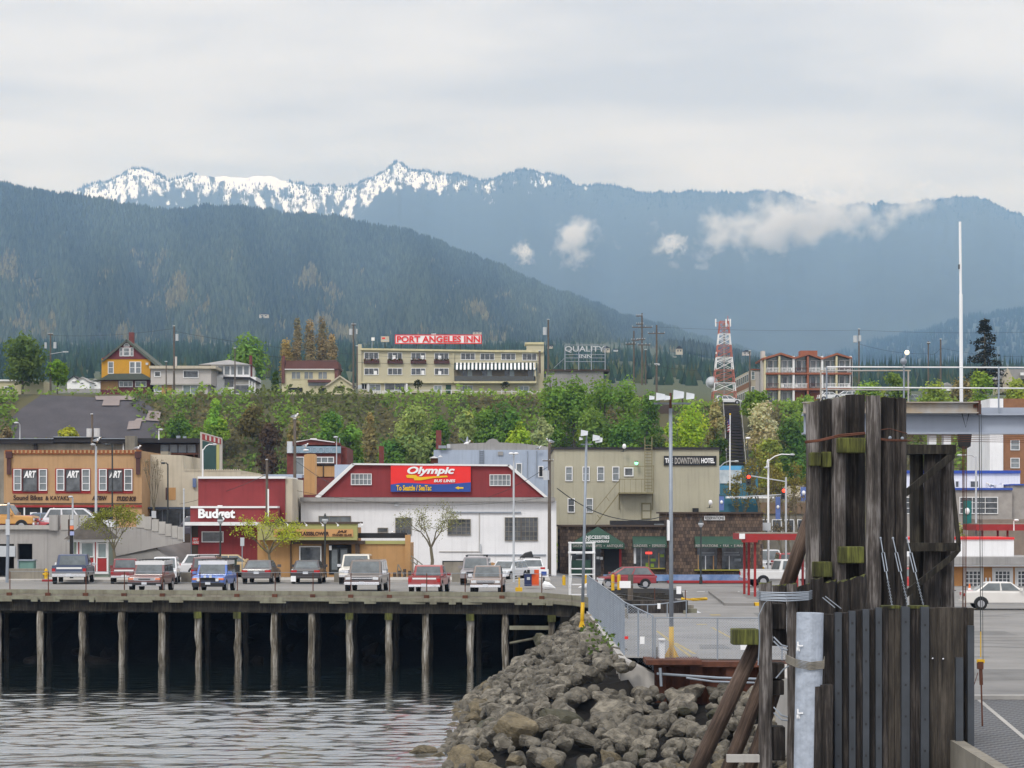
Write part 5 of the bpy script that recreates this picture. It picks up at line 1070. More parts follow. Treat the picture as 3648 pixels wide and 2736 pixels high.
d = part(a, 'door', 'hoteltrim', (2285,2320,1791,1850,Y-.08,.06)); part(d, 'panel', 'hotel', (2289,2316,1797,1818,Y-.1,.02),(2289,2316,1822,1846,Y-.1,.02)); part(a, 'meter_box', 'black', (2468,2489,1810,1824,Y-.4,.4))
M['greenlamp'] = mat('lit_green', (.25,1,.45), .4, .02, emit=1.6)
gl_ = thing('green_lamp', 'glowing green lamp above the square hotel window', 'lamp', (X(2267,182), 182.6, Z(1656,182.6))); Y = 182.4
mb = MB(); mb.ball((X(2267,Y),Y,Z(1650,Y)), .15); mb.build('globe', M['greenlamp'], gl_); MB().pb(2263,2273,1642,1646,Y-.1,.5).build('hood', M['iron'], gl_)
for px, py, lb in [(2224,1600,'white floodlight on a bracket at the hotel roof edge'),(2531,1800,'white floodlight on a bracket low on the hotel corner')]:
    fl = thing('floodlight', lb, 'floodlight', (X(px,182),182.3,Z(py,182.3))); mb = MB(); k=.022; mb.ball((X(px,182.2),182.2,Z(py-10,182)), .16, sz=1.3); mb.build('head', M['whiteclean'], fl); mb = MB(); mb.pt((px-2,py),(px-4,py+10),182.3,4,4); mb.pt((px-14,py+10),(px+8,py+6),182.6,2.5,4); mb.build('bracket', M['iron'], fl)
# -- shingled shops
M['shingle'] = mat('cedar_shingle', C(104,86,74,.78), .9, .3, 1.0)
def shingle():
    m = M['shingle']; t = m.node_tree; L = t.links.new; b = t.nodes['Principled BSDF']
    co = t.nodes.new('ShaderNodeTexCoord'); mp_ = t.nodes.new('ShaderNodeMapping'); mp_.inputs['Rotation'].default_value = (R(90),0,0); mp_.inputs['Scale'].default_value = (1,1,1); L(co.outputs['Object'], mp_.inputs[0])
    br = t.nodes.new('ShaderNodeTexBrick'); br.inputs['Scale'].default_value = 2.2; br.inputs['Brick Width'].default_value = .42; br.inputs['Row Height'].default_value = .55; br.inputs['Mortar Size'].default_value = .02
    br.inputs['Color1'].default_value = (*C(124,104,88,.78),1); br.inputs['Color2'].default_value = (*C(78,66,60,.74),1); br.inputs['Mortar'].default_value = (*C(40,34,30,.7),1); L(mp_.outputs[0], br.inputs['Vector']); L(br.outputs['Color'], b.inputs['Base Color'])
shingle()
M['awning'] = mat('green_awning', C(54,84,70,.8), .8, .12, 1.0)
Y = 169; a = bld('gift_shop', 'low cedar shingled gift shop with pointed green awning', 'shop', 2180, Y)
wallbox(a, 1994, 2372, 1876, Y, 8, 'shingle'); part(a, 'roof_edge', 'brown', (1990, 2372, 1871, 1877, Y-.25, 8.4)); part(a, 'skylight', 'roofdark', (2178,2370,1855,1871,Y+2,3)); part(a, 'skylight_glass', 'glass_lt', (2330,2370,1866,1871,Y+1.9,.1))
mb = MB(); x0, x1, xm = X(2036,Y), X(2222,Y), X(2129,Y); zl, zt, zv = Z(1938,Y), Z(1878,Y), Z(1954,Y)
mb.add([(x0,Y-1.3,zl),(x1,Y-1.3,zl),(xm,Y-.75,zt),(xm,Y,zt+.05),(x0,Y,zl+.1),(x1,Y,zl+.1),(x0,Y-1.3,zv),(x1,Y-1.3,zv),(x0,Y,zv),(x1,Y,zv)], [(0,1,2),(0,2,3,4),(1,5,3,2),(6,7,1,0),(8,6,0,4),(7,9,5,1)])
aw = mb.build('awning', M['awning'], a); text('NECESSITIES', 2088, 2171, 1908, 1920, Y-1.22, M['whiteclean'], aw, 0, .012); text('Temptations', 2092, 2170, 1922, 1936, Y-1.32, M['whiteclean'], aw, .3, .012); text('&', 2082, 2090, 1916, 1930, Y-1.3, M['whiteclean'], aw, .2, .012); text('DISTINCTIVE GIFTS  •  ANTIQUES', 2041, 2219, 1940, 1951, Y-1.32, M['concrete'], aw, 0, .012)
part(a, 'shop_window', 'glass', (2036,2140,1956,2050,Y-.05,.04)); part(a, 'doorway', 'dark', (2152,2206,1956,2068,Y-.06,.05)); part(a, 'door_frame', 'red', (2206,2214,1956,2068,Y-.1,.1)); part(a, 'notice', 'whiteclean', (2125,2136,1983,1992,Y-.1,.04),(2138,2148,1984,1994,Y-.1,.04)); part(a, 'lattice', 'trim', (2052,2076,1972,1976,Y-.1,.04),(2052,2076,1992,1996,Y-.1,.04)); part(a, 'green_chest', 'awning', (2034,2104,1996,2050,Y-.9,.7))
def slopeawn(a0, b, c, d, e, Y, s, sa, sb, root):
    mb = MB(); mb.add([(X(a0,Y),Y-1.2,Z(d,Y)),(X(b,Y),Y-1.2,Z(d,Y)),(X(b,Y),Y,Z(c,Y)),(X(a0,Y),Y,Z(c,Y)),(X(a0,Y),Y-1.2,Z(e,Y)),(X(b,Y),Y-1.2,Z(e,Y)),(X(a0,Y),Y,Z(e,Y)),(X(b,Y),Y,Z(e,Y))], [(0,1,2,3),(4,5,1,0),(6,4,0,3),(5,7,2,1)])
    o = mb.build('awning', M['awning'], root); text(s, sa, sb, d+1.5, e-2, Y-1.22, M['concrete'], o, 0, .012); return o
slopeawn(2253, 2372, 1911, 1938, 1951, Y, 'SUNDRIES  •  ESPRESSO', 2257, 2370, a)
part(a, 'shop_window', 'glass', (2260,2370,1952,2024,Y-.05,.04)); part(a, 'window_sill', mat('lime_sill', C(168,160,60,.8)), (2258,2370,2023,2027,Y-.2,.2)); part(a, 'mullion', 'ochre', (2310,2313,1960,2023,Y-.1,.05),(2345,2349,1970,2023,Y-.1,.05)); part(a, 'mullion', 'trim', (2258,2266,1952,2008,Y-.1,.05),(2283,2285,1952,2023,Y-.1,.05)); part(a, 'display', mat('lime_display', C(150,176,60,.8)), (2300,2309,2005,2022,Y-.09,.03),(2318,2336,1990,2000,Y-.09,.03),(2352,2366,1975,1985,Y-.09,.03),(2318,2330,2008,2020,Y-.09,.03))
ns = part(a, 'open_sign', mat('lit_red', (1,.07,.05), .4, .03, emit=1.1), (2300,2323,1966,1974,Y-.12,.05))
a = bld('reservations_shop', 'taller cedar shingled reservations shop with straight green awning', 'shop', 2540, Y); Y = 168.6
wallbox(a, 2373, 2717, 1828, Y, 8, 'shingle'); part(a, 'roof_edge', 'brown', (2364, 2720, 1824, 1830, Y-.3, 8.6)); slopeawn(2474, 2652, 1911, 1938, 1951, Y, 'RESERVATIONS  •  FAX  •  E-MAIL', 2478, 2650, a)
s1 = part(a, 'sign', 'whiteclean', (2509,2582,1838,1853,Y-.1,.08)); text('RESERVATIONS', 2512, 2579, 1840, 1851, Y-.11, M['black'], s1, 0, .012); s1 = part(a, 'upright_sign', 'whiteclean', (2378,2384,1852,1926,Y-.9,.8)); [part(s1, 'letter_mark', 'black', *[(2380,2382.5,1857+i*9,1862+i*9,Y-.92,.02) for i in range(8)])]
part(a, 'shop_window', 'glass', (2484,2554,1952,2030,Y-.05,.04)); part(a, 'shop_window', 'glass', (2572,2652,1952,2030,Y-.05,.04)); part(a, 'window_sill', bpy.data.materials['lime_sill'], (2474,2654,2029,2033,Y-.25,.25)); part(a, 'mullion', 'ochre', (2486,2489,1976,2029,Y-.1,.05),(2540,2544,1980,2029,Y-.1,.05)); part(a, 'mullion', 'trim', (2512,2515,1980,2029,Y-.1,.05),(2597,2599,1980,2029,Y-.1,.05)); [part(a, 'window_lettering', 'glass_lt', q) for q in ((2500,2545,1967,1972,Y-.09,.03),(2490,2546,1976,1979,Y-.09,.03),(2578,2632,1966,1971,Y-.09,.03),(2578,2636,1975,1979,Y-.09,.03),(2616,2640,1990,2000,Y-.09,.03))]
mu = mat('mural_blue', C(96,146,206,.85), .7, .35, 1.6, col2=C(150,176,214,.8)); single(MB().pb(2150,2682,2048,2070,166.5,.8), 'planter_wall', 'low planter wall painted with a blue sea mural before the shingled shops', 'planter', mu)
pv_ = MB(); pv_.box(X(1700,152),X(2720,166),140.8,166.5,2.9,2.905); 
cb_ = MB(); cb_.pb(2380,2700,2070,2077,165,1.4); single(cb_, 'kerb', 'red painted kerb along the shingled shops', 'kerb', M['red'])
# -- street beyond the hotel: mural building and far end blocks
Y = 215; a = bld('mural_building', 'teal building with a snowy mountain mural right of the hotel', 'building', 2610, Y); wallbox(a, 2556, 2700, 1658, Y, 10, mat('teal_wall', C(60,110,128,.8), .8)); 
part(a, 'mural', mat('mural_snow', C(176,194,206,.85), .7, .3, .8, col2=C(214,220,222,.9)), (2562,2642,1662,1722,Y-.08,.06)); part(a, 'mural_sky', mat('mural_sky', C(96,168,214,.85), .7), (2562,2642,1660,1674,Y-.1,.03)); part(a, 'awning', 'whiteclean', (2590,2800,1768,1775,Y-2,1.5))
Y = 230; a = bld('shop_row', 'dim row of shops behind the bare street trees', 'building', 2760, Y); wallbox(a, 2640, 2900, 1770, Y, 10, 'concrete_dk'); part(a, 'band', mat('brown_band', C(128,106,84,.8)), (2640,2900,1790,1830,Y-.2,.2)); [window(a, 2660+i*45, 2695+i*45, 1850, 1900, Y, gl='glass') for i in range(5)]
Y = 240; a = bld('cream_block', 'pale block with blue banner beyond the street trees', 'building', 2850, Y); wallbox(a, 2826, 2990, 1730, Y, 10, 'cream')
# -- right side: brick apartments, white and grey blocks, orange cafe
M['brickbrn'] = mat('tan_brick', C(150,108,78,.82), .9, .15, 2)
Y = 235; a = bld('apartment_building', 'brown brick apartment block at the right edge with white stair tower', 'building', 3600, Y); wallbox(a, 3573, 3800, 1420, Y, 14, 'brickbrn'); wallbox(a, 3526, 3574, 1420, Y-.4, 12, 'white'); 
for yy in (1505, 1567, 1631, 1690): window(a, 3600, 3633, yy, yy+37, Y, gl='glass_lt', ny=2, fw=2.5); window(a, 3660, 3693, yy, yy+37, Y, gl='glass_lt', ny=2, fw=2.5)
Y = 205; a = bld('white_building', 'long white building with bright blue roof band behind the steel cables', 'building', 3430, Y); wallbox(a, 3170, 3634, 1682, Y, 9, 'white'); part(a, 'roof_band', mat('blue_band', C(58,86,170,.85)), (3168,3636,1676,1686,Y-.2,9.3)); [window(a, q, q+r, 1712, 1738, Y, gl='glass') for q, r in ((3402,16),(3455,32),(3250,30))]
Y = 196; a = bld('grey_building', 'grey building with long bands of windows below the white one', 'building', 3500, Y); wallbox(a, 3170, 3606, 1745, Y, 9, mat('warm_grey', C(166,160,154,.88), .85)); part(a, 'roof_band', bpy.data.materials['blue_band'], (3168,3608,1738,1746,Y-.2,9.3)); wallbox(a, 3606, 3760, 1728, Y+.5, 9, bpy.data.materials['warm_grey'], name='side_wall'); part(a, 'side_band', bpy.data.materials['blue_band'], (3606,3760,1724,1729,Y+.3,9)); window(a, 3418, 3556, 1770, 1831, Y, gl='glass', nx=3, ny=3, fw=3); window(a, 3220, 3380, 1770, 1831, Y, gl='glass', nx=3, ny=3, fw=3)
part(a, 'roof_vents', 'whiteclean', (3520,3540,1722,1738,Y+3,1),(3550,3575,1727,1738,Y+3,1),(3570,3600,1722,1729,Y+4,1))
Y = 188; a = bld('brown_building', 'plain taupe wall behind the red canopy on the right', 'building', 3620, Y); wallbox(a, 3500, 3800, 1850, Y, 6, mat('taupe', C(138,124,112,.85), .85))
Y = 160; a = bld('cafe_building', 'low orange sided cafe with white framed grid windows and red roof line', 'cafe', 3560, Y)
wallbox(a, 3180, 3800, 1990, Y, 7, mat('cafe_orange', C(198,142,84,.85), .8, .1, 2.0)); MB().prism([(3170,2012),(3190,1985),(3800,1985),(3800,2012)], Y-1.2, 8).build('roof', M['roofgrey'], a); part(a, 'fascia_trim', 'trim', (3170,3800,2012,2018,Y-1.1,.4)); wallbox(a, 3180, 3612, 1918, Y+2, 5, 'white', name='upper_wall', d=1990); part(a, 'upper_trim', 'signred', (3175,3614,1914,1922,Y+1.9,5.2))
for q in (3438, 3543, 3624): part(a, 'white_surround', 'trim', (q-8, q+66, 2022, 2098, Y-.05, .045)); window(a, q, q+58, 2032, 2092, Y-.05, nx=4, ny=4, gl='glass', fw=4)
part(a, 'base_board', 'brown', (3180,3800,2110,2125,Y-.04,.03)); part(a, 'lantern', 'whiteclean', (3511,3516,2058,2085,Y-.2,.1),(3524,3529,2058,2085,Y-.2,.1))
def shelter(label, px0, px1, pyt, ybase, Y, posts, dep):
    root = thing('bus_shelter', label, 'shelter', (X((px0+px1)/2,Y), Y, ground_z(X((px0+px1)/2,Y),Y)))
    mb = MB(); mb.pb(px0,px1,pyt,pyt+22,Y,dep); mb.build('roof', M['red'], root); MB().pb(px0+4,px1-2,pyt-3,pyt-.2,Y+.3,dep-.6).build('roof_top', M['concrete_dk'], root)
    for px, yb, dd in posts: MB().box(X(px,Y+dd)-.07,X(px,Y+dd)+.07,Y+dd,Y+dd+.14,LOT,Z(pyt+20,Y)).build('post', M['red'], root)
    return root
s_ = shelter('red flat roofed shelter on slim red posts beside the lashed piles', 2645, 2900, 1902, 2130, 139, [(2652,2130,5),(2668,2135,3),(2690,2150,.5),(2840,2150,.5),(2860,2150,5)], 6); part(s_, 'notice', 'whiteclean', (2634,2654,1901,1920,138.8,.1)); part(s_, 'crossbeam', 'red', (2644,2700,1920,1932,138.9,.4))
s_ = shelter('red canopy beams before the taupe wall on the right', 3478, 3800, 1868, 2010, 172, [(3500,1,1),(3555,1,3),(3590,1,1)], 5); 
single(MB().add([(11.6,126,LOT),(13.2,126,LOT),(14.2,146,LOT),(12.4,146,LOT),(11.6,126,LOT+.14),(13.2,126,LOT+.14),(14.2,146,LOT+.14),(12.4,146,LOT+.14)], [(4,5,6,7),(0,1,5,4),(0,4,7,3),(1,2,6,5)]), 'traffic_island', 'kerbed island under the red shelter', 'kerb', M['asphalt'])
single(MB().box(X(2683,127),X(2702,127),125.9,126.6,LOT+.0,LOT+.17), 'kerb_end', 'yellow painted nose of the shelter island', 'kerb', M['yellow'])
# road and lot markings
mk = MB()
for i in range(12):
    px = 2235+i*62; Yd = 148; 
    if px < 2720: mk.box(X(px,Yd), X(px+28,Yd), Yd, Yd+.35, G(X(px,Yd),Yd)+.006, G(X(px,Yd),Yd)+.012)
mk.build('lane_dashes', M['trim'])['kind'] = 'structure'
mk = MB(); z = LOT+.005
for (a0, b0), (c0, d0) in [((2336,2248),(2470,2352)),((2530,2235),(2650,2300)),((2400,2290),(2470,2330))]:
    Ya, Yb = F*(ZC-LOT)/(b0-HY), F*(ZC-LOT)/(d0-HY); mk.add([(X(a0,Ya),Ya,z),(X(a0,Ya)+.12,Ya,z),(X(c0,Yb)+.12,Yb,z),(X(c0,Yb),Yb,z)], [(0,1,2,3)])
for px, py in [(2548,2191),(3480,2170),(2500,2225)]:
    Ya = F*(ZC-LOT)/(py-HY); mk.box(X(px-18,Ya),X(px+18,Ya),Ya-.4,Ya+.4,z,z+.004)
mk.build('lot_markings', mat('worn_yellow', C(176,156,96,.8), .9, .3, 4))['kind'] = 'structure'
single(MB().tube([(X(2430,134),134,LOT+.08),(X(2470,133),133,LOT+.08),(X(2517,134),134,LOT+.08)], .09, 6), 'wheel_stop', 'long yellow painted bar lying on the lot asphalt', 'barrier', M['yellow'])
# -- concrete parking structure at the left
Y = 151; a = bld('parking_structure', 'concrete parking structure with dark opening and stepped ramp wall', 'parking structure', 200, Y)
M['garage'] = mat('garage_concrete', C(172,168,164,.86), .9, .1, .5, streak=.4)
mb = MB(); mb.pb(-120,60,1885,1938,Y,.5); mb.pb(-120,-30,1930,2062,Y,.5); mb.pb(115,210,1885,2062,Y,.5); mb.pb(60,115,1885,1937,Y,.5); mb.build('wall', M['garage'], a)
mb = MB(); mb.pb(-120,176,1871,1886,Y-.25,.8); mb.build('ledge', M['concrete'], a); part(a, 'deck', 'concrete', (-120, 480, 1902, 1914, Y+.6, 20)); part(a, 'interior', 'dark', (-30,115,1930,2064,Y+4,.3)); part(a, 'column', 'garage', (50,62,1938,2062,Y,.5)); part(a, 'bay_sign', 'can', (-20,54,1945,1983,Y-.1,.2)); part(a, 'pillar', 'garage', (175,205,1835,1890,Y-.3,1))
for q in [(216,246),(248,280),(284,312)]: part(a, 'guard_panel', 'concrete', (q[0],q[1],1834,1888,Y-.1,.3))
mb = MB(); mb.prism([(203,1888),(320,1885),(500,1876),(560,1893),(650,1922),(650,1934),(560,1950),(400,1985),(300,2062),(203,2062)], Y-.05, .5); mb.build('ramp_wall', M['garage'], a)
for i, q in enumerate([(486,514,1833,1880),(514,538,1840,1886),(540,564,1850,1893),(565,588,1858,1902),(589,610,1866,1910),(611,632,1873,1916),(633,653,1877,1922)]): part(a, 'guard_panel', 'concrete', (*q,Y-.1,.3))
rampm = MB(); z1 = Z(1934,156); 
rampm.add([(X(400,151.5),148,DECK+.0),(X(690,151.5),150.5,DECK+.02),(X(690,156),160,z1),(X(640,156),156,z1),(X(560,152),151.2,Z(1952,151.2)),(X(400,151.5),151.0,Z(1986,151))], [(0,1,2,3,4,5)]); struct(rampm, 'ramp_road', M['asphalt'])
for a0,b,c,d,lb in [(68,98,2000,2028,None)]: 
    ub = thing('utility_cabinet', 'green utility cabinet beside the dark garage opening', 'cabinet', (X(90,146),146,DECK)); part(ub, 'body', mat('pale_green', C(106,140,132,.85)), (63,119,1997,2030,146,.8)); part(ub, 'lid', 'galv', (61,121,1994,1998,145.9,1)); part(ub, 'leg', 'galv', (62,66,1996,2040,145.9,.1))
single(MB().pb(29,156,2026,2065,143,.6), 'barrier_block', 'stained concrete barrier block below the green cabinet', 'barrier', M['concrete_dk'])
hy = thing('fire_hydrant', 'yellow fire hydrant by the garage wall', 'hydrant', (X(164,143),143,DECK+.1)); mb = MB(); x = X(164,143); z = DECK; Y = 143; mb.tube([(x,Y,z),(x,Y,z+.55),(x,Y,z+.6)], [.11,.1,.14], 10); mb.ball((x,Y,z+.62), .12); mb.ball((x,Y,z+.75), .04); mb.tube([(x-.2,Y,z+.42),(x+.2,Y,z+.42)], .06, 8); mb.build('body', M['yellow'], hy); MB().tube([(x,Y-.17,z+.42),(x,Y-.05,z+.42)], .07, 8).build('outlet', M['yellow'], hy)
sw = MB(); sw.box(-40, X(1960,142), 141.2, 147, DECK-.1, DECK+.13); struct(sw, 'pavement', M['concrete'])
kb = MB(); kb.box(X(150,141.1), X(192,141.1), 141.05, 141.19, DECK, DECK+.15); single(kb, 'kerb', 'red painted kerb stretch by the hydrant', 'kerb', M['red'])
for a0, b, lb in [(645,760,'low concrete barrier block behind the blue car'),(1190,1262,'low concrete barrier block right of the black sedan'),(1610,1660,'low concrete barrier block left of the grey car')]: single(MB().pb(a0,b,2040,2079,140.2,.6), 'barrier_block', lb, 'barrier', M['concrete_dk'])
# -- ticket booth
Y = 147; a = bld('ticket_booth', 'small red and white ticket booth with a steep hipped shingle roof', 'booth', 330, Y)
wallbox(a, 252, 386, 1926, Y, 2.4, mat('booth_green', C(150,162,148,.8)), d=2062); part(a, 'corner_trim', 'trim', (272,278,1930,2050,Y-.06,.06),(283,288,1930,1980,Y-.06,.06),(333,338,1930,2040,Y-.06,.06),(342,347,1930,2040,Y-.06,.06),(380,386,1930,2042,Y-.06,.06),(310,386,2036,2045,Y-.1,.1)); part(a, 'red_panel', 'red', (278,283,1930,2040,Y-.05,.045),(338,342,1930,2040,Y-.05,.045),(315,334,1988,2040,Y-.05,.045))
window(a, 288, 334, 1932, 1985, Y, gl='glass_gr', fw=3); d = part(a, 'door', 'red', (347,380,1988,2036,Y-.05,.045)); window(a, 347, 380, 1934, 1988, Y, gl='glass_gr', fw=3); part(a, 'eave', 'trim', (240,396,1921,1931,Y-.5,3.4))
mb = MB(); x0, x1, xm0, xm1 = X(235,Y), X(400,Y), X(308,Y), X(330,Y); zb_, zt_ = Z(1921,Y), Z(1845,Y); mb.add([(x0,Y-.7,zb_),(x1,Y-.7,zb_),(x1,Y+3,zb_),(x0,Y+3,zb_),(xm0,Y+1.2,zt_),(xm1,Y+1.2,zt_)], [(0,1,5,4),(1,2,5),(2,3,4,5),(3,0,4),(3,2,1,0)]); mb.build('roof', M['roofdark'] if 0 else mat('booth_shingle', C(92,86,80,.75), .9, .2, 4), a)
# ================================================================== houses on top of the bluff
M['yhouse'] = mat('ochre_yellow_siding', C(206,152,42,.85), .8, .08, 1)
M['mhouse'] = mat('maroon_gable', C(118,56,58,.8), .8, .1, 1)
M['stuccogrey'] = mat('pale_grey_stucco', C(196,190,186,.88), .85, .06, 1)
M['paleyel'] = mat('pale_yellow_siding', C(206,198,164,.88), .85, .05, 1)
M['inn'] = mat('khaki_siding', C(194,187,160,.88), .85, .05, .6)
M['orangeroof'] = mat('orange_brown_roof', C(158,98,72,.82), .8, .15, 1)
M['greenroof'] = mat('green_roof', C(92,98,88,.8), .85, .15, 1)
def top(name, label, cat, px, Y): return thing(name, label, cat, (X(px,Y), Y, ground_z(X(px,Y),Y)))
# pale house at the far left
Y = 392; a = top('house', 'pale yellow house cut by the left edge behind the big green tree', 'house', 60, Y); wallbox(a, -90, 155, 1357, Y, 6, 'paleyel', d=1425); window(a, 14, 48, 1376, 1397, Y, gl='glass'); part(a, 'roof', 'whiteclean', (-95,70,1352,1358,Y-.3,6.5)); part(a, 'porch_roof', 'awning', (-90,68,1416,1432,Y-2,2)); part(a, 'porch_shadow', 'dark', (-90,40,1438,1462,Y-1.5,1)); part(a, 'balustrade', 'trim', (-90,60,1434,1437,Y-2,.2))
# yellow house
Y = 395; a = top('house', 'ochre yellow house with maroon gable and green porch roof', 'house', 450, Y)
wallbox(a, 362, 535, 1276, Y, 9, 'yhouse', d=1348); MB().prism([(366,1278),(450,1210),(535,1278)], Y+.01, 9).build('gable', M['mhouse'], a)
mb = MB(); mb.prism([(360,1287),(449,1209),(452,1209),(452,1215),(366,1289)], Y-.5, 10); mb.prism([(449,1209),(452,1209),(566,1301),(556,1304),(449,1216)], Y-.5, 10); mb.build('roof', M['greenroof'], a); part(a, 'chimney', 'brick', (459,476,1184,1226,Y+3,1))
part(a, 'eave_band', 'mhouse', (364,534,1274,1279,Y-.1,.1)); wallbox(a, 358, 535, 1353, Y-.3, 9, 'mhouse', name='lower_wall', d=1408); part(a, 'porch_wall', 'ochre', (360,420,1357,1388,Y-.35,.05))
mb = MB(); mb.prism([(328,1357),(362,1347),(390,1331),(505,1330),(545,1352),(530,1352),(366,1353),(340,1358)], Y-1.6, 2.0); mb.build('porch_roof', M['greenroof'], a)
window(a, 384, 405, 1288, 1331, Y, ny=2, gl='glass_lt', fw=2.5); window(a, 461, 482, 1288, 1331, Y, ny=2, gl='glass_lt', fw=2.5); window(a, 482, 503, 1288, 1331, Y, ny=2, gl='glass_lt', fw=2.5)
window(a, 439, 462, 1238, 1269, Y, ny=2, gl='glass_lt', fw=2.5); window(a, 426, 437, 1238, 1269, Y, ny=2, gl='glass_lt', fw=2); window(a, 464, 475, 1238, 1269, Y, ny=2, gl='glass_lt', fw=2); MB().prism([(440,1234),(441,1228),(446,1223),(451,1222),(456,1223),(461,1228),(462,1234)], Y-.08, .07).build('fan_window', M['trim'], a); MB().prism([(443,1232),(445,1227),(451,1225),(457,1227),(459,1232)], Y-.1, .03).build('fan_pane', M['glass_lt'], a)
window(a, 423, 473, 1357, 1379, Y-.35, nx=3, gl='glass_lt', fw=3); window(a, 481, 522, 1357, 1379, Y-.35, nx=2, gl='glass_lt', fw=3)
part(a, 'satellite_dish', 'can', (519,528,1292,1300,Y-.4,.15))
# distant white houses left of it
for i, (p, q, r, Y, wd, lb) in enumerate([(262,1340,1378,640,46,'small white house with dark gable roof down the street left of the yellow house'),(292,1345,1380,600,54,'white house with steep bright gable beside the yellow house'),(338,1352,1378,660,60,'low pale house just left of the yellow house porch')]):
    a = top('house', lb, 'house', p, Y); MB().prism([(p-wd/2,q+14),(p,q-1),(p+wd/2,q+14),(p+wd/2,r+20),(p-wd/2,r+20)], Y, 7).build('wall', M['whiteclean'], a); mb = MB(); mb.prism([(p-wd/2-3,q+16),(p,q-3),(p+wd/2+3,q+16),(p+wd/2,q+18),(p,q+1),(p-wd/2,q+18)], Y-.4, 8); mb.build('roof', M['roofdark'] if i == 0 else M['roofgrey'], a); window(a, p-8, p+8, q+16, q+26, Y, gl='glass')
part_ = single(MB().pb(205,360,1385,1402,520,5), 'hedge_wall', 'long low grey wall behind the lip of the tarped slope', 'wall', M['roofgrey'])
# grey flat roofed house
Y = 392; a = top('house', 'pale grey flat roofed house with wide overhang and picture windows', 'house', 645, Y)
wallbox(a, 537, 752, 1312, Y, 9, 'stuccogrey', d=1370); wallbox(a, 548, 740, 1370, Y+.4, 8, 'stuccogrey', name='lower_wall', d=1412); part(a, 'roof', 'cream', (531,768,1303,1313,Y-.7,10)); part(a, 'floor_band', 'concrete', (535,745,1366,1371,Y-.15,.2)); window(a, 549,573,1322,1343,Y,gl='glass'); window(a, 652,708,1319,1347,Y,gl='glass',nx=1); part(a, 'orange_door_wall', 'ochre', (576,612,1370,1410,Y+.3,.08)); window(a, 548,575,1371,1396,Y+.4,gl='glass_gr'); window(a, 650,707,1371,1406,Y+.4,gl='glass_gr',nx=2); part(a, 'chimney', 'stuccogrey', (623,629,1270,1304,Y+2,.6))
# white glass fronted house
Y = 400; a = top('house', 'white house with glazed upper floor and grey hipped roof', 'house', 830, Y)
wallbox(a, 752, 890, 1298, Y, 9, 'whiteclean', d=1342); mb = MB(); x0,x1,xm = X(708,Y),X(895,Y),X(803,Y); mb.add([(x0,Y-.8,Z(1300,Y)),(x1,Y-.8,Z(1300,Y)),(x1,Y+9,Z(1300,Y)),(x0,Y+9,Z(1300,Y)),(xm,Y+4,Z(1276,Y))], [(0,1,4),(1,2,4),(2,3,4),(3,0,4),(3,2,1,0)]); mb.build('roof', M['roofgrey'], a)
for i in range(6): window(a, 752+i*23, 774+i*23, 1302, 1337, Y, gl='glass_lt', fw=2.5)
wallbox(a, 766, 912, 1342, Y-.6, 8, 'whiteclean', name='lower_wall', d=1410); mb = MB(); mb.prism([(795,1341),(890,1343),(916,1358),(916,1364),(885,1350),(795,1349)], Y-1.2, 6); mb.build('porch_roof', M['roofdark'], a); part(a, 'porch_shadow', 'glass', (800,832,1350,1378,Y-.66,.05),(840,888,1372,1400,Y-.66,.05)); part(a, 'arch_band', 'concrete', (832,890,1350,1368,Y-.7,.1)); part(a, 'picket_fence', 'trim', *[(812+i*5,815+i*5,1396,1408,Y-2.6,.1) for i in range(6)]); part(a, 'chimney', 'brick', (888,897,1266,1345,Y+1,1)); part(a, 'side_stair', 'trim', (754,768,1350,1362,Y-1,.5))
for q in range(3): part(a, 'column', 'trim', (886+q*10,890+q*10,1352+q*4,1398,Y-1,.2))
# cream house with brown gambrel roof + gabled annex
Y = 397; a = top('house', 'cream house with brown roof and three upper windows', 'house', 1095, Y)
wallbox(a, 1004, 1192, 1315, Y, 8, 'paleyel', d=1415); MB().prism([(1014,1316),(1020,1285),(1198,1283),(1207,1312),(1190,1316)], Y-.5, 9).build('roof', M['orangeroof'] if 0 else mat('brown_roof', C(112,76,70,.8), .85, .12, 1), a); part(a, 'roof_wing', bpy.data.materials['brown_roof'], (1003,1014,1280,1365,Y-.4,7),(1192,1205,1290,1350,Y-.3,7)); part(a, 'chimney', 'brick', (1005,1014,1268,1290,Y+2,.8)); part(a, 'eave', 'trim', (1014,1190,1314,1317,Y-.55,.4))
for q in (1037, 1082, 1132): window(a, q, q+35, 1323, 1352, Y, gl='glass_lt', fr='paleyel', nx=2, fw=2.5)
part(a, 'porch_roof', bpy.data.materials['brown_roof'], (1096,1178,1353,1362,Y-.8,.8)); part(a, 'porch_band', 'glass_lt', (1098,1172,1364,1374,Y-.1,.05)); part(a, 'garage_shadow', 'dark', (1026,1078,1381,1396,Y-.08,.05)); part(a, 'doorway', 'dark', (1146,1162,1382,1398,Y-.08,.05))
Y = 394; a = top('house', 'small cream gabled annex between the cream house and the twin poles', 'house', 1210, Y); MB().prism([(1163,1372),(1211,1340),(1258,1370),(1258,1415),(1163,1415)], Y, 6).build('wall', M['paleyel'], a); mb = MB(); mb.prism([(1158,1374),(1211,1337),(1262,1371),(1256,1373),(1211,1343),(1164,1376)], Y-.4, 7); mb.build('roof', M['cream'], a); part(a, 'doorway', 'dark', (1201,1224,1376,1392,Y-.05,.04))
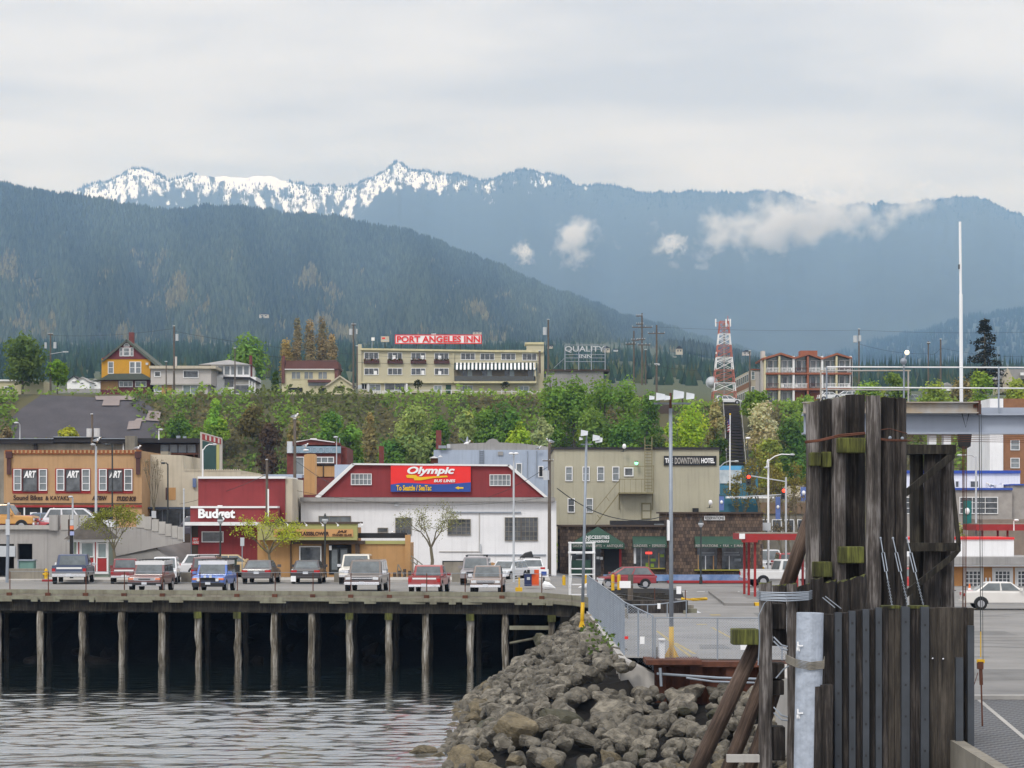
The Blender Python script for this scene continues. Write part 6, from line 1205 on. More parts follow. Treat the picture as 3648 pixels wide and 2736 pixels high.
# inn
Y = 400; a = top('inn_building', 'long khaki three storey inn with rows of windows and striped awning', 'hotel', 1600, Y)
wallbox(a, 1276, 1938, 1247, Y, 12, 'inn', d=1420); part(a, 'left_pier', 'inn', (1275,1288,1226,1410,Y-.3,.29)); mb = MB(); mb.prism([(1284,1240),(1935,1250),(1935,1256),(1284,1247)], Y-.5, 12.6); mb.build('roof_edge', M['olive'] if 0 else mat('khaki_trim', C(206,198,160,.86), .8), a); part(a, 'stair_head', 'inn', (1876,1938,1226,1252,Y-.2,4)); part(a, 'stair_cap', bpy.data.materials['khaki_trim'], (1870,1938,1219,1227,Y-.4,4.4))
for i, q in enumerate((1297,1381,1464,1547)):
    window(a, q, q+52, 1255+i*.5, 1280+i*.5, Y, gl='glass', nx=3, fw=2); fb = part(a, 'flower_box', 'umber', (q-1,q+54,1284,1295,Y-.5,.48)); window(a, q, q+52, 1311, 1336, Y, gl='glass', nx=3, fw=2)
    r2 = np.random.default_rng(i); n = 90; pp = np.c_[r2.uniform(X(q,Y), X(q+53,Y), n), r2.uniform(Y-.6, Y-.1, n), r2.uniform(Z(1285,Y), Z(1279,Y), n)]
    V, Fc, cl = leafquads(pp, unit(r2.normal(size=(n,3))), np.full(n, .14), np.where(r2.random((n,1)) < .3, np.array(C(150,70,60,.7)), np.array(C(86,96,50,.7)))*r2.uniform(.6,1.3,(n,1)), r2); npmesh('flowers', V, Fc, cl, M['leaf'], fb)
for q, t0 in ((1641,1257),(1710,1258),(1785,1258),(1860,1259)): window(a, q, q+52, t0, t0+25, Y, gl='glass', nx=3, fw=2)
for q, t0, b0 in ((1334,1321,1334),(1400,1266,1280),(1502,1266,1280),(1503,1320,1334),(1563,1267,1281),(1563,1322,1336)): part(a, 'curtain', 'whiteclean', (q-2,q+9,t0,b0,Y-.09,.03))
aw = MB(); zt_, zm_, zb_ = Z(1292,Y), Z(1296,Y), Z(1315,Y)
for k in range(2):
    for i in range(43):
        if (i % 2) != k: continue
        x0, x1 = X(1618+i*6.88,Y), X(1618+(i+1)*6.88,Y); aw.mi = k; aw.add([(x0,Y-1.3,zb_),(x1,Y-1.3,zb_),(x1,Y-.02,zt_),(x0,Y-.02,zt_),(x0,Y-1.3,zb_-.2),(x1,Y-1.3,zb_-.2)], [(0,1,2,3),(4,5,1,0)])
aw.build('striped_awning', [mat('awning_dark', C(38,56,54,.8)), M['whiteclean']], a)
part(a, 'balcony_recess', mat('recess_khaki', C(128,118,102,.8)), (1620,1908,1317,1357,Y-.06,.05)); 
for q in (1648,1718,1798,1880): part(a, 'patio_door', 'glass', (q,q+16,1318,1357,Y-.1,.03)); part(a, 'curtain_panel', 'glass_gr', (q+18,q+34,1318,1340,Y-.1,.03))
part(a, 'balcony_glass', mat('smoked_glass', C(96,98,96,.6), .2, .1), (1620,1908,1340,1357,Y-1.1,.04)); part(a, 'floor_band', bpy.data.materials['khaki_trim'], (1284,1612,1361,1365,Y-.5,.5),(1616,1910,1358,1365,Y-1.15,1.15)); [part(a, 'corner_column', 'inn', q) for q in ((1612,1618,1258,1362,Y-.3,.3),(1904,1910,1292,1362,Y-1.1,.2))]
for q in ((1288,1308,1366,1388,'dark'),(1316,1357,1368,1393,'glass_lt'),(1370,1443,1364,1395,'glass'),(1545,1575,1373,1397,'glass_gr'),(1645,1685,1373,1398,'glass_lt'),(1845,1885,1374,1402,'glass_gr')): window(a, *q[:4], Y, gl=q[4], fw=2, nx=2)
part(a, 'door', 'awning', (1588,1607,1371,1400,Y-.06,.05)); part(a, 'porch_column', 'trim', (1309,1314,1366,1395,Y-.4,.3),(1445,1452,1366,1400,Y-.4,.3)); part(a, 'hedge_planter', 'grass', (1392,1640,1400,1406,Y-2.5,.8)); part(a, 'terrace_wall', 'inn', (1330,1940,1405,1418,Y-3,.4)); part(a, 'terrace_rail', 'trim', (1390,1640,1389,1391,Y-3,.08),(1640,1930,1394,1396,Y-3,.08),*[(1390+i*36,1393+i*36,1389,1406,Y-3,.08) for i in range(16)]); part(a, 'picket_fence', 'trim', *[(1318+i*6,1321+i*6,1391,1402,Y-3,.08) for i in range(11)]); part(a, 'utility_box', 'can', (1268,1288,1372,1385,Y-2.5,.8))
sg = thing('inn_sign', 'long white roof sign reading Port Angeles Inn in red letters', 'sign', (X(1561,401),401,Z(1242,401))); Y = 401
part(sg, 'panel', 'whiteclean', (1410,1713,1195,1222,Y,.15)); part(sg, 'red_frame', 'signred', (1407,1716,1192,1195,Y-.05,.25),(1407,1716,1222,1225,Y-.05,.25),(1407,1410,1195,1222,Y-.05,.25),(1713,1716,1195,1222,Y-.05,.25)); text('PORT ANGELES INN', 1414, 1710, 1197, 1220, Y-.02, M['signred'], sg, 0, .03, dep=.12); part(sg, 'leg', 'iron', *[(1430+i*52,1433+i*52,1225,1246,Y+.1,.1) for i in range(6)])
sg = thing('roof_sign', 'small cream lightbox sign left of the long inn sign', 'sign', (X(1371,401),401,Z(1242,401))); part(sg, 'panel', 'cream', (1357,1386,1198,1218,Y,.3)); part(sg, 'red_mark', 'signred', (1361,1372,1202,1208,Y-.03,.02)); part(sg, 'grey_line', 'can', (1368,1383,1211,1214,Y-.03,.02)); part(sg, 'leg', 'iron', (1370,1373,1218,1242,Y+.1,.1))
fl = thing('floodlight', 'white floodlight on a short mast at the left of the inn roof', 'floodlight', (X(1325,401),401,Z(1242,401))); mb = MB(); mb.pt((1325,1240),(1326,1212),Y,3,5); mb.build('mast', M['galv'], fl); MB().pb(1323,1334,1202,1213,Y-.2,.4).build('head', M['whiteclean'], fl)
# palms
for px, yt, lb in [(1490,1352,'small palm tree before the left wing of the inn'),(1800,1358,'small palm tree before the right wing of the inn')]:
    Y = 397; p = thing('palm_tree', lb, 'palm', (X(px,Y),Y,Z(1402,Y))); MB().pt((px,1402),(px-1,yt+10),Y,4.5,7).build('trunk', M['bark'], p); r2 = np.random.default_rng(px); n = 150; d = unit(r2.normal(size=(n,3))+np.array([0,0,.25])); rr_ = r2.random(n)
    pp = np.array([X(px,Y),Y,Z(yt+8,Y)])+d*(rr_*.8)[:,None]+np.array([0,0,-.5])*(rr_**2)[:,None]; V, Fc, cl = leafquads(pp, unit(np.cross(d, r2.normal(size=(n,3)))), np.full(n,.2), np.array(C(86,88,52,.7))[None]*r2.uniform(.6,1.3,(n,1)), r2); npmesh('crown', V, Fc, cl, M['leaf'], p)
# letters on an open frame
Y = 396; sg = thing('frame_sign', 'pale steel frame sign reading Quality Inn in open letters', 'sign', (X(2085,Y),Y,Z(1318,Y)))
mb = MB(); [mb.pb(q,q+3.5,1228,1318,Y,.1) for q in (2011,2060,2105,2154)]; [mb.pb(2011,2157,q,q+2,Y-.01,.06) for q in (1228,1243,1262,1274,1287)]; mb.pt((2011,1276),(1972,1312),Y,2.5,4); mb.build('frame', M['galv'], sg)
text('QUALITY', 2012, 2154, 1233, 1256, Y-.12, M['can'], sg, 0, .015); text('INN', 2064, 2108, 1263, 1275, Y-.12, M['can'], sg, 0, .015)
Y = 398; a = top('low_building', 'low dark roofed building under the open frame sign', 'building', 2060, Y); part(a, 'wall', 'roofgrey', (1945,2150,1322,1420,Y,6)); part(a, 'roof', 'brown', (1940,2172,1315,1323,Y-.4,7))
# radio mast
Y = 398; tw = thing('radio_tower', 'red and white lattice radio tower with white antennas and a dish', 'tower', (X(2580,Y),Y,Z(1420,Y)))
M['towred'] = mat('tower_red', C(188,112,94,.85), .6); 
def twx(y, s): t = (1420-y)/(1420-1145); return 2579+s*(41*(1-t)+15*t)+(1-t)*0
levels = [1420,1395,1365,1340,1318,1288,1274,1252,1230,1208,1190,1168,1145]
col_at = lambda y: 'white' if (1365 < y <= 1395) or (1274 < y <= 1318) or (1185 < y <= 1230) else 'towred'
for l0, l1 in zip(levels, levels[1:]):
    mb = MB(); dz = .5*(41*(1-(1420-(l0+l1)/2)/275)+15*((1420-(l0+l1)/2)/275))*2*Y/F
    h0 = (twx(l0,1)-twx(l0,-1))/2*Y/F; h1 = (twx(l1,1)-twx(l1,-1))/2*Y/F; cx_ = X(2579,Y); z0, z1 = Z(l0,Y), Z(l1,Y)
    c0 = [(cx_+sx*h0, Y+sy*h0, z0) for sx, sy in ((-1,-1),(1,-1),(1,1),(-1,1))]; c1 = [(cx_+sx*h1, Y+sy*h1, z1) for sx, sy in ((-1,-1),(1,-1),(1,1),(-1,1))]
    for i in range(4): mb.tube([c0[i], c1[i]], .085, 5); mb.tube([c0[i], c1[(i+1)%4]], .05, 4); mb.tube([c0[(i+1)%4], c1[i]], .05, 4); mb.tube([c1[i], c1[(i+1)%4]], .05, 4)
    mb.build('lattice', M['whiteclean'] if col_at((l0+l1)/2) == 'white' else M['towred'], tw)
for q, r in ((2550,0),(2587,-.3),(2602,.2),(2595,.8)): MB().pb(q-2.2,q+2.2,1136,1163,Y+r-.8,.25).build('antenna', M['whiteclean'], tw)
mb = MB(); mb.pt((2550,1150),(2590,1150),Y-.8,2.5,4); mb.pt((2593,1125),(2593,1150),Y,2.5,4); mb.pt((2560,1150),(2600,1152),Y,2.5,4); mb.build('antenna_arm', M['towred'], tw)
mb = MB(); x, z = X(2535,Y), Z(1363,Y); mb.tube([(x,Y-.6,z),(x,Y-.3,z)], [1.05,1.05], 18); mb.ball((x,Y-.55,z), .9, 14, 8); mb.build('dish', M['can'], tw); MB().ball((X(2551,Y),Y-.9,Z(1259,Y)), .2).build('small_dish', M['whiteclean'], tw); part(tw, 'cable_tray', 'roofgrey', (2577,2583,1150,1420,Y+.3,.2))
# long school like building with window rows seen at an angle
Y = 404; a = top('apartment_building', 'long pale block with receding window rows left of the orange roofed motel', 'building', 2665, Y)
ax, bx_, ay, by_ = X(2618,Y+26), X(2676,Y), Y+26, Y; zt0, zt1 = Z(1350,Y+26), Z(1317,Y); zb0 = Z(1440,Y)
MB().add([(ax,ay,zb0),(bx_,by_,zb0),(bx_,by_,zt1),(ax,ay,zt1-.0),(X(2708,Y),Y,zb0),(X(2708,Y),Y,zt1),(X(2708,Y),Y+30,zb0),(X(2708,Y),Y+30,zt1)], [(0,1,2,3),(1,4,5,2),(4,6,7,5),(3,2,5,7)]).build('wall', M['cream'], a)
def skewq(t0, t1, z0, z1, off=.05):
    P_ = lambda t: (ax+(bx_-ax)*t-off, ay+(by_-ay)*t-off*.6); p, q = P_(t0), P_(t1); return [(p[0],p[1],z0),(q[0],q[1],z0),(q[0],q[1],z1),(p[0],p[1],z1)]
H3 = zt1-zb0
for lv in range(2):
    zz0 = zt1-1.9-lv*2.9
    MB().add(skewq(.0,1,zz0-1.0,zz0-.1,.03), [(0,1,2,3)]).build('brick_band', M['brickbrn'], a)
    for i in range(8):
        fo = MB().add(skewq(.04+i*.12,.13+i*.12,zz0,zz0+1.5,.06), [(0,1,2,3)]).build('window', M['trim'], a); MB().add(skewq(.055+i*.12,.115+i*.12,zz0+.15,zz0+1.35,.09), [(0,1,2,3)]).build('pane', M['glass_lt'], fo)
window(a, 2676,2690,1322,1353,Y-.0,gl='glass_gr',ny=2,fw=2); window(a, 2676,2690,1376,1400,Y,gl='glass_gr',fw=2); part(a, 'pale_end', 'stuccogrey', (2692,2708,1320,1425,Y-.1,.1)); part(a, 'roof_edge', 'orangeroof', (2676,2710,1314,1318,Y-.3,1))
# motel with folded orange roof
Y = 396; a = top('motel_building', 'three storey motel with folded orange roof and white balconies', 'motel', 2875, Y)
wallbox(a, 2722, 3036, 1285, Y, 9, 'glass_gr', name='glazed_wall', d=1440); mb = MB(); mb.prism([(2714,1276),(2782,1256),(2832,1272),(2882,1257),(2930,1274),(2982,1257),(3036,1273),(3036,1279),(2982,1264),(2930,1281),(2882,1264),(2832,1279),(2782,1263),(2716,1283)], Y-1.6, 11); mb.build('roof', M['orangeroof'], a); part(a, 'roof_box', 'orangeroof', (2852,2912,1249,1268,Y+3,3)); MB().prism([(2722,1285),(2782,1264),(2832,1280),(2882,1264),(2930,1281),(2982,1264),(3034,1280),(3034,1290),(2722,1290)], Y-.05, .2).build('gable_glass', M['glass_gr'], a)
for lv, (t0, b0) in enumerate(((1283,1325),(1338,1382),(1395,1436))):
    for i in range(6):
        if lv == 2 and i in (2,3): continue
        p = 2730+i*51
        window(a, p+4, p+24, t0, b0-2, Y-.05, fr='trim', gl='glass_lt' if (i+lv)%2 else 'glass', fw=2); window(a, p+25, p+45, t0, b0-2, Y-.05, fr='trim', gl='glass_gr', fw=2)
for i in range(7): part(a, 'fin_wall', ('paleyel','paleyel','trim','orangeroof','trim','paleyel','trim')[i], (2722+i*51,2729+i*51,1268,1436,Y-1.4,1.4))
for yy, m_ in ((1327,'orangeroof'),(1383,'orangeroof')):
    part(a, 'balcony_slab', m_, (2728,3034,yy,yy+7,Y-1.5,1.5))
    for i in range(6): mb = MB(); p = 2731+i*51; mb.pb(p,p+44,yy-17,yy-15,Y-1.45,.08); [mb.pb(p+k*5,p+k*5+1.5,yy-15,yy,Y-1.45,.05) for k in range(9)]; mb.build('balustrade', M['trim'] if (i+yy)%3 else M['umber'], a)
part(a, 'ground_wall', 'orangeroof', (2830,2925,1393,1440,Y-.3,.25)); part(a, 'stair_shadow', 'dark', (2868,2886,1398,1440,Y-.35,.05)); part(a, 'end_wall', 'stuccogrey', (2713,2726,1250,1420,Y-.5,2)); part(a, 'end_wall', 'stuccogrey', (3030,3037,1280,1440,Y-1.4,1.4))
for px, yt, lb in [(2823,1312,'first'),(2788,1372,'b'),(2837,1372,'c'),(3022,1318,'d'),(3024,1372,'e')]:
    lbl = {'first':'white patio chair on the upper motel balcony near the middle','b':'white patio chair on the left of the lower motel balcony','c':'white patio chair on the lower motel balcony near the centre','d':'white patio chair on the upper motel balcony at the right end','e':'white patio chair on the lower motel balcony at the right end'}[lb]
    Yc = 394.8; c_ = thing('patio_chair', lbl, 'chair', (X(px,Yc),Yc,Z(yt+13,Yc))); part(c_, 'seat', 'whiteclean', (px-5,px+5,yt+6,yt+8,Yc,.5)); part(c_, 'backrest', 'whiteclean', (px-5,px+5,yt-2,yt+6,Yc+.45,.06)); part(c_, 'leg', 'whiteclean', (px-5,px-4,yt+8,yt+13,Yc,.06),(px+4,px+5,yt+8,yt+13,Yc,.06))
# houses and slopes on the right rim
Y = 405; a = top('house', 'grey roofed house with pale gable behind the railing at the right edge', 'house', 3610, Y); wallbox(a, 3568, 3640, 1345, Y, 7, 'paleyel', d=1400); MB().prism([(3560,1350),(3585,1315),(3680,1315),(3690,1350)], Y-.4, 8).build('roof', M['roofgrey'], a); MB().prism([(3570,1348),(3590,1310),(3612,1352),(3612,1395),(3570,1395)], Y-.5, .4).build('gable', M['cream'], a); part(a, 'white_lantern', 'whiteclean', (3636,3648,1327,1337,Y-1,.4))
Y = 560; a = top('house', 'small white house with brown roof far back on the right rim', 'house', 3375, Y); part(a, 'wall', 'whiteclean', (3358,3392,1372,1392,Y,6)); MB().prism([(3354,1374),(3375,1362),(3396,1374)], Y-.5, 7).build('roof', M['roofgrey'], a)
# hillside houses far off
for px, py, wd, h_, Y, lb, m_ in [(940,1120,48,13,3500,'pale house high on the wooded hill above the brown poplars','cream'),(1700,1182,44,12,2900,'large pale house on the hill above the right end of the inn sign','cream'),(1545,1187,22,8,2900,'tiny pale house on the hill above the inn sign','whiteclean'),(2420,1242,34,22,1800,'pink gabled house in the forest clearing left of the radio tower','cream'),(2160,1240,36,16,1700,'pale house behind the open frame sign','cream'),(2660,1253,44,14,1750,'pale grey house among conifers right of the radio tower','stuccogrey'),(1960,1232,30,10,1900,'pale house half hidden behind the pole right of the inn','cream'),(2194,1246,22,6,1650,'low white shed right of the frame sign','whiteclean'),(2405,1269,14,4,1300,'tiny white rooftop among the dark trees near the twin poles','whiteclean'),(2347,1296,10,5,1100,'tiny white roof right of the bare wooden pole','whiteclean')]:
    wd *= .7; h_ *= .8; a = thing('far_house', lb, 'house', (X(px,Y),Y,Z(py+h_,Y))); part(a, 'wall', m_, (px-wd/2,px+wd/2,py,py+h_*1.2,Y,wd*.4*Y/F)); MB().prism([(px-wd/2-1,py),(px-wd*.12,py-h_*.55),(px+wd*.12,py-h_*.55),(px+wd/2+1,py)], Y-.5, wd*.4*Y/F+1).build('roof', M['roofdark'], a); part(a, 'window', 'glass', (px-wd*.3,px-wd*.1,py+h_*.25,py+h_*.6,Y-.05,.04),(px+wd*.1,px+wd*.3,py+h_*.25,py+h_*.6,Y-.05,.04))
# utility poles
def upole(px, yt, yb, Y, wd, label, cans=(), arms=(), lean=0, lamp=None):
    r_ = thing('utility_pole', label, 'utility pole', (X(px,Y), Y, Z(yb,Y)))
    MB().tube([(X(px,Y),Y,Z(yb,Y)),(X(px+lean,Y),Y,Z(yt,Y))], [wd/2*Y/F*1.1, wd/2*Y/F*.8], 7).build('pole', M['pole'], r_)
    for dx, y0, y1, cw_ in cans: MB().tube([(X(px+dx,Y),Y-.1,Z(y1,Y)),(X(px+dx,Y),Y-.1,Z(y0,Y))], cw_/2*Y/F, 10).build('transformer', M['can'], r_)
    for y0, x0, x1 in arms: MB().pb(px+x0, px+x1, y0, y0+3.5, Y-.2, .15).build('crossarm', M['pole'], r_)
    mb = MB(); [mb.ball((X(px+x0+k*(x1-x0)/3,Y), Y-.15, Z(y0-2,Y)), 2*Y/F, 6, 4) for y0, x0, x1 in (arms or [(yt+2,-3,3)]) for k in range(4)]; mb.build('insulators', M['can'], r_)
    if lamp: mb = MB(); mb.pt((px,lamp[1]+8),(px+lamp[0],lamp[1]),Y-.2,2.5,4); mb.pb(px+lamp[0]-4,px+lamp[0]+14,lamp[1]-2,lamp[1]+2,Y-.4,.4); mb.build('street_light', M['can'], r_)
    return r_
upole(180,1187,1400,388,7,'pole with twin transformers and street light among the left trees',[(-17,1220,1241,9),(16,1219,1241,11)],[(1190,-8,8)],0,(48,1253))
upole(620,1161,1402,386,7.5,'tall pole with one transformer before the grey flat roofed house',[(11,1190,1214,11)])
upole(592,1288,1405,384,5,'short dark pole before the grey flat roofed house'); upole(837,1240,1405,384,5,'plain pole before the white glazed house')
upole(1259,1150,1385,386,7,'pole with two transformers at the left end of the inn',[(-9,1172,1193,13),(12,1172,1190,6)],[(1156,-6,8)]); upole(1272,1232,1385,386,5,'thin second pole touching the transformer pole by the inn')
upole(1953,1138,1335,386,7,'pole with a single transformer at the right end of the inn',[(-12,1166,1193,14)]); upole(1922,1250,1330,385,9,'stubby pole against the right end of the inn',)
upole(2258,1178,1370,392,6,'lower pole with crossarms left of the tall one beyond the green trees',[],[(1210,-8,18),(1224,-28,6)]); upole(2287,1116,1372,390,6.5,'tallest pole with several crossarms beyond the green trees',[],[(1124,-20,0),(1153,-20,4),(1164,-34,36),(1208,-16,10),(1227,-14,28)]); upole(2300,1245,1372,394,5,'thin grey pole just right of the tallest pole')
upole(2339,1158,1400,388,7.5,'wooden pole with one broad crossarm left of the radio tower',[],[(1186,-30,28)],0,(-4,1296))
upole(2671,1250,1400,384,6,'grey pole in front of the long pale block'); upole(3060,1172,1420,384,6,'pole with boxy transformers right of the motel',[(-13,1196,1220,16),(3,1195,1216,10)])
upole(3307,1215,1376,392,5,'thin pole with forked top behind the gantry railing',[],[(1222,-4,6)]); upole(3351,1208,1378,390,6.5,'dark bare pole behind the gantry railing')
# wires
def wire(name, label, pts, r=.022, sag=.0):
    mb = MB()
    for (a0, b, Ya), (c, d, Yb) in zip(pts, pts[1:]):
        q = []
        for i in range(13):
            t = i/12; Y = Ya+(Yb-Ya)*t; q.append((X(a0,Ya)+(X(c,Yb)-X(a0,Ya))*t, Y, Z(b,Ya)+(Z(d,Yb)-Z(b,Ya))*t-sag*4*t*(1-t)))
        mb.tube(q, r, 4)
    return tag(mb.build(name, M['iron']), label, 'wire')
wire('power_line', 'thin wires strung along the bluff past the inn windows', [(620,1180,386),(1259,1262,386),(1922,1268,385)], .03, .5); wire('power_line', 'lower slack wires crossing in front of the inn', [(837,1250,384),(1259,1290,386),(1922,1288,385)], .035, .4); wire('power_line', 'wires from the left tree pole to the next pole', [(180,1195,388),(620,1170,386)], .025, .5)
wire('power_line', 'wire from the broad crossarm pole to the pale block', [(2300,1300,390),(2671,1325,384)], .035, .4); wire('power_line', 'wires running right from the radio tower across the blue mountain', [(2339,1165,388),(3060,1176,384),(3700,1182,384)], .022, .3); wire('power_line', 'slack wire between the poles behind the gantry railing', [(3060,1225,384),(3307,1260,392),(3351,1240,390),(3700,1270,390)], .025, .5)
# service poles and wires down in the town
upole(1957,1580,2060,157,13,'tall weathered pole with transformer between depot and hotel',[(-11,1676,1710,22)],[(1640,-24,14)])
upole(1050,1492+0,1880,165,12,'weathered pole with gull and transformer behind the maroon office',[(-17,1573,1614,20)]); upole(951,1637,1885,150,11,'shorter pole with white conduit against the maroon office'); single(MB().pb(953,958,1742,1862,149.6,.05), 'conduit', 'white conduit strapped to the shorter pole', 'conduit', M['whiteclean'])
upole(328,1475,1610,186,9,'pole with two big transformers above the dark restaurant roof',[(-9,1527,1557,20),(18,1526,1556,22)])
wire('power_line', 'heavy slack cable sagging across the hotel front', [(1985,1740,157),(2360,1840,167)], .035, 1.0); wire('power_line', 'thin cable along the depot eave', [(1050,1640,165),(1957,1660,157)], .02, 3.2); wire('power_line', 'second thin cable below the depot billboard', [(1042,1745,158),(1957,1770,157)], .015, .8); wire('power_line', 'thin cable sloping up across the cream building', [(640,1796,160),(951,1690,150)], .015, .2)
# ---------------------------------------------------------------- tarp, stairs, retaining wall on the slope
def onslope(pts, off): 
    return [(X(px, 340+45*t), 340+45*t-off*.5, bluff_z(px, 340+45*t)+off*.5) for px, t in pts]
def t_of(py, px):      # slope parameter showing at row py
    lo, hi = 0, 1
    for _ in range(30):
        m_ = (lo+hi)/2; Y = 340+45*m_
        if Z(py, Y) > bluff_z(px, Y): lo = m_
        else: hi = m_
    return (lo+hi)/2
def slopepatch(poly, off, name, m, nx=14, parent=None):
    mb = MB(); ys = [p[1] for p in poly]; y0, y1 = min(ys), max(ys); rows = 12; grid = []
    for j in range(rows+1):
        y = y0+(y1-y0)*j/rows; xs_ = []
        for (a0, b), (c, d) in zip(poly, poly[1:]+poly[:1]):
            if (b-y)*(d-y) <= 0 and b != d: xs_.append(a0+(c-a0)*(y-b)/(d-b))
        if not xs_: xs_ = [p[0] for p in poly if abs(p[1]-y) < 1e-6]
        l, r = min(xs_), max(xs_); grid.append([(l+(r-l)*i/nx, y) for i in range(nx+1)])
    for row in grid:
        for px, py in row:
            t = t_of(py, px); Y = 340+45*t; mb.v.append((X(px,Y), Y-off, bluff_z(px,Y)+off*.4))
    for j in range(rows):
        for i in range(nx): mb.f.append([j*(nx+1)+i, j*(nx+1)+i+1, (j+1)*(nx+1)+i+1, (j+1)*(nx+1)+i]); mb.m.append(0)
    return mb.build(name, m, parent)
tarp = thing('erosion_cover', 'big dark grey erosion cover over the bare slope below the yellow house', 'tarp', (X(300,365), 365, bluff_z(300,365)))
slopepatch([(150,1412),(480,1414),(575,1478),(560,1600),(60,1600),(38,1500),(80,1460)], .55, 'dark_sheet', mat('erosion_sheet', C(92,88,92,.62), .9, .18, .3, streak=.25), parent=tarp)
slopepatch([(342,1418),(470,1417),(498,1433),(345,1432)], .8, 'pale_mat', mat('erosion_mat', C(150,138,134,.75), .9, .1, .5), parent=tarp); slopepatch([(372,1432),(430,1432),(428,1452),(366,1452)], .8, 'pale_mat', bpy.data.materials['erosion_mat'], parent=tarp); slopepatch([(532,1470),(576,1474),(570,1508),(520,1506)], .8, 'pale_mat', bpy.data.materials['erosion_mat'], parent=tarp); slopepatch([(462,1507),(508,1505),(500,1536),(455,1537)], .8, 'pale_mat', bpy.data.materials['erosion_mat'], parent=tarp); slopepatch([(490,1498),(530,1496),(520,1508),(480,1508)], .8, 'pale_mat', bpy.data.materials['erosion_mat'], parent=tarp)
stairs = thing('stairway', 'long dark public stairway climbing the bluff with side rails', 'stairs', (X(2620,350),350,bluff_z(2620,350)))
mb = MB(); n = 46
for i in range(n):
    t = .02+.95*i/n; Y = 340+45*t; c0 = 2640-(i/n)*35; hw = 36-8*(i/n); z = bluff_z(2620,Y)+.5; mb.box(X(c0-hw,Y), X(c0+hw,Y), Y, Y+1.1, z-.3, z)
mb.build('treads', mat('stair_timber', C(74,66,64,.6), .9, .25, 2), stairs)
for s_ in (-1, 1):
    mb = MB(); pts = []
    for i in range(0, n+1, 4):
        t = .02+.95*i/n; Y = 340+45*t; px = 2640-(i/n)*35+s_*(38-8*(i/n)); z = bluff_z(2620,Y)+.5; pts.append((X(px,Y), Y, z+1.05)); mb.tube([(X(px,Y), Y, z-.3),(X(px,Y), Y, z+1.05)], .05, 4)
    mb.tube(pts, .06, 5); mb.build('handrail', M['roofgrey'], stairs)
rw = thing('retaining_wall', 'dark retaining wall left of the yellow green tree', 'wall', (X(2365,380),380,Z(1560,380))); part(rw, 'wall', 'brown', (2328,2395,1442,1570,379,3)); part(rw, 'rail_post', 'brown', (2336,2340,1428,1446,378.8,.3),(2430,2434,1420,1446,378.8,.3))
# ---------------------------------------------------------------- trees on the bluff
g1, g2, g3, g4 = C(98,124,58,.72), C(84,112,54,.72), C(128,148,52,.78), C(118,132,84,.75)
T = tree
T('leafy_tree','big round dark green tree left of the transformer pole',80,1196,1415,205,388,C(88,104,58,.62),2900,.32)
T('leafy_tree','brighter low green tree just right of the left transformer pole',205,1278,1405,95,389,C(98,124,44,.75),1300,.3)
T('leafy_tree','upright fresh green tree behind the white glazed house',880,1180,1410,165,410,C(98,124,66,.75),2200,.34,style='full')
for px, yt, wd, Yp, lb in [(1058,1132,42,420,'slim brown poplar, left one of the bare group behind the cream house'),(1106,1140,52,422,'middle brown poplar, densest of the group behind the cream house'),(1150,1130,56,424,'tallest brown poplar of the group behind the cream house'),(1020,1210,60,418,'low golden brown tree at the left foot of the poplars'),(1186,1190,44,420,'short brown poplar at the right foot of the group')]:
    T('poplar_tree', lb, px, yt, 1400, wd, Yp, C(152,138,118,.5) if px != 1020 else C(158,142,104,.5), 2200, .2, style='poplar', group='brown poplars behind the cream house')
T('conifer_shrub','dark columnar cypress left of the cream house',980,1324,1410,32,392,C(66,84,42,.65),800,.2,style='poplar')
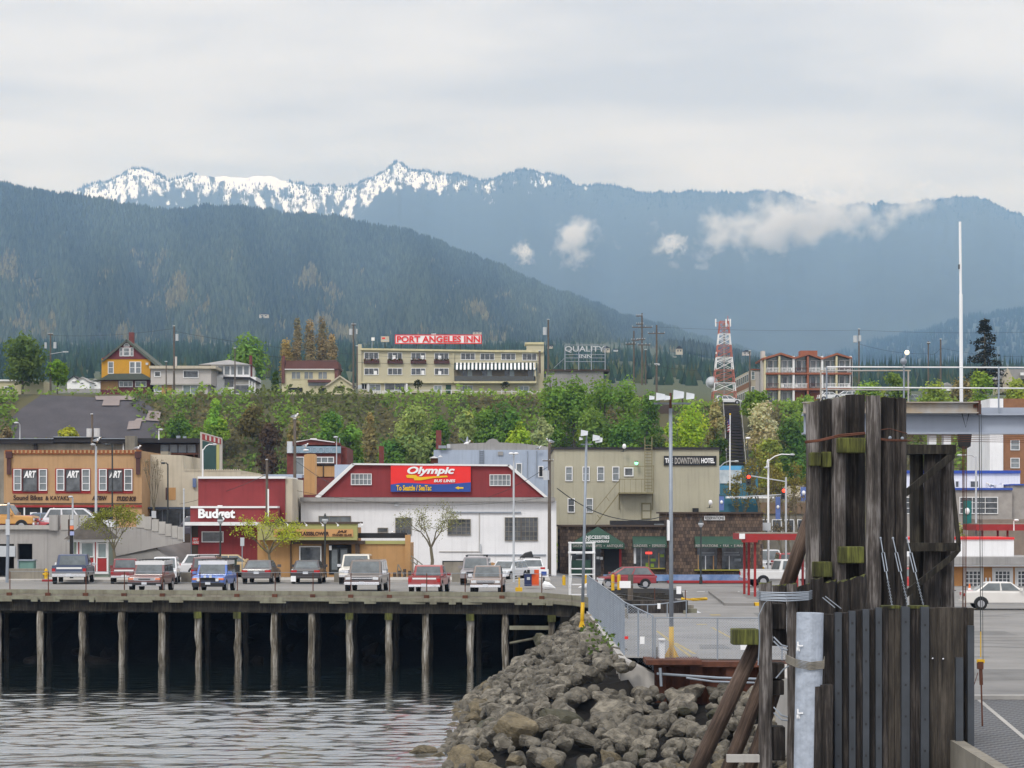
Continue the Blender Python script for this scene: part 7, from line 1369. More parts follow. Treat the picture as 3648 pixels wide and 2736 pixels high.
SL = [(1480,1442,1690,190,352,g4,'full','large silvery green tree on the slope behind the depot ridge'),(1655,1455,1650,80,350,g4,'full','narrow silvery tree in the middle of the slope'),(1572,1475,1680,110,352,g2,'full','mid green tree between the two silvery trees'),(770,1420,1600,110,362,C(112,142,62,.75),'full','bright green tree on the slope above the cinema sign'),(960,1500,1700,120,352,C(88,72,62,.5),'full','dark purple brown bush above the cinema sign'),
      (1070,1560,1720,120,350,C(70,84,46,.65),'full','dark green bush left of the brick building'),(1050,1480,1720,60,351,C(146,136,98,.5),'poplar','thin golden bare tree left of the brick building'),(1180,1460,1680,140,352,g2,'full','rounded green tree behind the brick building'),(1320,1478,1690,60,350,C(146,138,104,.5),'poplar','bundle of thin bare golden stems left of the silvery tree'),(1250,1500,1700,130,353,g1,'full','leafy green tree left of the golden stems'),
      (1730,1440,1680,120,355,g1,'full','green tree left of the big green mass'),(1800,1420,1690,150,354,g2,'full','broad green tree at the left of the big green mass'),(1850,1500,1700,120,350,g3,'full','yellow green tree low in front of the green mass'),(1930,1480,1680,90,349,C(136,144,108,.75),'full','pale blossoming tree low in front of the green mass'),
      (1960,1318,1700,150,362,g1,'full','tall green tree rising right of the inn'),(2050,1330,1700,190,364,g1,'full','tall spreading green tree below the frame sign'),(2150,1335,1710,190,362,g2,'full','tall dark leafy tree in the middle of the green mass'),(2240,1330,1710,170,364,g1,'full','tall bright leafy tree right of the middle of the green mass'),(2310,1380,1700,120,360,g2,'full','green tree at the right edge of the mass'),(2110,1440,1720,190,352,C(92,112,58,.7),'full','front tree of the green mass behind the hotel'),(2230,1460,1720,150,351,g2,'full','front right tree of the green mass behind the hotel'),
      (2330,1540,1720,110,350,C(74,90,48,.66),'full','dark bush at the foot of the brown retaining wall'),(2470,1425,1720,190,354,g3,'full','bright yellow green tree left of the stairway'),(2390,1500,1700,80,353,g3,'full','small yellow green tree beside the retaining wall'),(2550,1420,1600,80,358,C(150,140,104,.7),'full','pale blossoming bush left of the stairway top'),(2560,1540,1740,90,352,C(72,90,46,.66),'full','dark shrub low left of the stairway'),
      (2730,1425,1610,150,358,C(176,162,138,.72),'full','white blossoming tree right of the stairway'),(2690,1400,1480,110,372,C(92,112,46,.7),'full','clipped green bush at the top right of the stairway'),(2820,1490,1720,150,355,C(78,104,52,.7),'full','deep green tree right of the white blossoms'),(2900,1450,1650,170,364,C(88,110,56,.7),'full','green tree behind the tall timber piles'),(2740,1560,1740,120,350,C(118,124,62,.7),'full','yellowish tree below the white blossoms'),
      (640,1470,1640,110,354,C(88,112,54,.7),'full','green bush right of the dark erosion cover'),(700,1520,1660,110,350,C(84,106,48,.7),'full','green bush behind the flat roofed balcony building'),(900,1440,1560,120,364,C(96,86,56,.62),'full','brownish tangled bush below the white glazed house'),(20,1520,1640,70,352,C(134,122,100,.45),'full','bare tan bush at the far left above the dark roof'),(1400,1560,1700,110,349,g2,'full','low green tree in front of the silvery tree'),(245,1530,1580,80,352,C(140,140,52,.75),'full','small yellow green bush above the dark restaurant roof')]
for px, yt, yb, wd, Yt, c_, st, lb in SL: T('leafy_tree', lb, px, yt, yb, wd, Yt, c_, int(500+wd*16), .26, style=st)
# gap filling rim trees and hedges on the right
for px, yt, yb, wd, Yt, c_, lb in [(3100,1365,1450,130,380,C(110,132,62,.75),'bright green bush right of the motel cars'),(3190,1330,1440,120,386,C(98,116,60,.72),'bushy green tree behind the second railing'),(3330,1370,1450,140,380,C(116,132,64,.74),'low green bush behind the railing middle'),(3500,1320,1450,110,384,C(108,128,56,.74),'green bush right of the white mast'),(3620,1350,1460,110,382,C(128,136,60,.75),'yellow green bush at the right edge'),(3430,1345,1440,110,392,C(120,112,84,.66),'brownish bush at the foot of the big spruce')]:
    T('bush', lb, px, yt, yb, wd, Yt, c_, 1200, .28, style='full')
scrub('rim_hedge', 5000, (2780, 3800), (.80, .99), 33, lambda px, t, r_: (LG if r_.random() < .6 else GR)*r_.uniform(.6, 1.3), .3, 'bright green hedge along the right rim of the bluff', None, 1.2)
# big spruce
Y = 400; sp_ = thing('spruce_tree', 'big dark spruce with ragged branches beside the white mast', 'tree', (X(3508,Y),Y,Z(1400,Y))); nr_ = np.random.default_rng(2); Pn = []; Nn = []
mb = MB(); mb.tube([(X(3508,Y),Y,Z(1420,Y)),(X(3508,Y),Y,Z(1132,Y))], [.35,.05], 7)
for i in range(150):
    t = nr_.random()**.9; y_ = 1138+240*t; a_ = nr_.uniform(0, 6.28); ln = (14+74*t**.7)*nr_.uniform(.55, 1.08)*Y/F; p0 = np.array([X(3508,Y),Y,Z(y_,Y)]); d = np.array([math.cos(a_),math.sin(a_),-.22+.25*(1-t)]); mb.tube([tuple(p0), tuple(p0+d*ln)], [.06,.015], 4)
    for k in range(26): s_ = nr_.random()**.6; Pn.append(p0+d*ln*s_+np.array([0,0,-.12])*nr_.random()+nr_.normal(0,.16,3)); Nn.append(nr_.normal(0,.6,3)+np.array([0,-.3,.9]))
mb.build('trunk', M['bark'], sp_); Pn = np.array(Pn); V, Fc, cl = leafquads(Pn, unit(np.array(Nn)), nr_.uniform(.12,.3,len(Pn)), np.array(C(62,64,48,.6))[None]*nr_.uniform(.5,1.4,(len(Pn),1)), nr_); npmesh('crown', V, Fc, cl, M['leaf'], sp_)
# ================================================================== vehicles
PAINT = {}
def paint(rgb, k=.85):
    key = (rgb, k)
    if key not in PAINT:
        m = mat('car_paint', C(*rgb, k), .28, .05, 1.0, spec=.6); m.node_tree.nodes['Principled BSDF'].inputs['Coat Weight'].default_value = .5; PAINT[key] = m
    return PAINT[key]
KIND = {  # body outline (length fraction, height fraction), cabin base/roof (rear, front), roof width, belt, wheel radius
 'sedan': ([(-.5,.24),(-.5,.56),(-.485,.66),(-.36,.69),(.14,.66),(.37,.60),(.47,.53),(.5,.42),(.5,.24)], (-.38,.2), (-.22,.04), .76, .66, .32),
 'suv': ([(-.5,.27),(-.5,.58),(.18,.58),(.42,.56),(.485,.53),(.5,.46),(.5,.27)], (-.495,.22), (-.46,.10), .84, .57, .37),
 'pickup': ([(-.5,.29),(-.5,.60),(.2,.60),(.44,.58),(.49,.55),(.5,.47),(.5,.29)], (-.12,.23), (-.08,.12), .84, .59, .38),
 'hatch': ([(-.5,.24),(-.5,.58),(.2,.62),(.4,.54),(.48,.47),(.5,.38),(.5,.24)], (-.49,.30), (-.36,.04), .78, .60, .30),
 'wagon': ([(-.5,.24),(-.5,.60),(.2,.62),(.42,.54),(.49,.47),(.5,.40),(.5,.24)], (-.49,.27), (-.40,.07), .80, .60, .33)}
def vehicle(name, label, cat, kind, rgb, px, Y, heading, L, W, H, front='plain', rear='plain', lower=None, roofrgb=None, rack=False, plate=True, z=None, k=.85, group=None, extra=None, s=1.0):
    prof, cb, cr, rw, belt, wr = KIND[kind]; x0 = X(px, Y); z0 = ground_z(x0, Y)+.02 if z is None else z
    if Y < 141 and x0 < 1.2 and z is None: z0 = DECK+.02
    root = thing(name, label, cat, (x0, Y, z0), group); root.rotation_euler = (0, 0, R(heading)); root.scale = (s, s, s); org = ORG[root.name]; P_ = paint(rgb, k)
    V = lambda q: (q[0]+org[0], q[1]+org[1], q[2]+org[2])
    def bd(pts, fs, nm, m, par=None, bevel=0): 
        mb = MB(); mb.add([V(p) for p in pts], fs); return mb.build(nm, m, par or root, bevel=bevel)
    def bx(nm, m, *bs, par=None, bevel=0):
        mb = MB()
        for (a,b,c,d,e,f_) in bs: mb.box(a+org[0],b+org[0],c+org[1],d+org[1],e+org[2],f_+org[2])
        return mb.build(nm, M[m] if isinstance(m,str) else m, par or root, bevel=bevel)
    n = len(prof); hw = W/2; pts = []
    for s in (-1, -.93, .93, 1):
        for a, b in prof:
            sh = .0 if abs(s) < 1 else (.045 if b > .5 else .0); pts.append((a*L*(1 if abs(s) < 1 else .985), s*hw if abs(s) == 1 else s*hw, b*H-sh))
    fs = [list(range(n))[::-1], [3*n+i for i in range(n)]]
    for r_ in range(3): fs += [[r_*n+i, r_*n+(i+1)%n, (r_+1)*n+(i+1)%n, (r_+1)*n+i] for i in range(n)]
    body = bd(pts, fs, 'body', P_, bevel=.05)
    if lower: bx('lower_panel', paint(lower,k), (-.502*L,.502*L,-hw-.006,hw+.006,.27*H,.40*H))
    # cabin and glass
    bz = belt*H-.02; rz = H; r2 = hw*rw; b2 = hw*.95
    cab = [(cb[0]*L,-b2,bz),(cb[1]*L,-b2,bz),(cb[1]*L,b2,bz),(cb[0]*L,b2,bz),(cr[0]*L,-r2,rz),(cr[1]*L,-r2,rz),(cr[1]*L,r2,rz),(cr[0]*L,r2,rz)]
    cabin = bd(cab, [(0,1,5,4),(1,2,6,5),(2,3,7,6),(3,0,4,7),(4,5,6,7),(3,2,1,0)], 'cabin', P_, bevel=.07)
    if roofrgb: 
        bx('roof_panel', paint(roofrgb), (cr[0]*L-.03,cr[1]*L+.15,-r2-.05,r2+.05,rz-.19,rz+.03))
    def lerp(a, b, t): return Vector(a)*(1-t)+Vector(b)*t
    def pane(A, B, D, E, u0, u1, v0, v1, nrm, nm):   # A-B bottom edge, E-D top edge
        q = [lerp(lerp(A,B,u),lerp(E,D,u),v_)+Vector(nrm)*.018 for u, v_ in ((u0,v0),(u1,v0),(u1,v1),(u0,v1))]
        return bd(q, [(0,1,2,3)], nm, M['carglass'])
    pane(cab[1],cab[2],cab[6],cab[5],.07,.93,.08,.9,(1,0,.4),'windshield')
    pane(cab[0],cab[3],cab[7],cab[4],.09,.91,.12,.86,(-1,0,.4),'rear_window')
    for s, (a,b,c,d) in ((-1,(0,1,5,4)),(1,(3,2,6,7))):
        spl = [(.06,.5),(.54,.92)] if kind != 'pickup' else [(.1,.9)]
        if kind in ('suv','wagon'): spl = [(.05,.32),(.36,.64),(.68,.93)]
        for u0, u1 in spl: pane(cab[a],cab[b],cab[c],cab[d],u0,u1,.14,.88,(0,s,.25),'side_window')
    # wheels
    ax = (.30 if kind != 'pickup' else .31)*L
    for sx in (-1, 1):
        for sy in (-1, 1):
            wx = sx*ax+(.02*L if sx > 0 else -.01*L); wy = sy*(hw-.10)
            bd([(wx+(wr+.07)*math.cos(t*math.pi/8), sy*(hw+.004), wr+(wr+.07)*math.sin(t*math.pi/8)) for t in range(9)], [list(range(9))], 'wheel_arch', M['plastic'])
            mb = MB(); mb.tube([V((wx,wy-.11*sy,wr)),V((wx,wy+.115*sy,wr))], [wr,wr], 16); wo = mb.build('wheel', M['rubber'], root)
            mb = MB(); mb.tube([V((wx,wy+.10*sy,wr)),V((wx,wy+.125*sy,wr))], [wr*.62,wr*.58], 12); mb.build('rim', M['rim'], wo)
    f0, r0 = .5*L, -.5*L; hz_ = (.45 if kind in ('suv','pickup') else .47)*H
    ch = 'chrome' if front in ('chrome','truck') else P_
    bx('bumper', 'chrome' if front in ('chrome','truck') else ('plastic' if front == 'plastic' else P_), (f0-.04,f0+.09,-hw*.98,hw*.98,.25*H,.34*H), bevel=.02)
    bx('grille', 'plastic', (f0-.03,f0+.012,-hw*.55,hw*.55,hz_-.10,hz_+.07))
    if front in ('chrome','truck'): bx('grille_bar', 'chrome', (f0,f0+.025,-hw*.6,hw*.6,hz_-.02,hz_+.02),(f0,f0+.025,-hw*.8,hw*.8,hz_+.075,hz_+.10))
    for s in (-1, 1):
        bx('headlight', 'lens', (f0-.05,f0+.02,s*hw*.62 if s > 0 else -hw*.92,s*hw*.92 if s > 0 else -hw*.62,hz_-.06,hz_+.07))
        tz = (.42,.54) if kind in ('suv','pickup') else (.50,.60)
        bx('tail_light', 'tail', (r0-.02,r0+.04,s*hw*(.78 if kind in ('suv','pickup') else .58),s*hw*.97,tz[0]*H,tz[1]*H))
        bx('mirror', P_ if front != 'truck' else 'chrome', (cb[1]*L-.30,cb[1]*L-.16,s*hw*.97,s*(hw+.2),belt*H+.03,belt*H+.2))
    bx('bumper', 'chrome' if rear == 'chrome' else ('plastic' if rear == 'plastic' else P_), (r0-.09,r0+.05,-hw*.97,hw*.97,.25*H,.34*H), bevel=.02)
    if plate:
        bx('licence_plate', 'plate', (f0+.09,f0+.1,-.15,.15,.27*H,.27*H+.15)); 
        pz = .28*H if kind in ('suv','pickup') else .44*H; bx('licence_plate', 'plate', (r0-.105,r0-.09,-.16,.16,pz,pz+.15)) if kind in ('suv','pickup') else bx('licence_plate','plate',(r0-.02,r0-.005,-.16,.16,pz,pz+.14))
    if kind == 'pickup':
        bx('bed_floor', 'plastic', (-.48*L,-.13*L,-hw*.85,hw*.85,.60*H-.0,.60*H+.006)); bx('bed_rail', P_, (-.5*L,-.12*L,-hw*.98,-hw*.86,.59*H,.64*H),(-.5*L,-.12*L,hw*.86,hw*.98,.59*H,.64*H),(-.5*L,-.485*L,-hw*.86,hw*.86,.59*H,.64*H))
        if rear == 'chrome': bx('tailgate_band', 'trim', (r0-.012,r0,-hw*.72,hw*.72,.52*H,.58*H))
    if rack:
        mb = MB()
        for s in (-1, 1): mb.tube([V((cr[0]*L+.1,s*r2*.85,rz+.08)),V((cr[1]*L-.1,s*r2*.85,rz+.08))], .025, 4)
        for t in (.15,.5,.85): xx = cr[0]*L*(1-t)+cr[1]*L*t; mb.tube([V((xx,-r2*.9,rz+.1)),V((xx,r2*.9,rz+.1))], .025, 4); [mb.tube([V((xx,s*r2*.85,rz)),V((xx,s*r2*.85,rz+.1))], .02, 4) for s in (-1,1)]
        mb.build('roof_rack', M['plastic'], root)
    if extra: extra(bx, L, hw, H, f0, r0, hz_)
    return root
FR, RE = -90, 90            # nose towards the camera / tail towards the camera
def fj(bx, L, hw, H, f0, r0, hz_):
    bx('grille_surround', 'rim', (f0+.005,f0+.03,-hw*.62,hw*.62,hz_-.09,hz_+.06)); bx('grille_slot', 'plastic', (f0+.03,f0+.035,-hw*.36,hw*.36,hz_-.045,hz_+.025))
    for s in (-1,1): bx('indicator', 'amber', (f0-.02,f0+.025,s*hw*.66,s*hw*.96,hz_-.04,hz_+.05)); bx('bumper_cap', 'rim', (f0,f0+.1,s*hw*.72,s*hw*1.0,.22*H,.29*H))
    bx('bumper_bar', 'rim', (f0+.06,f0+.11,-hw*.45,hw*.45,.22*H,.25*H))
def fjblue(bx, L, hw, H, f0, r0, hz_):
    for s in (-1,1): bx('indicator', 'amber', (f0-.02,f0+.025,s*hw*.62,s*hw*.96,hz_-.05,hz_+.05)); bx('fog_lamp', 'lens', (f0+.1,f0+.16,s*hw*.48,s*hw*.66,hz_-.13,hz_+.04)); bx('spot_lamp', 'lens', (f0+.1,f0+.15,s*hw*.1,s*hw*.24,hz_+.08,hz_+.22))
    bx('bull_bar', 'plastic', (f0+.06,f0+.11,-hw*.7,hw*.7,hz_-.16,hz_-.11),(f0+.06,f0+.11,-hw*.4,hw*.4,hz_+.06,hz_+.09)); bx('skid_plate', 'plastic', (f0-.1,f0+.08,-hw*.95,hw*.95,.2*H,.33*H))
vehicle('pickup_truck','two tone blue and grey pickup truck parked tail first beside the ticket booth','pickup','pickup',(52,66,98),262,138.2,RE+5,5.4,2.12,1.80,'truck','chrome',lower=(150,150,150),s=0.96)
vehicle('pickup_truck','dark red pickup truck with white tailgate band right of the booth','pickup','pickup',(132,44,46),447,138.2,RE+7,4.8,1.78,1.66,'plain','chrome',s=0.88)
vehicle('parked_car','maroon off road car with white roof, nose to the pier edge','car','suv',(116,70,66),541,123.4,FR-2,4.6,1.95,1.78,'plastic','plastic',roofrgb=(230,230,230),rack=True,extra=fj,s=0.9)
vehicle('parked_car','white off road car behind the maroon one with the white roof','car','suv',(228,228,230),590,137.5,FR+5,4.6,1.75,1.78,'chrome','plain',s=0.88)
vehicle('parked_car','bright blue off road car with white roof and front spot lamps','car','suv',(70,110,190),764,123.2,FR-2,4.6,1.93,1.80,'plastic','plastic',roofrgb=(230,230,232),rack=True,extra=fjblue,s=0.9)
vehicle('parked_car','dark maroon car mostly hidden behind the bright blue one','car','suv',(96,52,56),745,138,RE,4.7,1.85,1.80,'plain','plain',rack=True,s=0.88)
vehicle('parked_car','charcoal grey sedan parked tail towards the water','car','sedan',(92,88,90),932,138.0,RE-2,4.7,1.86,1.46,'plain','plain',s=0.95)
vehicle('parked_car','black sedan with wide red tail lights','car','sedan',(52,46,48),1100,138.0,RE,4.7,1.84,1.45,'plain','plain',s=0.95)
vehicle('parked_car','old cream white square off roader behind the chrome fronted brown truck','car','suv',(226,220,206),1271,137.2,FR,4.7,1.96,1.86,'truck','chrome',s=0.93)
vehicle('parked_car','brown square fronted truck with chrome bumper and stacked headlights','car','suv',(112,100,92),1308,123.6,FR-3,5.2,2.02,1.80,'truck','chrome',lower=(96,80,78),s=0.93)
vehicle('pickup_truck','red pickup truck with chrome step bumper backed to the pier edge','pickup','pickup',(158,52,50),1530,121.6,RE-5,4.9,1.9,1.62,'plain','chrome',s=0.9)
vehicle('parked_car','grey estate car with roof rack behind the taupe pickup','car','suv',(140,134,136),1697,136.0,FR-2,4.7,1.82,1.74,'plain','plain',rack=True,s=0.92)
vehicle('pickup_truck','taupe old pickup with chrome bumper, last in the front row on the right','pickup','pickup',(140,122,112),1739,121.0,FR-3,4.9,1.78,1.60,'truck','chrome',s=0.9)
vehicle('parked_car','white car with open hatch area beside the depot wall, left of the lamp post','car','wagon',(226,228,230),1808,143.5,248,4.4,1.7,1.45,'plain','plain',s=0.85)
v_ = vehicle('parked_car','white car carrying a long black roof box by the depot wall','car','wagon',(228,228,228),1882,147.5,100,4.5,1.75,1.5,'plain','plain',rack=True,s=0.85)
rbx = MB(); Yb = 147.5; zb_ = DECK+1.36; x0, x1 = X(1850,Yb), X(1902,Yb); rbx.add([(x0,Yb-.4,zb_),(x1,Yb-.4,zb_),(x1,Yb+.4,zb_),(x0,Yb+.4,zb_),(x0+.35,Yb-.35,zb_+.3),(x1-.15,Yb-.35,zb_+.42),(x1-.15,Yb+.35,zb_+.42),(x0+.35,Yb+.35,zb_+.3)], [(0,1,5,4),(1,2,6,5),(2,3,7,6),(3,0,4,7),(4,5,6,7),(3,2,1,0)])
single(rbx, 'roof_box', 'long black roof box on the white car by the depot wall', 'roof box', M['black'], bevel=.05)
vehicle('parked_car','red three door hatchback passing the gift shop behind yellow bollards','car','hatch',(150,42,52),2228,152.0,185,3.9,1.65,1.42,'plain','plastic')
vehicle('pickup_truck','white patrol pickup truck with green lettering behind the red shelter','pickup','pickup',(228,228,226),2795,158,12,5.8,2.0,1.86,'plain','chrome',plate=False)
vehicle('parked_car','white estate car, rear one of the pair beside the maroon office','car','wagon',(226,226,228),770,151.0-.6,10,4.7,1.75,1.5,'plain','plain')
vehicle('parked_car','white estate car partly behind the gold sedan','car','wagon',(222,222,222),815,149.2,6,4.7,1.75,1.42,'plain','plain')
vehicle('parked_car','pale gold sedan seen from the side beside the ochre glass shop','car','sedan',(206,180,136),838,146.6,4,4.75,1.78,1.42,'plain','plain',z=DECK+.15)
gz = Z(1902,155)+.02
vehicle('parked_car','red sports coupe on the upper parking deck','car','sedan',(178,48,54),108,155,3,4.4,1.75,1.25,'plain','plain',z=gz-.02)
vehicle('pickup_truck','orange yellow old truck on the upper deck cut by the left edge','pickup','pickup',(206,150,70),10,154.2,-4,4.6,1.8,1.85,'chrome','chrome',z=gz+.12)
vehicle('parked_car','white minivan on the upper parking deck behind guard panels','car','wagon',(222,224,228),285,157,5,4.9,1.85,1.7,'plain','plain',z=gz)
vehicle('parked_car','blue car glimpsed behind the red coupe on the upper deck','car','sedan',(96,116,146),140,161,170,4.5,1.8,1.4,'plain','plain',z=gz)
vehicle('parked_car','dark grey car half hidden by the maroon office at the ramp top','car','suv',(88,88,100),690,163,185,4.6,1.8,1.7,'plain','plain',z=Z(1925,163))
vehicle('parked_car','white sedan seen from the side before the orange cafe','car','sedan',(226,222,216),3582,121.0,-3,4.5,1.76,1.44,'plain','plain',plate=False)
vehicle('parked_car','red truck at the junction behind the bare street trees','car','suv',(166,60,62),2802,182,RE,4.8,1.9,1.9,'plain','chrome')
vehicle('parked_car','white van parked under the green awning beyond the red shelter','car','suv',(216,218,222),2740,190,FR,4.8,1.9,2.0,'plain','plain')
vehicle('parked_car','red car glimpsed between the dark frame piles','car','hatch',(190,50,48),3240,150,RE,4.0,1.7,1.5,'plain','plain')
for px, py, rgb, hd, kd, lb in [(2592,1441,(226,226,228),8,'wagon','white car parked across the top of the stairway'),(2960,1428,(228,228,230),5,'sedan','white car before the motel just above the tall piles'),(3010,1424,(220,222,226),182,'wagon','second white car before the motel half hidden by the piles'),(3255,1437,(140,150,152),5,'wagon','grey car roof showing above the gantry beam'),(3195,1436,(150,160,160),5,'wagon','pale green car roof showing between the railing posts')]:
    vehicle('parked_car', lb, 'car', kd, rgb, px, 386.5, hd, 4.5, 1.8, 1.65 if kd == 'suv' else 1.45, 'plain', 'plain', z=Z(py,386.5))
# ================================================================== street trees
limb_tree('street_tree','round leafy street tree in front of the ramp wall beside the booth',405,1796,2045,202,145.0,C(146,150,70,.85),2600,.058,3,.34,1.0,DECK)
limb_tree('street_tree','spreading bright green street tree before the ochre glass shop',958,1828,2040,248,144.5,C(176,186,66,.9),1900,.058,8,.36,1.15,DECK)
limb_tree('street_tree','sparse budding street tree before the white depot wall',1535,1782,2040,236,145.2,C(150,152,96,.8),1700,.045,14,.34,1.1,DECK)
limb_tree('street_tree','bare thin street tree against the cream building',548,1625,1900,90,168,C(150,140,110,.7),200,.05,21,.2,.55,Z(1900,168))
for px, yt, wd, Yt, sd, lb in [(2720,1590,160,196,31,'tall yellowish budding tree right of the mural building'),(2800,1640,170,200,32,'bare budding tree behind the white street lamp'),(2640,1680,120,205,33,'thin budding tree before the teal mural wall'),(2850,1740,110,186,34,'bare branched tree behind the red shelter'),(2790,1850,90,180,35,'small bare branching tree right of the patrol pickup')]:
    limb_tree('street_tree', lb, px, yt, 2060, wd, Yt, C(150,140,74,.75) if sd < 34 else C(140,128,104,.7), 1300 if sd < 34 else 250, .09, sd, .28, .7, LOT)
T('ivy_shrub','ivy clad shrub climbing the pole between depot and gift shop',1965,1905,2062,44,160,C(104,120,62,.72),900,.14,style='poplar',zbase=DECK)
T('bush','pale shrub by the brown wall behind the grey building signs',3420,1860,2000,60,176,C(150,152,112,.7),500,.18,style='full',zbase=LOT)
# ================================================================== street lamps and signs in town
def globe_lamp(label, px, yt, yb, Y, z0=DECK):
    r_ = thing('street_lamp', label, 'street lamp', (X(px,Y),Y,z0)); mb = MB(); mb.tube([(X(px,Y),Y,z0),(X(px,Y),Y,z0+.5),(X(px,Y),Y,z0+.55),(X(px,Y),Y,Z(yt+34,Y))], [.12,.11,.06,.05], 8); mb.build('post', M['iron'], r_)
    mb = MB(); z = Z(yt+26,Y); x = X(px,Y); mb.tube([(x,Y,z-.2),(x,Y,z),(x,Y,z+.1)], [.07,.2,.17], 10); mb.build('globe', M['can'], r_); mb = MB(); mb.tube([(x,Y,z+.1),(x,Y,z+.25),(x,Y,Z(yt,Y))], [.19,.1,.015], 8); mb.build('cap', M['iron'], r_); return r_
globe_lamp('dark old style street lamp before the maroon rental office', 785, 1830, 2040, 143.5); globe_lamp('dark old style street lamp before the reservations shop', 2497, 1842, 2072, 164, LOT); 
l_ = globe_lamp('slim dark lamp standard between the glass shop windows', 1158, 1828, 2060, 145.8)
def cobra(label, px, yt, yb, Y, head, m='can', w=6, headm='can', z0=None, arm=True):
    r_ = thing('street_lamp', label, 'street lamp', (X(px,Y),Y,Z(yb,Y) if z0 is None else z0)); MB().tube([(X(px,Y),Y,Z(yb,Y) if z0 is None else z0),(X(px,Y),Y,Z(yt,Y))], [w/2*Y/F*1.1,w/2*Y/F*.8], 8).build('post', M[m], r_)
    for hx, hy in head:
        mb = MB(); a0 = Vector((X(px,Y),Y,Z(yt+6,Y))); b = Vector((X(px+hx,Y),Y-.3,Z(yt+hy,Y))); c = a0*.45+b*.55; c.z = max(a0.z,b.z)+.02*abs(hx)*Y/F; mb.tube([a0,(a0+c)/2+Vector((0,0,.1)),c,b], 2.0*Y/F, 5); mb.build('arm', M[m], r_)
        mb = MB(); mb.ball((b.x,b.y,b.z), 9*Y/F, 10, 6, .45); mb.build('head', M[headm], r_)
    return r_
cobra('white street lamp with curled top right of the cinema sign', 722, 1600, 1710, 174, [(44,-16)], 'whiteclean', 6)
cobra('white street lamp post with gull before the ART windows', 342, 1590, 1890, 165, [(-8,-6)], 'can', 9); cobra('dark shoebox lamp post between the right ART windows', 400, 1582, 1890, 166, [(-18,2)], 'iron', 6, 'iron'); cobra('dark shoebox lamp post before the cream building', 598, 1652, 1880, 166, [(-14,-2)], 'iron', 6, 'iron')
cobra('white pole with clustered lamp head left of the booth roof', 259, 1772, 2030, 146, [(-4,-2)], 'can', 8, 'can', DECK); cobra('tall pale lamp mast before the depot right windows', 1830, 1618, 2075, 139.5, [(-9,-2),(9,-2)], 'can', 8, 'whiteclean', DECK)
cobra('small lamp above the tarped slope at the left', 71, 1512, 1565, 190, [(-10,-5)], 'can', 4); cobra('small hooked lamp beside the restaurant roof', 566, 1535, 1566, 190, [(8,-4)], 'whiteclean', 4)
cobra('white lamp right of the brick building gable', 1199, 1562, 1655, 190, [(-2,-4)], 'can', 4); cobra('curved arm street lamp beside the flagpole', 2562, 1660, 1760, 196, [(60,-16)], 'can', 5); cobra('white street lamp with double curved arms at the junction', 2737, 1636, 2060, 172, [(84,-16),(-8,30)], 'whiteclean', 8, 'can', LOT)
cobra('white street lamp with green banner behind the hoist cables', 3477, 1626, 2000, 176, [(-62,-4)], 'can', 8, 'can', LOT); cobra('white lantern lamp before the taupe wall', 3612, 1855, 1890, 165, [(6,-2)], 'whiteclean', 4, 'whiteclean'); cobra('slim dark lamp standard below the white blossoming tree', 2664, 1565, 1660, 300, [(0,-4)], 'iron', 4, 'whiteclean')
def banner(label, a, b, c, d, Y, m, m2):
    r_ = thing('banner', label, 'banner', (X((a+b)/2,Y),Y,Z(d,Y))); part(r_, 'cloth', m, (a,b,c,d,Y,.03)); mb = MB(); mb.ball((X((a+b)/2,Y),Y-.01,Z((c+d)/2-4,Y)), (b-a)*.3*Y/F, 12, 8, 1.3); q = mb.build('emblem', m2, r_); part(r_, 'arm', 'iron', (a,b+6,c-3,c-1,Y,.05)); return r_
banner('green banner with white animal emblem hung from the white street lamp', 3430, 3461, 1784, 1866, 175.7, mat('banner_teal', C(30,110,106,.85)), M['whiteclean'])
for a0,b,c,d,Y,lb in [(2763,2780,1770,1850,185,'blue and white banner on the street lamp left of the tall piles'),(2852,2874,1735,1785,186,'blue and white banner just left of the tall piles'),(2562,2579,1768,1818,178,'blue and white banner at the hotel corner')]: banner(lb, a0, b, c, d, Y, mat('banner_blue', C(98,120,178,.85)), M['whiteclean'])
for px, Y, py, lb in [(2667,178,1699,'lit red traffic light hanging left over the junction'),(2792,184,1748,'lit red traffic light hanging right over the junction')]:
    r_ = thing('traffic_light', lb, 'traffic light', (X(px,Y),Y,Z(py+28,Y))); part(r_, 'housing', 'iron', (px-8,px+8,py-9,py+30,Y,.3)); MB().ball((X(px,Y),Y-.05,Z(py,Y)), 6.5*Y/F).build('red_lens', mat('lit_signal', (1,.05,.02), .4, .02, emit=2.2), r_); MB().ball((X(px,Y),Y-.0,Z(py+18,Y)), 5*Y/F).build('dark_lens', M['black'], r_)
mb = MB(); mb.pt((2667,1694),(2800,1716),178.3,4); mb.pt((2800,1700),(2800,2060),178.3,7); tag(mb.build('signal_mast', M['can']), 'signal mast with long arm over the junction', 'mast'); mb = MB(); mb.pt((2600,1772),(2790,1762),184.3,4); tag(mb.build('signal_mast', M['can']), 'pale signal arm behind the budding trees', 'mast')
single(MB().pb(2716,2746,1862,1890,171.6,.1), 'road_sign', 'back of a square road sign on the white junction lamp', 'sign', M['can'])
fp = thing('flagpole', 'white flagpole with a limp striped flag before the stairway', 'flagpole', (X(2600,192),192,DECK)); Y = 192; MB().tube([(X(2600,Y),Y,Z(1745,Y)),(X(2601,Y),Y,Z(1478,Y))], [.06,.045], 6).build('pole', M['whiteclean'], fp); MB().ball((X(2601,Y),Y,Z(1476,Y)), .08).build('finial', M['gold'], fp)
mb = MB()
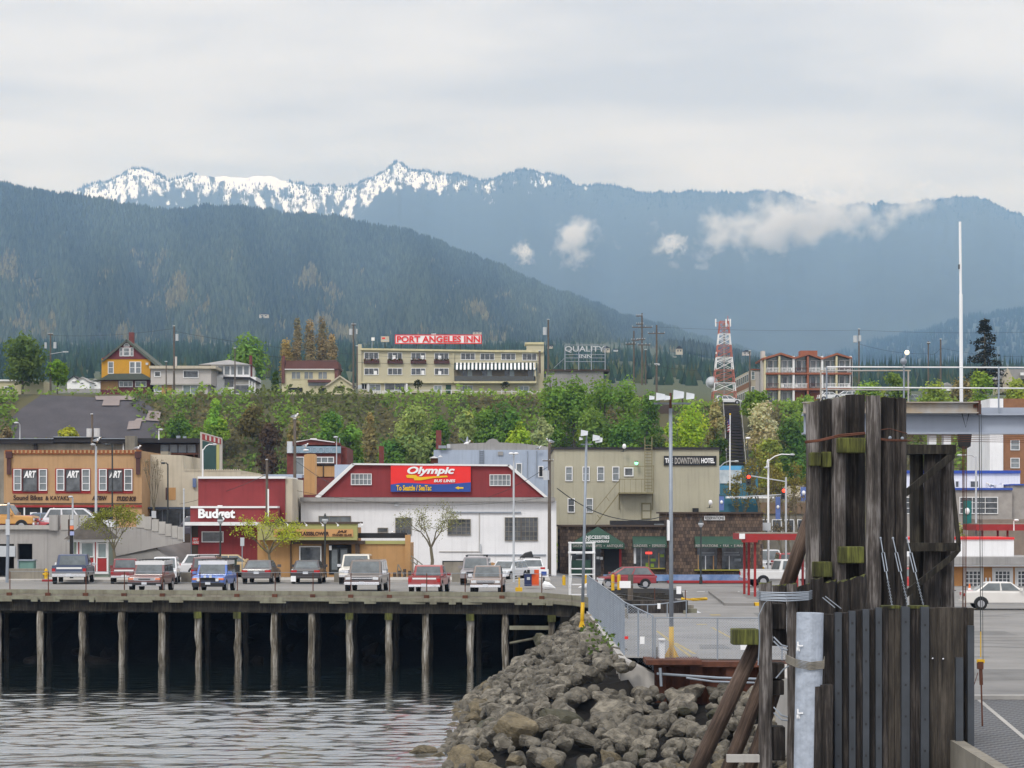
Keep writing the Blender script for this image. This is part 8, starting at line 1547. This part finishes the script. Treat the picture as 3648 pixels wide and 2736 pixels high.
for i in range(9):
    mb.mi = i % 2; y0 = 1492+i*5; mb.add([(X(2599,Y),Y-.05,Z(y0,Y)),(X(2593-(i%3),Y),Y-.3+.1*(i%2),Z(y0+4,Y)),(X(2591-(i%2)*2,Y),Y-.1,Z(y0+9,Y)),(X(2599,Y),Y-.05,Z(y0+5,Y))], [(0,1,2,3)])
mb.build('flag', [mat('flag_red', C(170,50,64)), M['whiteclean']], fp); part(fp, 'canton', mat('flag_blue', C(60,66,120)), (2594,2599,1494,1512,Y-.35,.02))
# posts and signs by the pier road
r_ = thing('sign_post', 'grey post with stickers at the far left of the pier', 'post', (X(30,139),139,DECK)); MB().tube([(X(25,139),139,DECK),(X(31,139),139,Z(1798,139))], [.1,.09], 7).build('pole', M['galv'], r_); MB().ball((X(31,139),139,Z(1796,139)), .1).build('cap', M['can'], r_); part(r_, 'sticker', 'can', (20,34,1850,1906,138.85,.03))
r_ = thing('parking_sign', 'upright dark board with blue and orange notices left of the booth', 'sign', (X(255,144),144,DECK)); part(r_, 'board', 'brown', (242,262,1850,1908,144,.08)); part(r_, 'notice', 'can', (249,262,1851,1872,143.9,.05)); part(r_, 'notice', mat('sign_orange', C(216,120,80)), (249,262,1873,1886,143.9,.05)); part(r_, 'notice', mat('sign_lilac', C(150,158,196)), (249,264,1893,1907,143.9,.05)); part(r_, 'post', 'black', (248,260,1908,2060,144,.15))
r_ = thing('road_sign', 'pale square sign on a post behind the charcoal sedan', 'sign', (X(863,142.5),142.5,DECK)); part(r_, 'panel', 'can', (856,870,1915,1945,142.5,.04)); part(r_, 'post', 'galv', (861,864,1945,2060,142.5,.06))
single(MB().pb(540,556,1820,1845,160,.05), 'road_sign', 'small pale sign on the bare tree before the cream building', 'sign', M['can'])
mb = MB(); mb.pt((655,1745),(655,1930),150.4,5,6); mb.ball((X(655,150.4),150.4,Z(1744,150.4)), .07); tag(mb.build('flag_pole', M['can']), 'bare white pole left of the maroon office', 'pole')
db = thing('dumpster', 'green dumpster with yellow label behind the blue car', 'dumpster', (X(808,142),142,DECK)); part(db, 'body', mat('dumpster_green', C(54,78,66,.8)), (788,834,1992,2042,142,1.4)); part(db, 'label', 'gold', (800,822,1996,2000,141.97,.02)); part(db, 'lid', 'plastic', (786,836,1988,1993,141.9,1.6)); 
single(MB().pb(836,852,2012,2042,141.6,.4), 'bin', 'dark bin between dumpster and charcoal sedan', 'bin', M['plastic']); single(MB().pb(691,701,2010,2034,139,.2), 'yellow_post', 'short yellow post behind the maroon car roof', 'bollard', M['yellow'])
# right hand clutter at the pier end
nb = thing('newspaper_box', 'dark blue newspaper box', 'newspaper box', (X(1878,128),128,DECK)); nb['label'] = 'dark blue newspaper box beside the orange one'; part(nb, 'body', mat('paper_blue', C(44,56,96,.8)), (1868,1894,2045,2088,128,.5)); part(nb, 'display', 'black', (1878,1896,2030,2045,128.1,.3)); part(nb, 'emblem', 'can', (1877,1888,2056,2066,127.97,.02))
nb = thing('newspaper_box', 'bright orange newspaper box beside the dark blue one', 'newspaper box', (X(1907,128),128,DECK)); part(nb, 'body', mat('paper_orange', C(226,92,40,.85)), (1894,1920,2030,2086,128.05,.5)); part(nb, 'coin_box', 'can', (1888,1903,2030,2044,127.9,.2))
s_ = thing('bank_sign', 'small white sign with blue panel on a dark post', 'sign', (X(1938,127),127,DECK)); part(s_, 'frame', 'whiteclean', (1922,1954,2028,2056,127,.12)); part(s_, 'panel', 'blue', (1928,1947,2036,2050,126.97,.03)); part(s_, 'post', 'iron', (1934,1941,2056,2092,127.05,.1))
bp_ = thing('stanchion', 'yellow stanchion on a square base right of the taupe pickup', 'stanchion', (X(1849,121),121,DECK)); part(bp_, 'post', 'yellow', (1847,1852,2058,2094,121.1,.1)); part(bp_, 'base', 'yellow', (1836,1861,2093,2107,121,.4))
bp_ = thing('stanchion', 'yellow stanchion base beside the white sandwich board', 'stanchion', (X(2111,120.5),120.5,DECK-.1)); part(bp_, 'post', 'yellow', (2111,2116,2085,2100,120.8,.1)); part(bp_, 'base', 'yellow', (2099,2122,2100,2113,120.5,.4))
for px, y0, y1, lb in [(2009,2050,2095,'yellow bollard left of the rolling scaffold'),(2088,2048,2075,'yellow bollard behind the rolling scaffold'),(2183,2047,2097,'left yellow bollard of the pair before the red hatchback'),(2205,2047,2095,'right yellow bollard of the pair before the red hatchback')]:
    Yb = F*(ZC-3.45)/(y1-HY); Yb = min(max(Yb,122),142); x = X(px,Yb); mb = MB(); mb.tube([(x,Yb,Z(y1,Yb)-.1),(x,Yb,Z(y0+2,Yb)),(x,Yb,Z(y0,Yb))], [.10,.10,.06], 10); single(mb, 'bollard', lb, 'bollard', M['yellow'], 'yellow bollards at the pier end')
ab = thing('sandwich_board', 'white folding sandwich board standing at the pier end', 'sandwich board', (X(2145,121.5),121.5,3.4)); mb = MB(); Y = 121.5; mb.add([(X(2120,Y),Y,Z(2113,Y)),(X(2134,Y),Y+.9,Z(2113,Y)),(X(2156,Y),Y+.8,Z(2062,Y)),(X(2126,Y),Y+.02,Z(2060,Y))], [(0,1,2,3)]); mb.prism([(2120,2113),(2128,2061),(2150,2062),(2135,2113)], Y, .05); mb.build('front_panel', M['whiteclean'], ab); MB().prism([(2150,2062),(2170,2112),(2164,2113),(2144,2066)], Y+.05, .7).build('rear_panel', M['concrete'], ab)
for px, w_, lb in [(1955,48,'white pointed buoy lying beside the bank sign'),(2088,55,'white pointed buoy lying under the rolling scaffold')]:
    Y = 122.5; x = X(px,Y); z = Z(2090,Y); s_ = w_/2*Y/F; mb = MB(); mb.tube([(x-s_,Y,z+.04),(x-s_*.7,Y,z+.06),(x,Y,z+.03),(x+s_,Y,z-.08)], [.05,.24,.2,.02], 10) if px < 2000 else mb.tube([(x-s_,Y,z-.05),(x,Y,z),(x+s_*.8,Y,z+.04),(x+s_,Y,z+.06)], [.02,.17,.22,.08], 10); single(mb, 'buoy', lb, 'buoy', M['whiteclean'])
scf = thing('rolling_scaffold', 'tall pale metal rolling scaffold with platforms at the pier end', 'scaffold', (X(2070,119.5),119.5,3.6)); Y = 119.5
for px, d in ((2028,0),(2118,0),(2033,1.4),(2113,1.4)): MB().pt((px,1930),(px,2122),Y+d,4.5,6).build('post', M['trim'], scf)
part(scf, 'platform', 'trim', (2026,2121,1966,1972,Y-.05,1.5)); part(scf, 'top_rail', 'trim', (2024,2121,1931,1936,Y-.06,.08),(2024,2121,1931,1936,Y+1.4,.08))
for yy in (2024, 2044, 2080, 2116): part(scf, 'crossbar', 'trim', (2028,2118,yy,yy+4,Y-.04,.07))
mb = MB(); mb.pt((2036,1980),(2028,2040),Y-.08,4); mb.pt((2036,2050),(2030,2120),Y-.08,4); mb.build('brace', M['trim'], scf)
wpst = MB(); wpst.tube([(X(2245,120.5),120.5,3.1),(X(2247,120.5),120.5,Z(2046,120.5))], .14, 10); single(wpst, 'mooring_post', 'short weathered wooden mooring post at the pier end', 'post', M['pole'])
for px, Y, y0, y1, m_, lb in [(3392,150,2092,2140,'roofgrey','faded traffic cone by the cafe wall'),(3454,136,2104,2158,'amber','bright orange traffic cone behind the white sedan')]:
    x = X(px,Y); mb = MB(); z = LOT; h_ = (y1-y0)*Y/F; cn = thing('traffic_cone', lb, 'traffic cone', (x,Y,z)); mb.tube([(x,Y,z+.04),(x,Y,z+h_)], [.17,.035], 10); mb.build('cone', M['amber'] if m_ == 'amber' else mat('faded_cone', C(196,140,120,.8)), cn); MB().box(x-.22,x+.22,Y-.22,Y+.22,z,z+.04).build('base', M['plastic'], cn); mb = MB(); mb.tube([(x,Y,z+h_*.55),(x,Y,z+h_*.72)], [.105,.085], 10); mb.build('white_band', M['whiteclean'], cn)
hy = thing('fire_hydrant', 'yellow hydrant at the junction beyond the red shelter', 'hydrant', (X(2717,175),175,LOT)); mb = MB(); x = X(2717,175); mb.tube([(x,175,LOT),(x,175,LOT+.8)], .14, 8); mb.ball((x,175,LOT+.85), .15); mb.build('body', M['yellow'], hy)
# ================================================================== gulls
M['gullgrey'] = mat('gull_grey', C(150,156,164,.85)); M['beak'] = mat('gull_beak', C(226,170,60,.85))
def gull(label, px, py, Y, flip=1, s=1.0, fly=False):
    g = thing('gull', label, 'gull', (X(px,Y),Y,Z(py,Y))); x, z = X(px,Y), Z(py,Y); mb = MB()
    mb.tube([(x-.26*flip*s,Y,z+.14*s),(x-.1*flip*s,Y,z+.17*s),(x+.08*flip*s,Y,z+.2*s),(x+.17*flip*s,Y,z+.28*s),(x+.2*flip*s,Y,z+.36*s),(x+.27*flip*s,Y,z+.37*s)], [.03*s,.09*s,.11*s,.07*s,.065*s,.02*s], 8); mb.build('body', M['whiteclean'], g, smooth=True)
    if fly: 
        mb = MB(); mb.add([(x,Y,z+.22),(x-.5,Y-.15,z+.62),(x-.85,Y-.1,z+.75),(x-.35,Y+.15,z+.35),(x+.1,Y,z+.25),(x+.1,Y+.4,z+.7),(x+.0,Y+.75,z+.9),(x-.15,Y+.3,z+.4)], [(0,1,2,3),(4,5,6,7)]); mb.build('wing', M['gullgrey'], g)
    else:
        mb = MB(); mb.tube([(x-.3*flip*s,Y-.05,z+.15*s),(x-.05*flip*s,Y-.07,z+.21*s),(x+.06*flip*s,Y-.05,z+.22*s)], [.02*s,.08*s,.05*s], 6); mb.build('wing', M['gullgrey'], g); mb = MB(); mb.tube([(x,Y,z),(x,Y,z+.12*s)], .012, 4); mb.tube([(x+.04,Y,z),(x+.04,Y,z+.12*s)], .012, 4); mb.build('leg', M['beak'], g)
    MB().tube([(x+.26*flip*s,Y,z+.37*s),(x+.35*flip*s,Y,z+.35*s)], [.018*s,.005], 5).build('beak', M['beak'], g); return g
gull('gull standing on the right pilaster of the tan shop building', 490, 1605, 172.2, 1); gull('gull standing on the white lamp before the ART windows', 345, 1577, 164.7, 1); gull('gull perched on the lamp left of the brick building frieze', 1087, 1596, 190, 1); gull('gull flying past the weathered parapet of the blue grey block', 1664, 1588, 205, 1, 1.2, True)
gull('gull perched on the tall pole behind the maroon office', 1050, 1492, 165, 1); gull('gull on the black parapet of the glass shop', 1387, 1914, 149.6, 1); gull('gull on the blue roof band of the grey building', 3528, 1738, 196.5, -1, 1.1); gull('gull perched on the blue grey parapet near the hotel', 1919, 1603, 211.5, 1); gull('gull on the pole between the depot and the hotel', 1960, 1582, 157, -1)
r_ = thing('street_light', 'white saucer street light left of the brick building frieze', 'street lamp', (X(1090,190),190,Z(1606,190))); mb = MB(); mb.ball((X(1090,190),190,Z(1604,190)), .25, 10, 6, .35); mb.build('head', M['whiteclean'], r_); mb = MB(); mb.pt((1050,1598),(1090,1603),190,2.5,4); mb.build('arm', M['galv'], r_)
# ================================================================== low clouds drifting before the mountain
def cloud(label, px, py, wd, ht, Y, dens, seed, rot=0.0, squash=.5):
    r_ = random.Random(seed); s = Y/F; bm = bmesh.new(); bmesh.ops.create_icosphere(bm, subdivisions=4, radius=1)
    for v_ in bm.verts: v_.co *= 1.0
    me = bpy.data.meshes.new('low_cloud'); bm.to_mesh(me); bm.free(); o = link(bpy.data.objects.new('low_cloud', me)); o.location = (X(px,Y), Y, Z(py,Y)); o.scale = (wd/2*s*1.7, 300, ht/2*s*1.8); o.rotation_euler = (0, rot, 0)
    m = bpy.data.materials.new('cloud_vapour'); m.use_nodes = True; t = m.node_tree; t.nodes.clear(); L = t.links.new
    out_ = t.nodes.new('ShaderNodeOutputMaterial'); vol = t.nodes.new('ShaderNodeVolumePrincipled'); vol.inputs['Color'].default_value = (1,1,1,1); vol.inputs['Absorption Color'].default_value = (1,1,1,1)
    co = t.nodes.new('ShaderNodeTexCoord'); mp_ = t.nodes.new('ShaderNodeMapping'); mp_.inputs['Location'].default_value = (seed*3.1, seed*1.7, 0); mp_.inputs['Scale'].default_value = (max(1, wd/ht)*1.25, 1.2, 1.4); L(co.outputs['Object'], mp_.inputs[0])
    n = t.nodes.new('ShaderNodeTexNoise'); n.inputs['Scale'].default_value = 1.35; n.inputs['Detail'].default_value = 6; n.inputs['Roughness'].default_value = .62; L(mp_.outputs[0], n.inputs['Vector'])
    ln = t.nodes.new('ShaderNodeVectorMath'); ln.operation = 'LENGTH'; L(co.outputs['Object'], ln.inputs[0])
    fall = t.nodes.new('ShaderNodeMapRange'); fall.inputs[1].default_value = 0; fall.inputs[2].default_value = 1; fall.inputs[3].default_value = .36; fall.inputs[4].default_value = -.55; L(ln.outputs['Value'], fall.inputs[0])
    ctr = t.nodes.new('ShaderNodeMath'); ctr.operation = 'MULTIPLY_ADD'; ctr.inputs[1].default_value = 2.0; ctr.inputs[2].default_value = -.5; L(n.outputs[0], ctr.inputs[0]); ad = t.nodes.new('ShaderNodeMath'); ad.operation = 'ADD'; L(ctr.outputs[0], ad.inputs[0]); L(fall.outputs[0], ad.inputs[1])
    mr = t.nodes.new('ShaderNodeMapRange'); mr.inputs[1].default_value = .38; mr.inputs[2].default_value = .78; mr.inputs[4].default_value = dens; L(ad.outputs[0], mr.inputs[0]); L(mr.outputs[0], vol.inputs['Density']); L(vol.outputs[0], out_.inputs['Volume'])
    me.materials.append(m); tag(o, label, 'cloud'); return o
CY = 9000
cloud('long white cloud bank across the right of the blue mountain', 2860, 785, 900, 190, CY, .013, 3, -.16)
cloud('small puffy white cloud before the middle of the mountain', 2055, 850, 175, 150, CY, .013, 5)
cloud('little round white cloud left of the long cloud bank', 2402, 870, 110, 62, CY, .013, 9)
cloud('faint low wisp of cloud at the foot of the small puffy cloud', 1865, 905, 90, 70, CY, .009, 12)
# ================================================================== haze
hz = MB().box(-16000, 16000, -120, 26000, -3, 2300).build('haze', M['white']); hz['kind'] = 'stuff'
hz['label'] = 'thin blue haze hanging between the harbour and the mountains'; hz['category'] = 'haze'
hm = bpy.data.materials.new('haze_air'); hm.use_nodes = True; t = hm.node_tree; t.nodes.clear()
o_ = t.nodes.new('ShaderNodeOutputMaterial'); pv = t.nodes.new('ShaderNodeVolumePrincipled')
pv.inputs['Color'].default_value = (.35, .60, 1.0, 1); pv.inputs['Density'].default_value = 8.6e-5; pv.inputs['Absorption Color'].default_value = (1, 1, 1, 1)
t.links.new(pv.outputs[0], o_.inputs['Volume']); hz.data.materials[0] = hm
